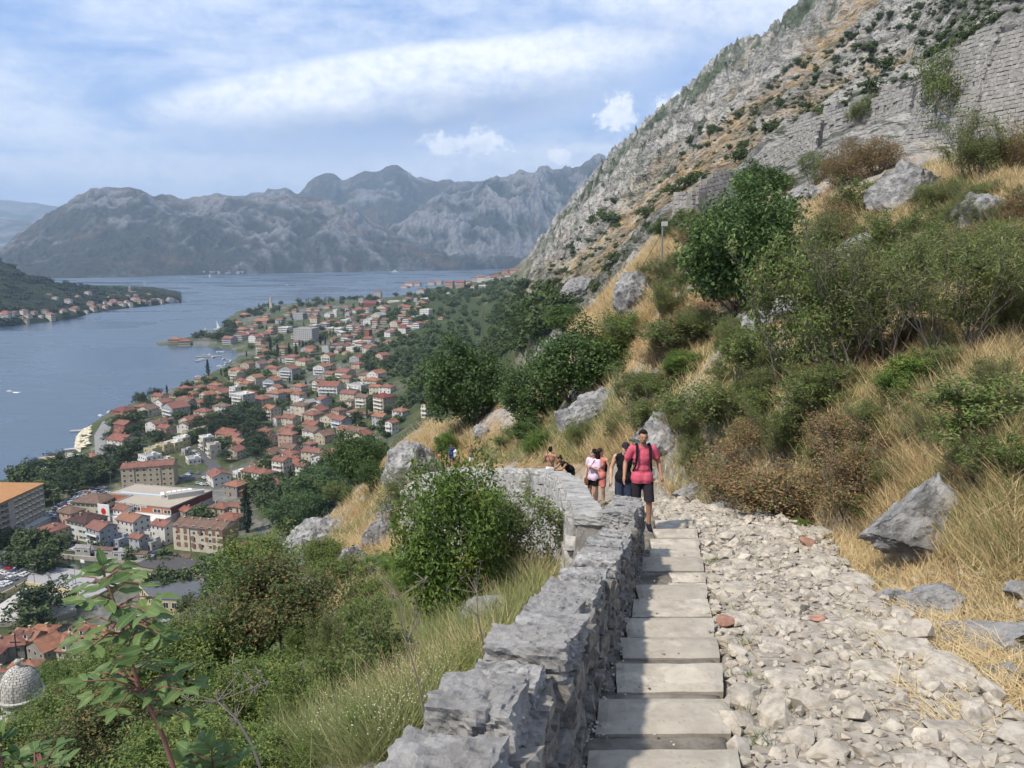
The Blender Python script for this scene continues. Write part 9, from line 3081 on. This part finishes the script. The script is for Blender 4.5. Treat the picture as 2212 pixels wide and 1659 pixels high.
BOATS = {'small': boat_mesh(7), 'yacht': boat_mesh(11, False, True), 'ferry': boat_mesh(60, True)}
bl = []
bl.append(('ferry', cD(1010, 166), 5, 'large white ferry crossing the far water', 'ferry', 0))
for (x, y, yw, wk, lab) in [(60, 972, 160, 70, 'speedboat with a long white wake at the left edge of the bay'), (1185, 236, 180, 60, 'motorboat with white wake close under the far shore'), (930, 268, 175, 30, 'motorboat with short wake left in the far water'), (1165, 293, 175, 40, 'motorboat with wake left of the middle of the bay'), (1330, 300, 170, 30, 'motorboat with faint wake in the middle of the bay'), (1465, 338, 170, 20, 'white motorboat with foam in the middle of the bay'), (1850, 282, 180, 60, 'distant motorboat drawing a long thin wake at right'), (1212, 386, 0, 0, 'small white boat off the headland point'), (935, 282, 0, 0, 'tiny white boat left in the far water'), (1180, 318, 0, 8, 'tiny white boat below the middle wakes')]:
 bl.append(('small', cE(x, y), yw, lab, 'boat', wk))
bl.append(('yacht', cE(1357, 232), 0, 'small white sailing boat under the far shore', 'boat', 0))
hb = [(1330, 572, 'yacht'), (1400, 570, 'yacht'), (1350, 735, 'small'), (1380, 750, 'small'), (1410, 715, 'small'), (1430, 716, 'small'), (1450, 762, 'small'), (1475, 770, 'small'), (1470, 785, 'small'), (1490, 775, 'small'), (1300, 765, 'small'), (1280, 775, 'small'), (1415, 808, 'small'), (1440, 820, 'small'), (1425, 835, 'small'), (1455, 800, 'small'), (1000, 968, 'small'), (710, 1105, 'small'), (645, 1130, 'small'), (1280, 878, 'small'), (100, 1520, 'small'), (235, 1440, 'small'), (1320, 737, 'small')]
hb.sort()
for k, (x, y, kd) in enumerate(hb):
 bl.append((kd, cE(x, y), random.uniform(0, 180), f'moored white {"sailing " if kd == "yacht" else ""}boat along the town shore, {ORD[k + 1]} from left', 'boat', 0))
for (kd, (X, Y), yw, lab, ct_, wk) in bl:
 p_ = at_z(X, Y, 0.0)
 o_ = ob('ferry' if kd == 'ferry' else 'boat', BOATS[kd], None, (p_.x, p_.y, 0.15), (0, 0, R(yw)), 1.0 + p_.y / 4500 if kd != 'ferry' else 1.15)
 tag(o_, lab, ct_)
 if wk:
  L_ = wk / 2.9866 * p_.y / FOC
  mb = MB()
  mb.add([(-4, -1.0, 0), (-4, 1.0, 0), (-L_, 2.6, 0), (-L_, -2.6, 0), (-4, -1.0, -.2), (-4, 1.0, -.2), (-L_, 2.6, -.2), (-L_, -2.6, -.2)], [(3, 2, 1, 0), (0, 1, 5, 4), (2, 3, 7, 6)])
  ob('wake', mb.mesh('wake', [M_foam]), o_, (0, 0, -0.02))
for (a_, b_2, w_, lab) in [((1260, 745), (1425, 741), 4, 'long pale pier in the small harbour'), ((455, 1226), (530, 1222), 4, 'upper short pier at the beach'), ((415, 1348), (490, 1340), 4, 'lower short pier at the beach'), ((150, 1490), (190, 1482), 4, 'small floating pontoon near the hotel'), ((905, 1030), (960, 1010), 3, 'small jetty below the waterfront houses'), ((1330, 573), (1420, 570), 4, 'jetty with moored yachts at the headland')]:
 A_, B_ = at_z(*cE(*a_), 0.5), at_z(*cE(*b_2), 0.5)
 v_ = B_ - A_
 mb = MB(); mb.box(0, v_.length, -w_ / 2, w_ / 2, 0.2, 1.1)
 for k in range(int(v_.length / 8) + 1):
  mb.tube([(min(k * 8 + 0.5, v_.length - .5), w_ / 2 - .3, -2), (min(k * 8 + 0.5, v_.length - .5), w_ / 2 - .3, 1.5)], 0.18, 6)
 tag(ob('pier', mb.mesh('pier', [M_conc]), None, (A_.x, A_.y, 0), (0, 0, math.atan2(v_.y, v_.x))), lab, 'pier')
# bathing platform with stands
qs = [at_z(*cE(x, y), 0.8) for x, y in [(215, 1475), (240, 1445), (490, 1395), (520, 1420), (470, 1460), (250, 1495)]]
mb = MB(); mb.prism([(p_.x, p_.y) for p_ in qs][::-1], -1.5, 1.0); structure('bathing_platform', mb.mesh('bathing_platform', [M_conc]))
p0, p1 = at_z(*cE(262, 1440), 1.0), at_z(*cE(480, 1405), 1.0)
v_ = p1 - p0
rt = empty('beach_pavilion', p0, math.atan2(v_.y, v_.x))
mb = MB(); mb.box(0, v_.length, -5, 5, 3.2, 3.7); ob('roof', mb.mesh('roof', [M_deck]), rt)
for k in range(6):
 for y in (-4.5, 4.5):
  mb = MB(); mb.box(-.15, .15, -.15, .15, -.5, 3.2); ob('post', mb.mesh('post', [M_white]), rt, (v_.length * (k + 0.1) / 5.4, y, 0))
tag(rt, 'long straw-roofed pavilion on the bathing platform', 'pavilion')
s0 = at_z(*cE(520, 1440), 1.2)
st = empty('bleachers', s0, R(60))
for k in range(9):
 mb = MB(); mb.box(-9, 9, k * 1.4, k * 1.4 + 1.35, -1, 0.4 + k * .45); ob('bench_row', mb.mesh('bench_row', [worn('pale_blue_seat', (0.42, 0.47, 0.53), 0.8, 0.15, 1.0)] if k == 0 else [bpy.data.materials['pale_blue_seat']]), st)
tag(st, 'stepped pale blue bleachers beside the bathing platform', 'bleachers')
bch = [at_z(*cE(x, y), 1.9) for x, y in [(478, 1330), (490, 1260), (530, 1215), (590, 1185), (612, 1190), (590, 1250), (580, 1350), (510, 1360)]]
mb = MB(); mb.prism([(p_.x, p_.y) for p_ in bch][::-1] if True else [], -1, 1.9); structure('beach', mb.mesh('beach', [worn('beach_pebble', (0.48, 0.43, 0.34), 0.95, 0.15, 0.3)]))
mb = MB(); mb.lathe([(1.5, 2.0), (0.75, 2.45), (0.02, 2.75)], 8); mb.lathe([(0.02, 2.72), (1.48, 1.98)], 8); mb.tube([(0, 0, -.2), (0, 0, 2.6)], .04, 5)
PAR = mb.mesh('parasol', [worn('cream_canvas', (0.60, 0.53, 0.38), 0.9, 0.15, 1.0)])
bp_ = [(490, 1330), (500, 1265), (535, 1222), (585, 1195), (590, 1240), (575, 1340), (515, 1352)]
k, PL = 0, []
while k < 48:
 x, y = random.uniform(480, 600), random.uniform(1190, 1355)
 if not inside(bp_, x, y):
  continue
 p_ = at_z(*cE(x, y), 2.0)
 PL.append((x, y, ob('parasol', PAR, None, (p_.x, p_.y, 1.9), (0, 0, random.uniform(0, 1)), 1.0)))
 k += 1
label_rows(PL, 'cream parasol on the small beach', ['top row', 'second row', 'third row', 'bottom row'], 'parasol', 'parasols on the beach')
# mast, church spire, street lamps
for (X, Y, h_, lab) in [(*cD(940, 352), 45, 'tall thin radio mast beside the white tower block')]:
 p_ = hit(X, Y, 500)
 mb = MB(); mb.tube([(0, 0, -1), (0, 0, h_)], [0.9, 0.35], 6); mb.box(-1.5, 1.5, -1.5, 1.5, h_ * .75, h_ * .8)
 tag(ob('radio_mast', mb.mesh('radio_mast', [M_rail]), None, p_), lab, 'mast')
p_ = at_z(*cE(1748, 435), 18)
rt = empty('bell_tower', (p_.x, p_.y, 2))
mb = MB(); mb.box(-2.6, 2.6, -2.6, 2.6, -2, 30); ob('wall', mb.mesh('wall', [WALLM['cream']]), rt)
mb = MB(); mb.lathe([(3.3, 30), (0.1, 46)], 8); ob('spire', mb.mesh('spire', [WALLM['tan']]), rt)
tag(rt, 'pale bell tower with pointed spire rising above the headland trees', 'bell tower')
for k, (X, Y) in enumerate([cA(680, 480), cA(850, 490), cA(945, 480), cA(1385, 245), cA(1195, 1230), cA(440, 1480), cA(950, 1490), cA(790, 545)]):
 p_ = at_z(X, Y, 3.2)
 mb = MB(); mb.tube([(0, 0, -.3), (0, 0, 10.5)], [.13, .08], 6); mb.box(-1.1, 1.1, -.15, .15, 10.4, 10.6)
 tag(ob('street_lamp', mb.mesh('street_lamp', [M_rail]), None, (p_.x, p_.y, 3.2)), f'tall street lamp near the river, {ORD[sorted([cA(680, 480)[0], cA(850, 490)[0], cA(945, 480)[0], cA(1385, 245)[0], cA(1195, 1230)[0], cA(440, 1480)[0], cA(950, 1490)[0], cA(790, 545)[0]]).index(X) + 1]} from left', 'street lamp', 'street lamps near the river')
for k, (X, Y) in enumerate([cA(1035, 1235), cA(1335, 1255), cA(612, 1400), cA(910, 1420)]):
 p_ = at_z(X, Y, 3.3)
 rt = empty('basketball_hoop', (p_.x, p_.y, 3.3), R(-20))
 mb = MB(); mb.tube([(0, 0, -.2), (0, 0, 3.2)], .12, 6); ob('post', mb.mesh('post', [M_rail]), rt)
 mb = MB(); mb.box(-1.1, 1.1, -.08, .08, 2.9, 4.3); ob('backboard', mb.mesh('backboard', [M_white if k < 2 else M_rail]), rt)
 mb = MB(); mb.lathe([(.25, 3.0), (.25, 3.04)], 10, 0, (0, -.4, 0)); ob('ring', mb.mesh('ring', [M_terr]), rt)
 tag(rt, f'basketball hoop on the sports court, {["far left", "far right", "near left", "near right"][k]} one', 'basketball hoop', 'hoops on the sports court')

# ------------------------------------------------------------------ houses and trees of the headland, villages on the far shore
def tiny_house(w, d, h, wc, rc):
 mb = MB(); mb.box(-w / 2, w / 2, -d / 2, d / 2, -4, h, 0)
 a, b_2, k = w / 2 + .5, d / 2 + .5, w * .18
 mb.add([(-a, -b_2, h), (a, -b_2, h), (a, b_2, h), (-a, b_2, h), (-a * .5, 0, h + k), (a * .5, 0, h + k)], [(0, 1, 5, 4), (1, 2, 5), (2, 3, 4, 5), (3, 0, 4), (3, 2, 1, 0)], 1)
 return mb.mesh('tiny_house', [WALLF[wc], ROOFM[rc]])

TH = [tiny_house(11, 8, 8, 'cream', 'brown'), tiny_house(12, 8, 10, 'white', 'red'), tiny_house(10, 7, 7, 'tan', 'brown'), tiny_house(14, 8, 10, 'cream', 'red'), tiny_house(9, 7, 8, 'white', 'grey')]
TN = ['cream house with brown roof', 'white house with red roof', 'tan house with brown roof', 'cream house with red roof', 'white house with grey roof']
hh = []
for (X0, X1, n_, smax) in ((0, 140, 16, .12), (195, 385, 34, .20), (240, 340, 12, .55), (60, 260, 7, .6), (140, 175, 3, .5)):
 for i in range(n_):
  hh.append((random.uniform(X0, X1), random.uniform(0.01, smax)))
hh.sort()
got = []
for (X, s_) in hh:
 p_ = head_pt(X, s_)
 if any((p_ - q).length < 11 for q in got):
  continue
 got.append(p_)
 k = random.randrange(5)
 o_ = ob('headland_house', TH[k], None, (p_.x, p_.y, max(p_.z, 0.8) + 0.5), (0, 0, R(random.uniform(-50, 10))), random.uniform(0.9, 1.3))
 FOOT.append((p_.x, p_.y, 8))
 tag(o_, f'{TN[k]} on the headland across the water, {ORD[len(got)] if len(got) < len(ORD) else "last"} from left' if len(got) < len(ORD) else f'{TN[k]} at the tip of the headland', 'house', 'houses on the headland')
p_ = head_pt(283, 0.75)
rt = empty('headland_church', p_)
mb = MB(); mb.box(-4, 4, -4, 4, -5, 15); mb.lathe([(4, 15), (4, 19), (3, 22), (1.2, 24), (.3, 27)], 10); mb.box(4, 18, -4, 4, -5, 9); ob('wall', mb.mesh('wall', [WALLM['stone']]), rt)
tag(rt, 'small domed church on the crest of the headland', 'church')
tv, tf, tc, o0 = [], [], [], 0
src = LIB['town'][0][0]
n0 = len(src.vertices)
co = np.empty(n0 * 3, np.float32); src.vertices.foreach_get('co', co); co = co.reshape(-1, 3)
cl = np.empty(n0 * 4, np.float32); src.color_attributes['Col'].data.foreach_get('color', cl); cl = cl.reshape(-1, 4)[:, :3]
sub = np.arange(n0 // 4)[::10]
vi = (sub[:, None] * 4 + np.arange(4)).ravel()
co_s, cl_s = co[vi].copy(), cl[vi]
ctr = co_s.reshape(-1, 4, 3).mean(1, keepdims=True)
co_s = (ctr + (co_s.reshape(-1, 4, 3) - ctr) * 2.4).reshape(-1, 3)
n1_ = len(co_s)
for i in range(560):
 X = random.uniform(-20, 385)
 p_ = head_pt(X, random.uniform(0.0, 1.0) ** 0.9)
 if any((p_ - q).length < 9 for q in got):
  continue
 s_ = random.uniform(9, 19)
 tv.append(co_s * np.array((s_, s_, s_ * .8)) + np.array((p_.x, p_.y, p_.z - 1.0))); tf.append(np.arange(n1_).reshape(-1, 4) + o0); tc.append(cl_s * 0.8); o0 += n1_
me = mesh_np('headland_trees', np.concatenate(tv), np.concatenate(tf), False, [M_leaf_cyp]); set_col(me, np.concatenate(tc))
tag(ob('headland_trees', me), 'dark wood covering the headland across the water', 'wood', None, 'stuff')
VL, VC = [], []
for (x0, x1, n_, zmax) in ((1310, 1500, 14, 22), (1500, 1580, 8, 18)):
 for i in range(n_):
  X, Y = cE(random.uniform(x0, x1), 212)
  a_, FL_, FZ_, CL_, CZ_ = BAYM
  vv = ray(X, 590); aa_ = math.atan2(vv[0], vv[1]); fl = float(np.interp(aa_, a_, FL_)); s_ = random.uniform(0.003, 0.03); r_ = fl + (float(np.interp(aa_, a_, CL_)) - fl) * s_
  o_ = ob('far_house', TH[random.randrange(5)], None, (r_ * math.sin(aa_), r_ * math.cos(aa_), 3 + float(np.interp(aa_, a_, CZ_)) * s_ * 1.1), (0, 0, random.uniform(-1, 1)), (1.3, 1.3, 0.8))
  VL.append((X, 0, o_))
for i in range(46):
 X = 965 + (random.random() ** 0.7) * 150
 r_ = float(np.interp(X, [800, 950, 1130, 1300], [6100, 6300, 6700, 6800])) * random.uniform(1.0, 1.012)
 vv = ray(X, 590); aa_ = math.atan2(vv[0], vv[1]); r_ *= math.hypot(vv[0], vv[1])
 o_ = ob('far_house', TH[random.randrange(5)], None, (r_ * math.sin(aa_), r_ * math.cos(aa_), random.uniform(3, 45)), (0, 0, random.uniform(-1, 1)), (1.5, 1.5, 1.0))
 VC.append((X, 0, o_))
label_rows(VL, 'tiny pale house in the far shore village below the mountain', [''], 'house', 'village on the far shore')
label_rows(VC, 'tiny pale house in the village under the grey cliffs', [''], 'house', 'village under the grey cliffs')
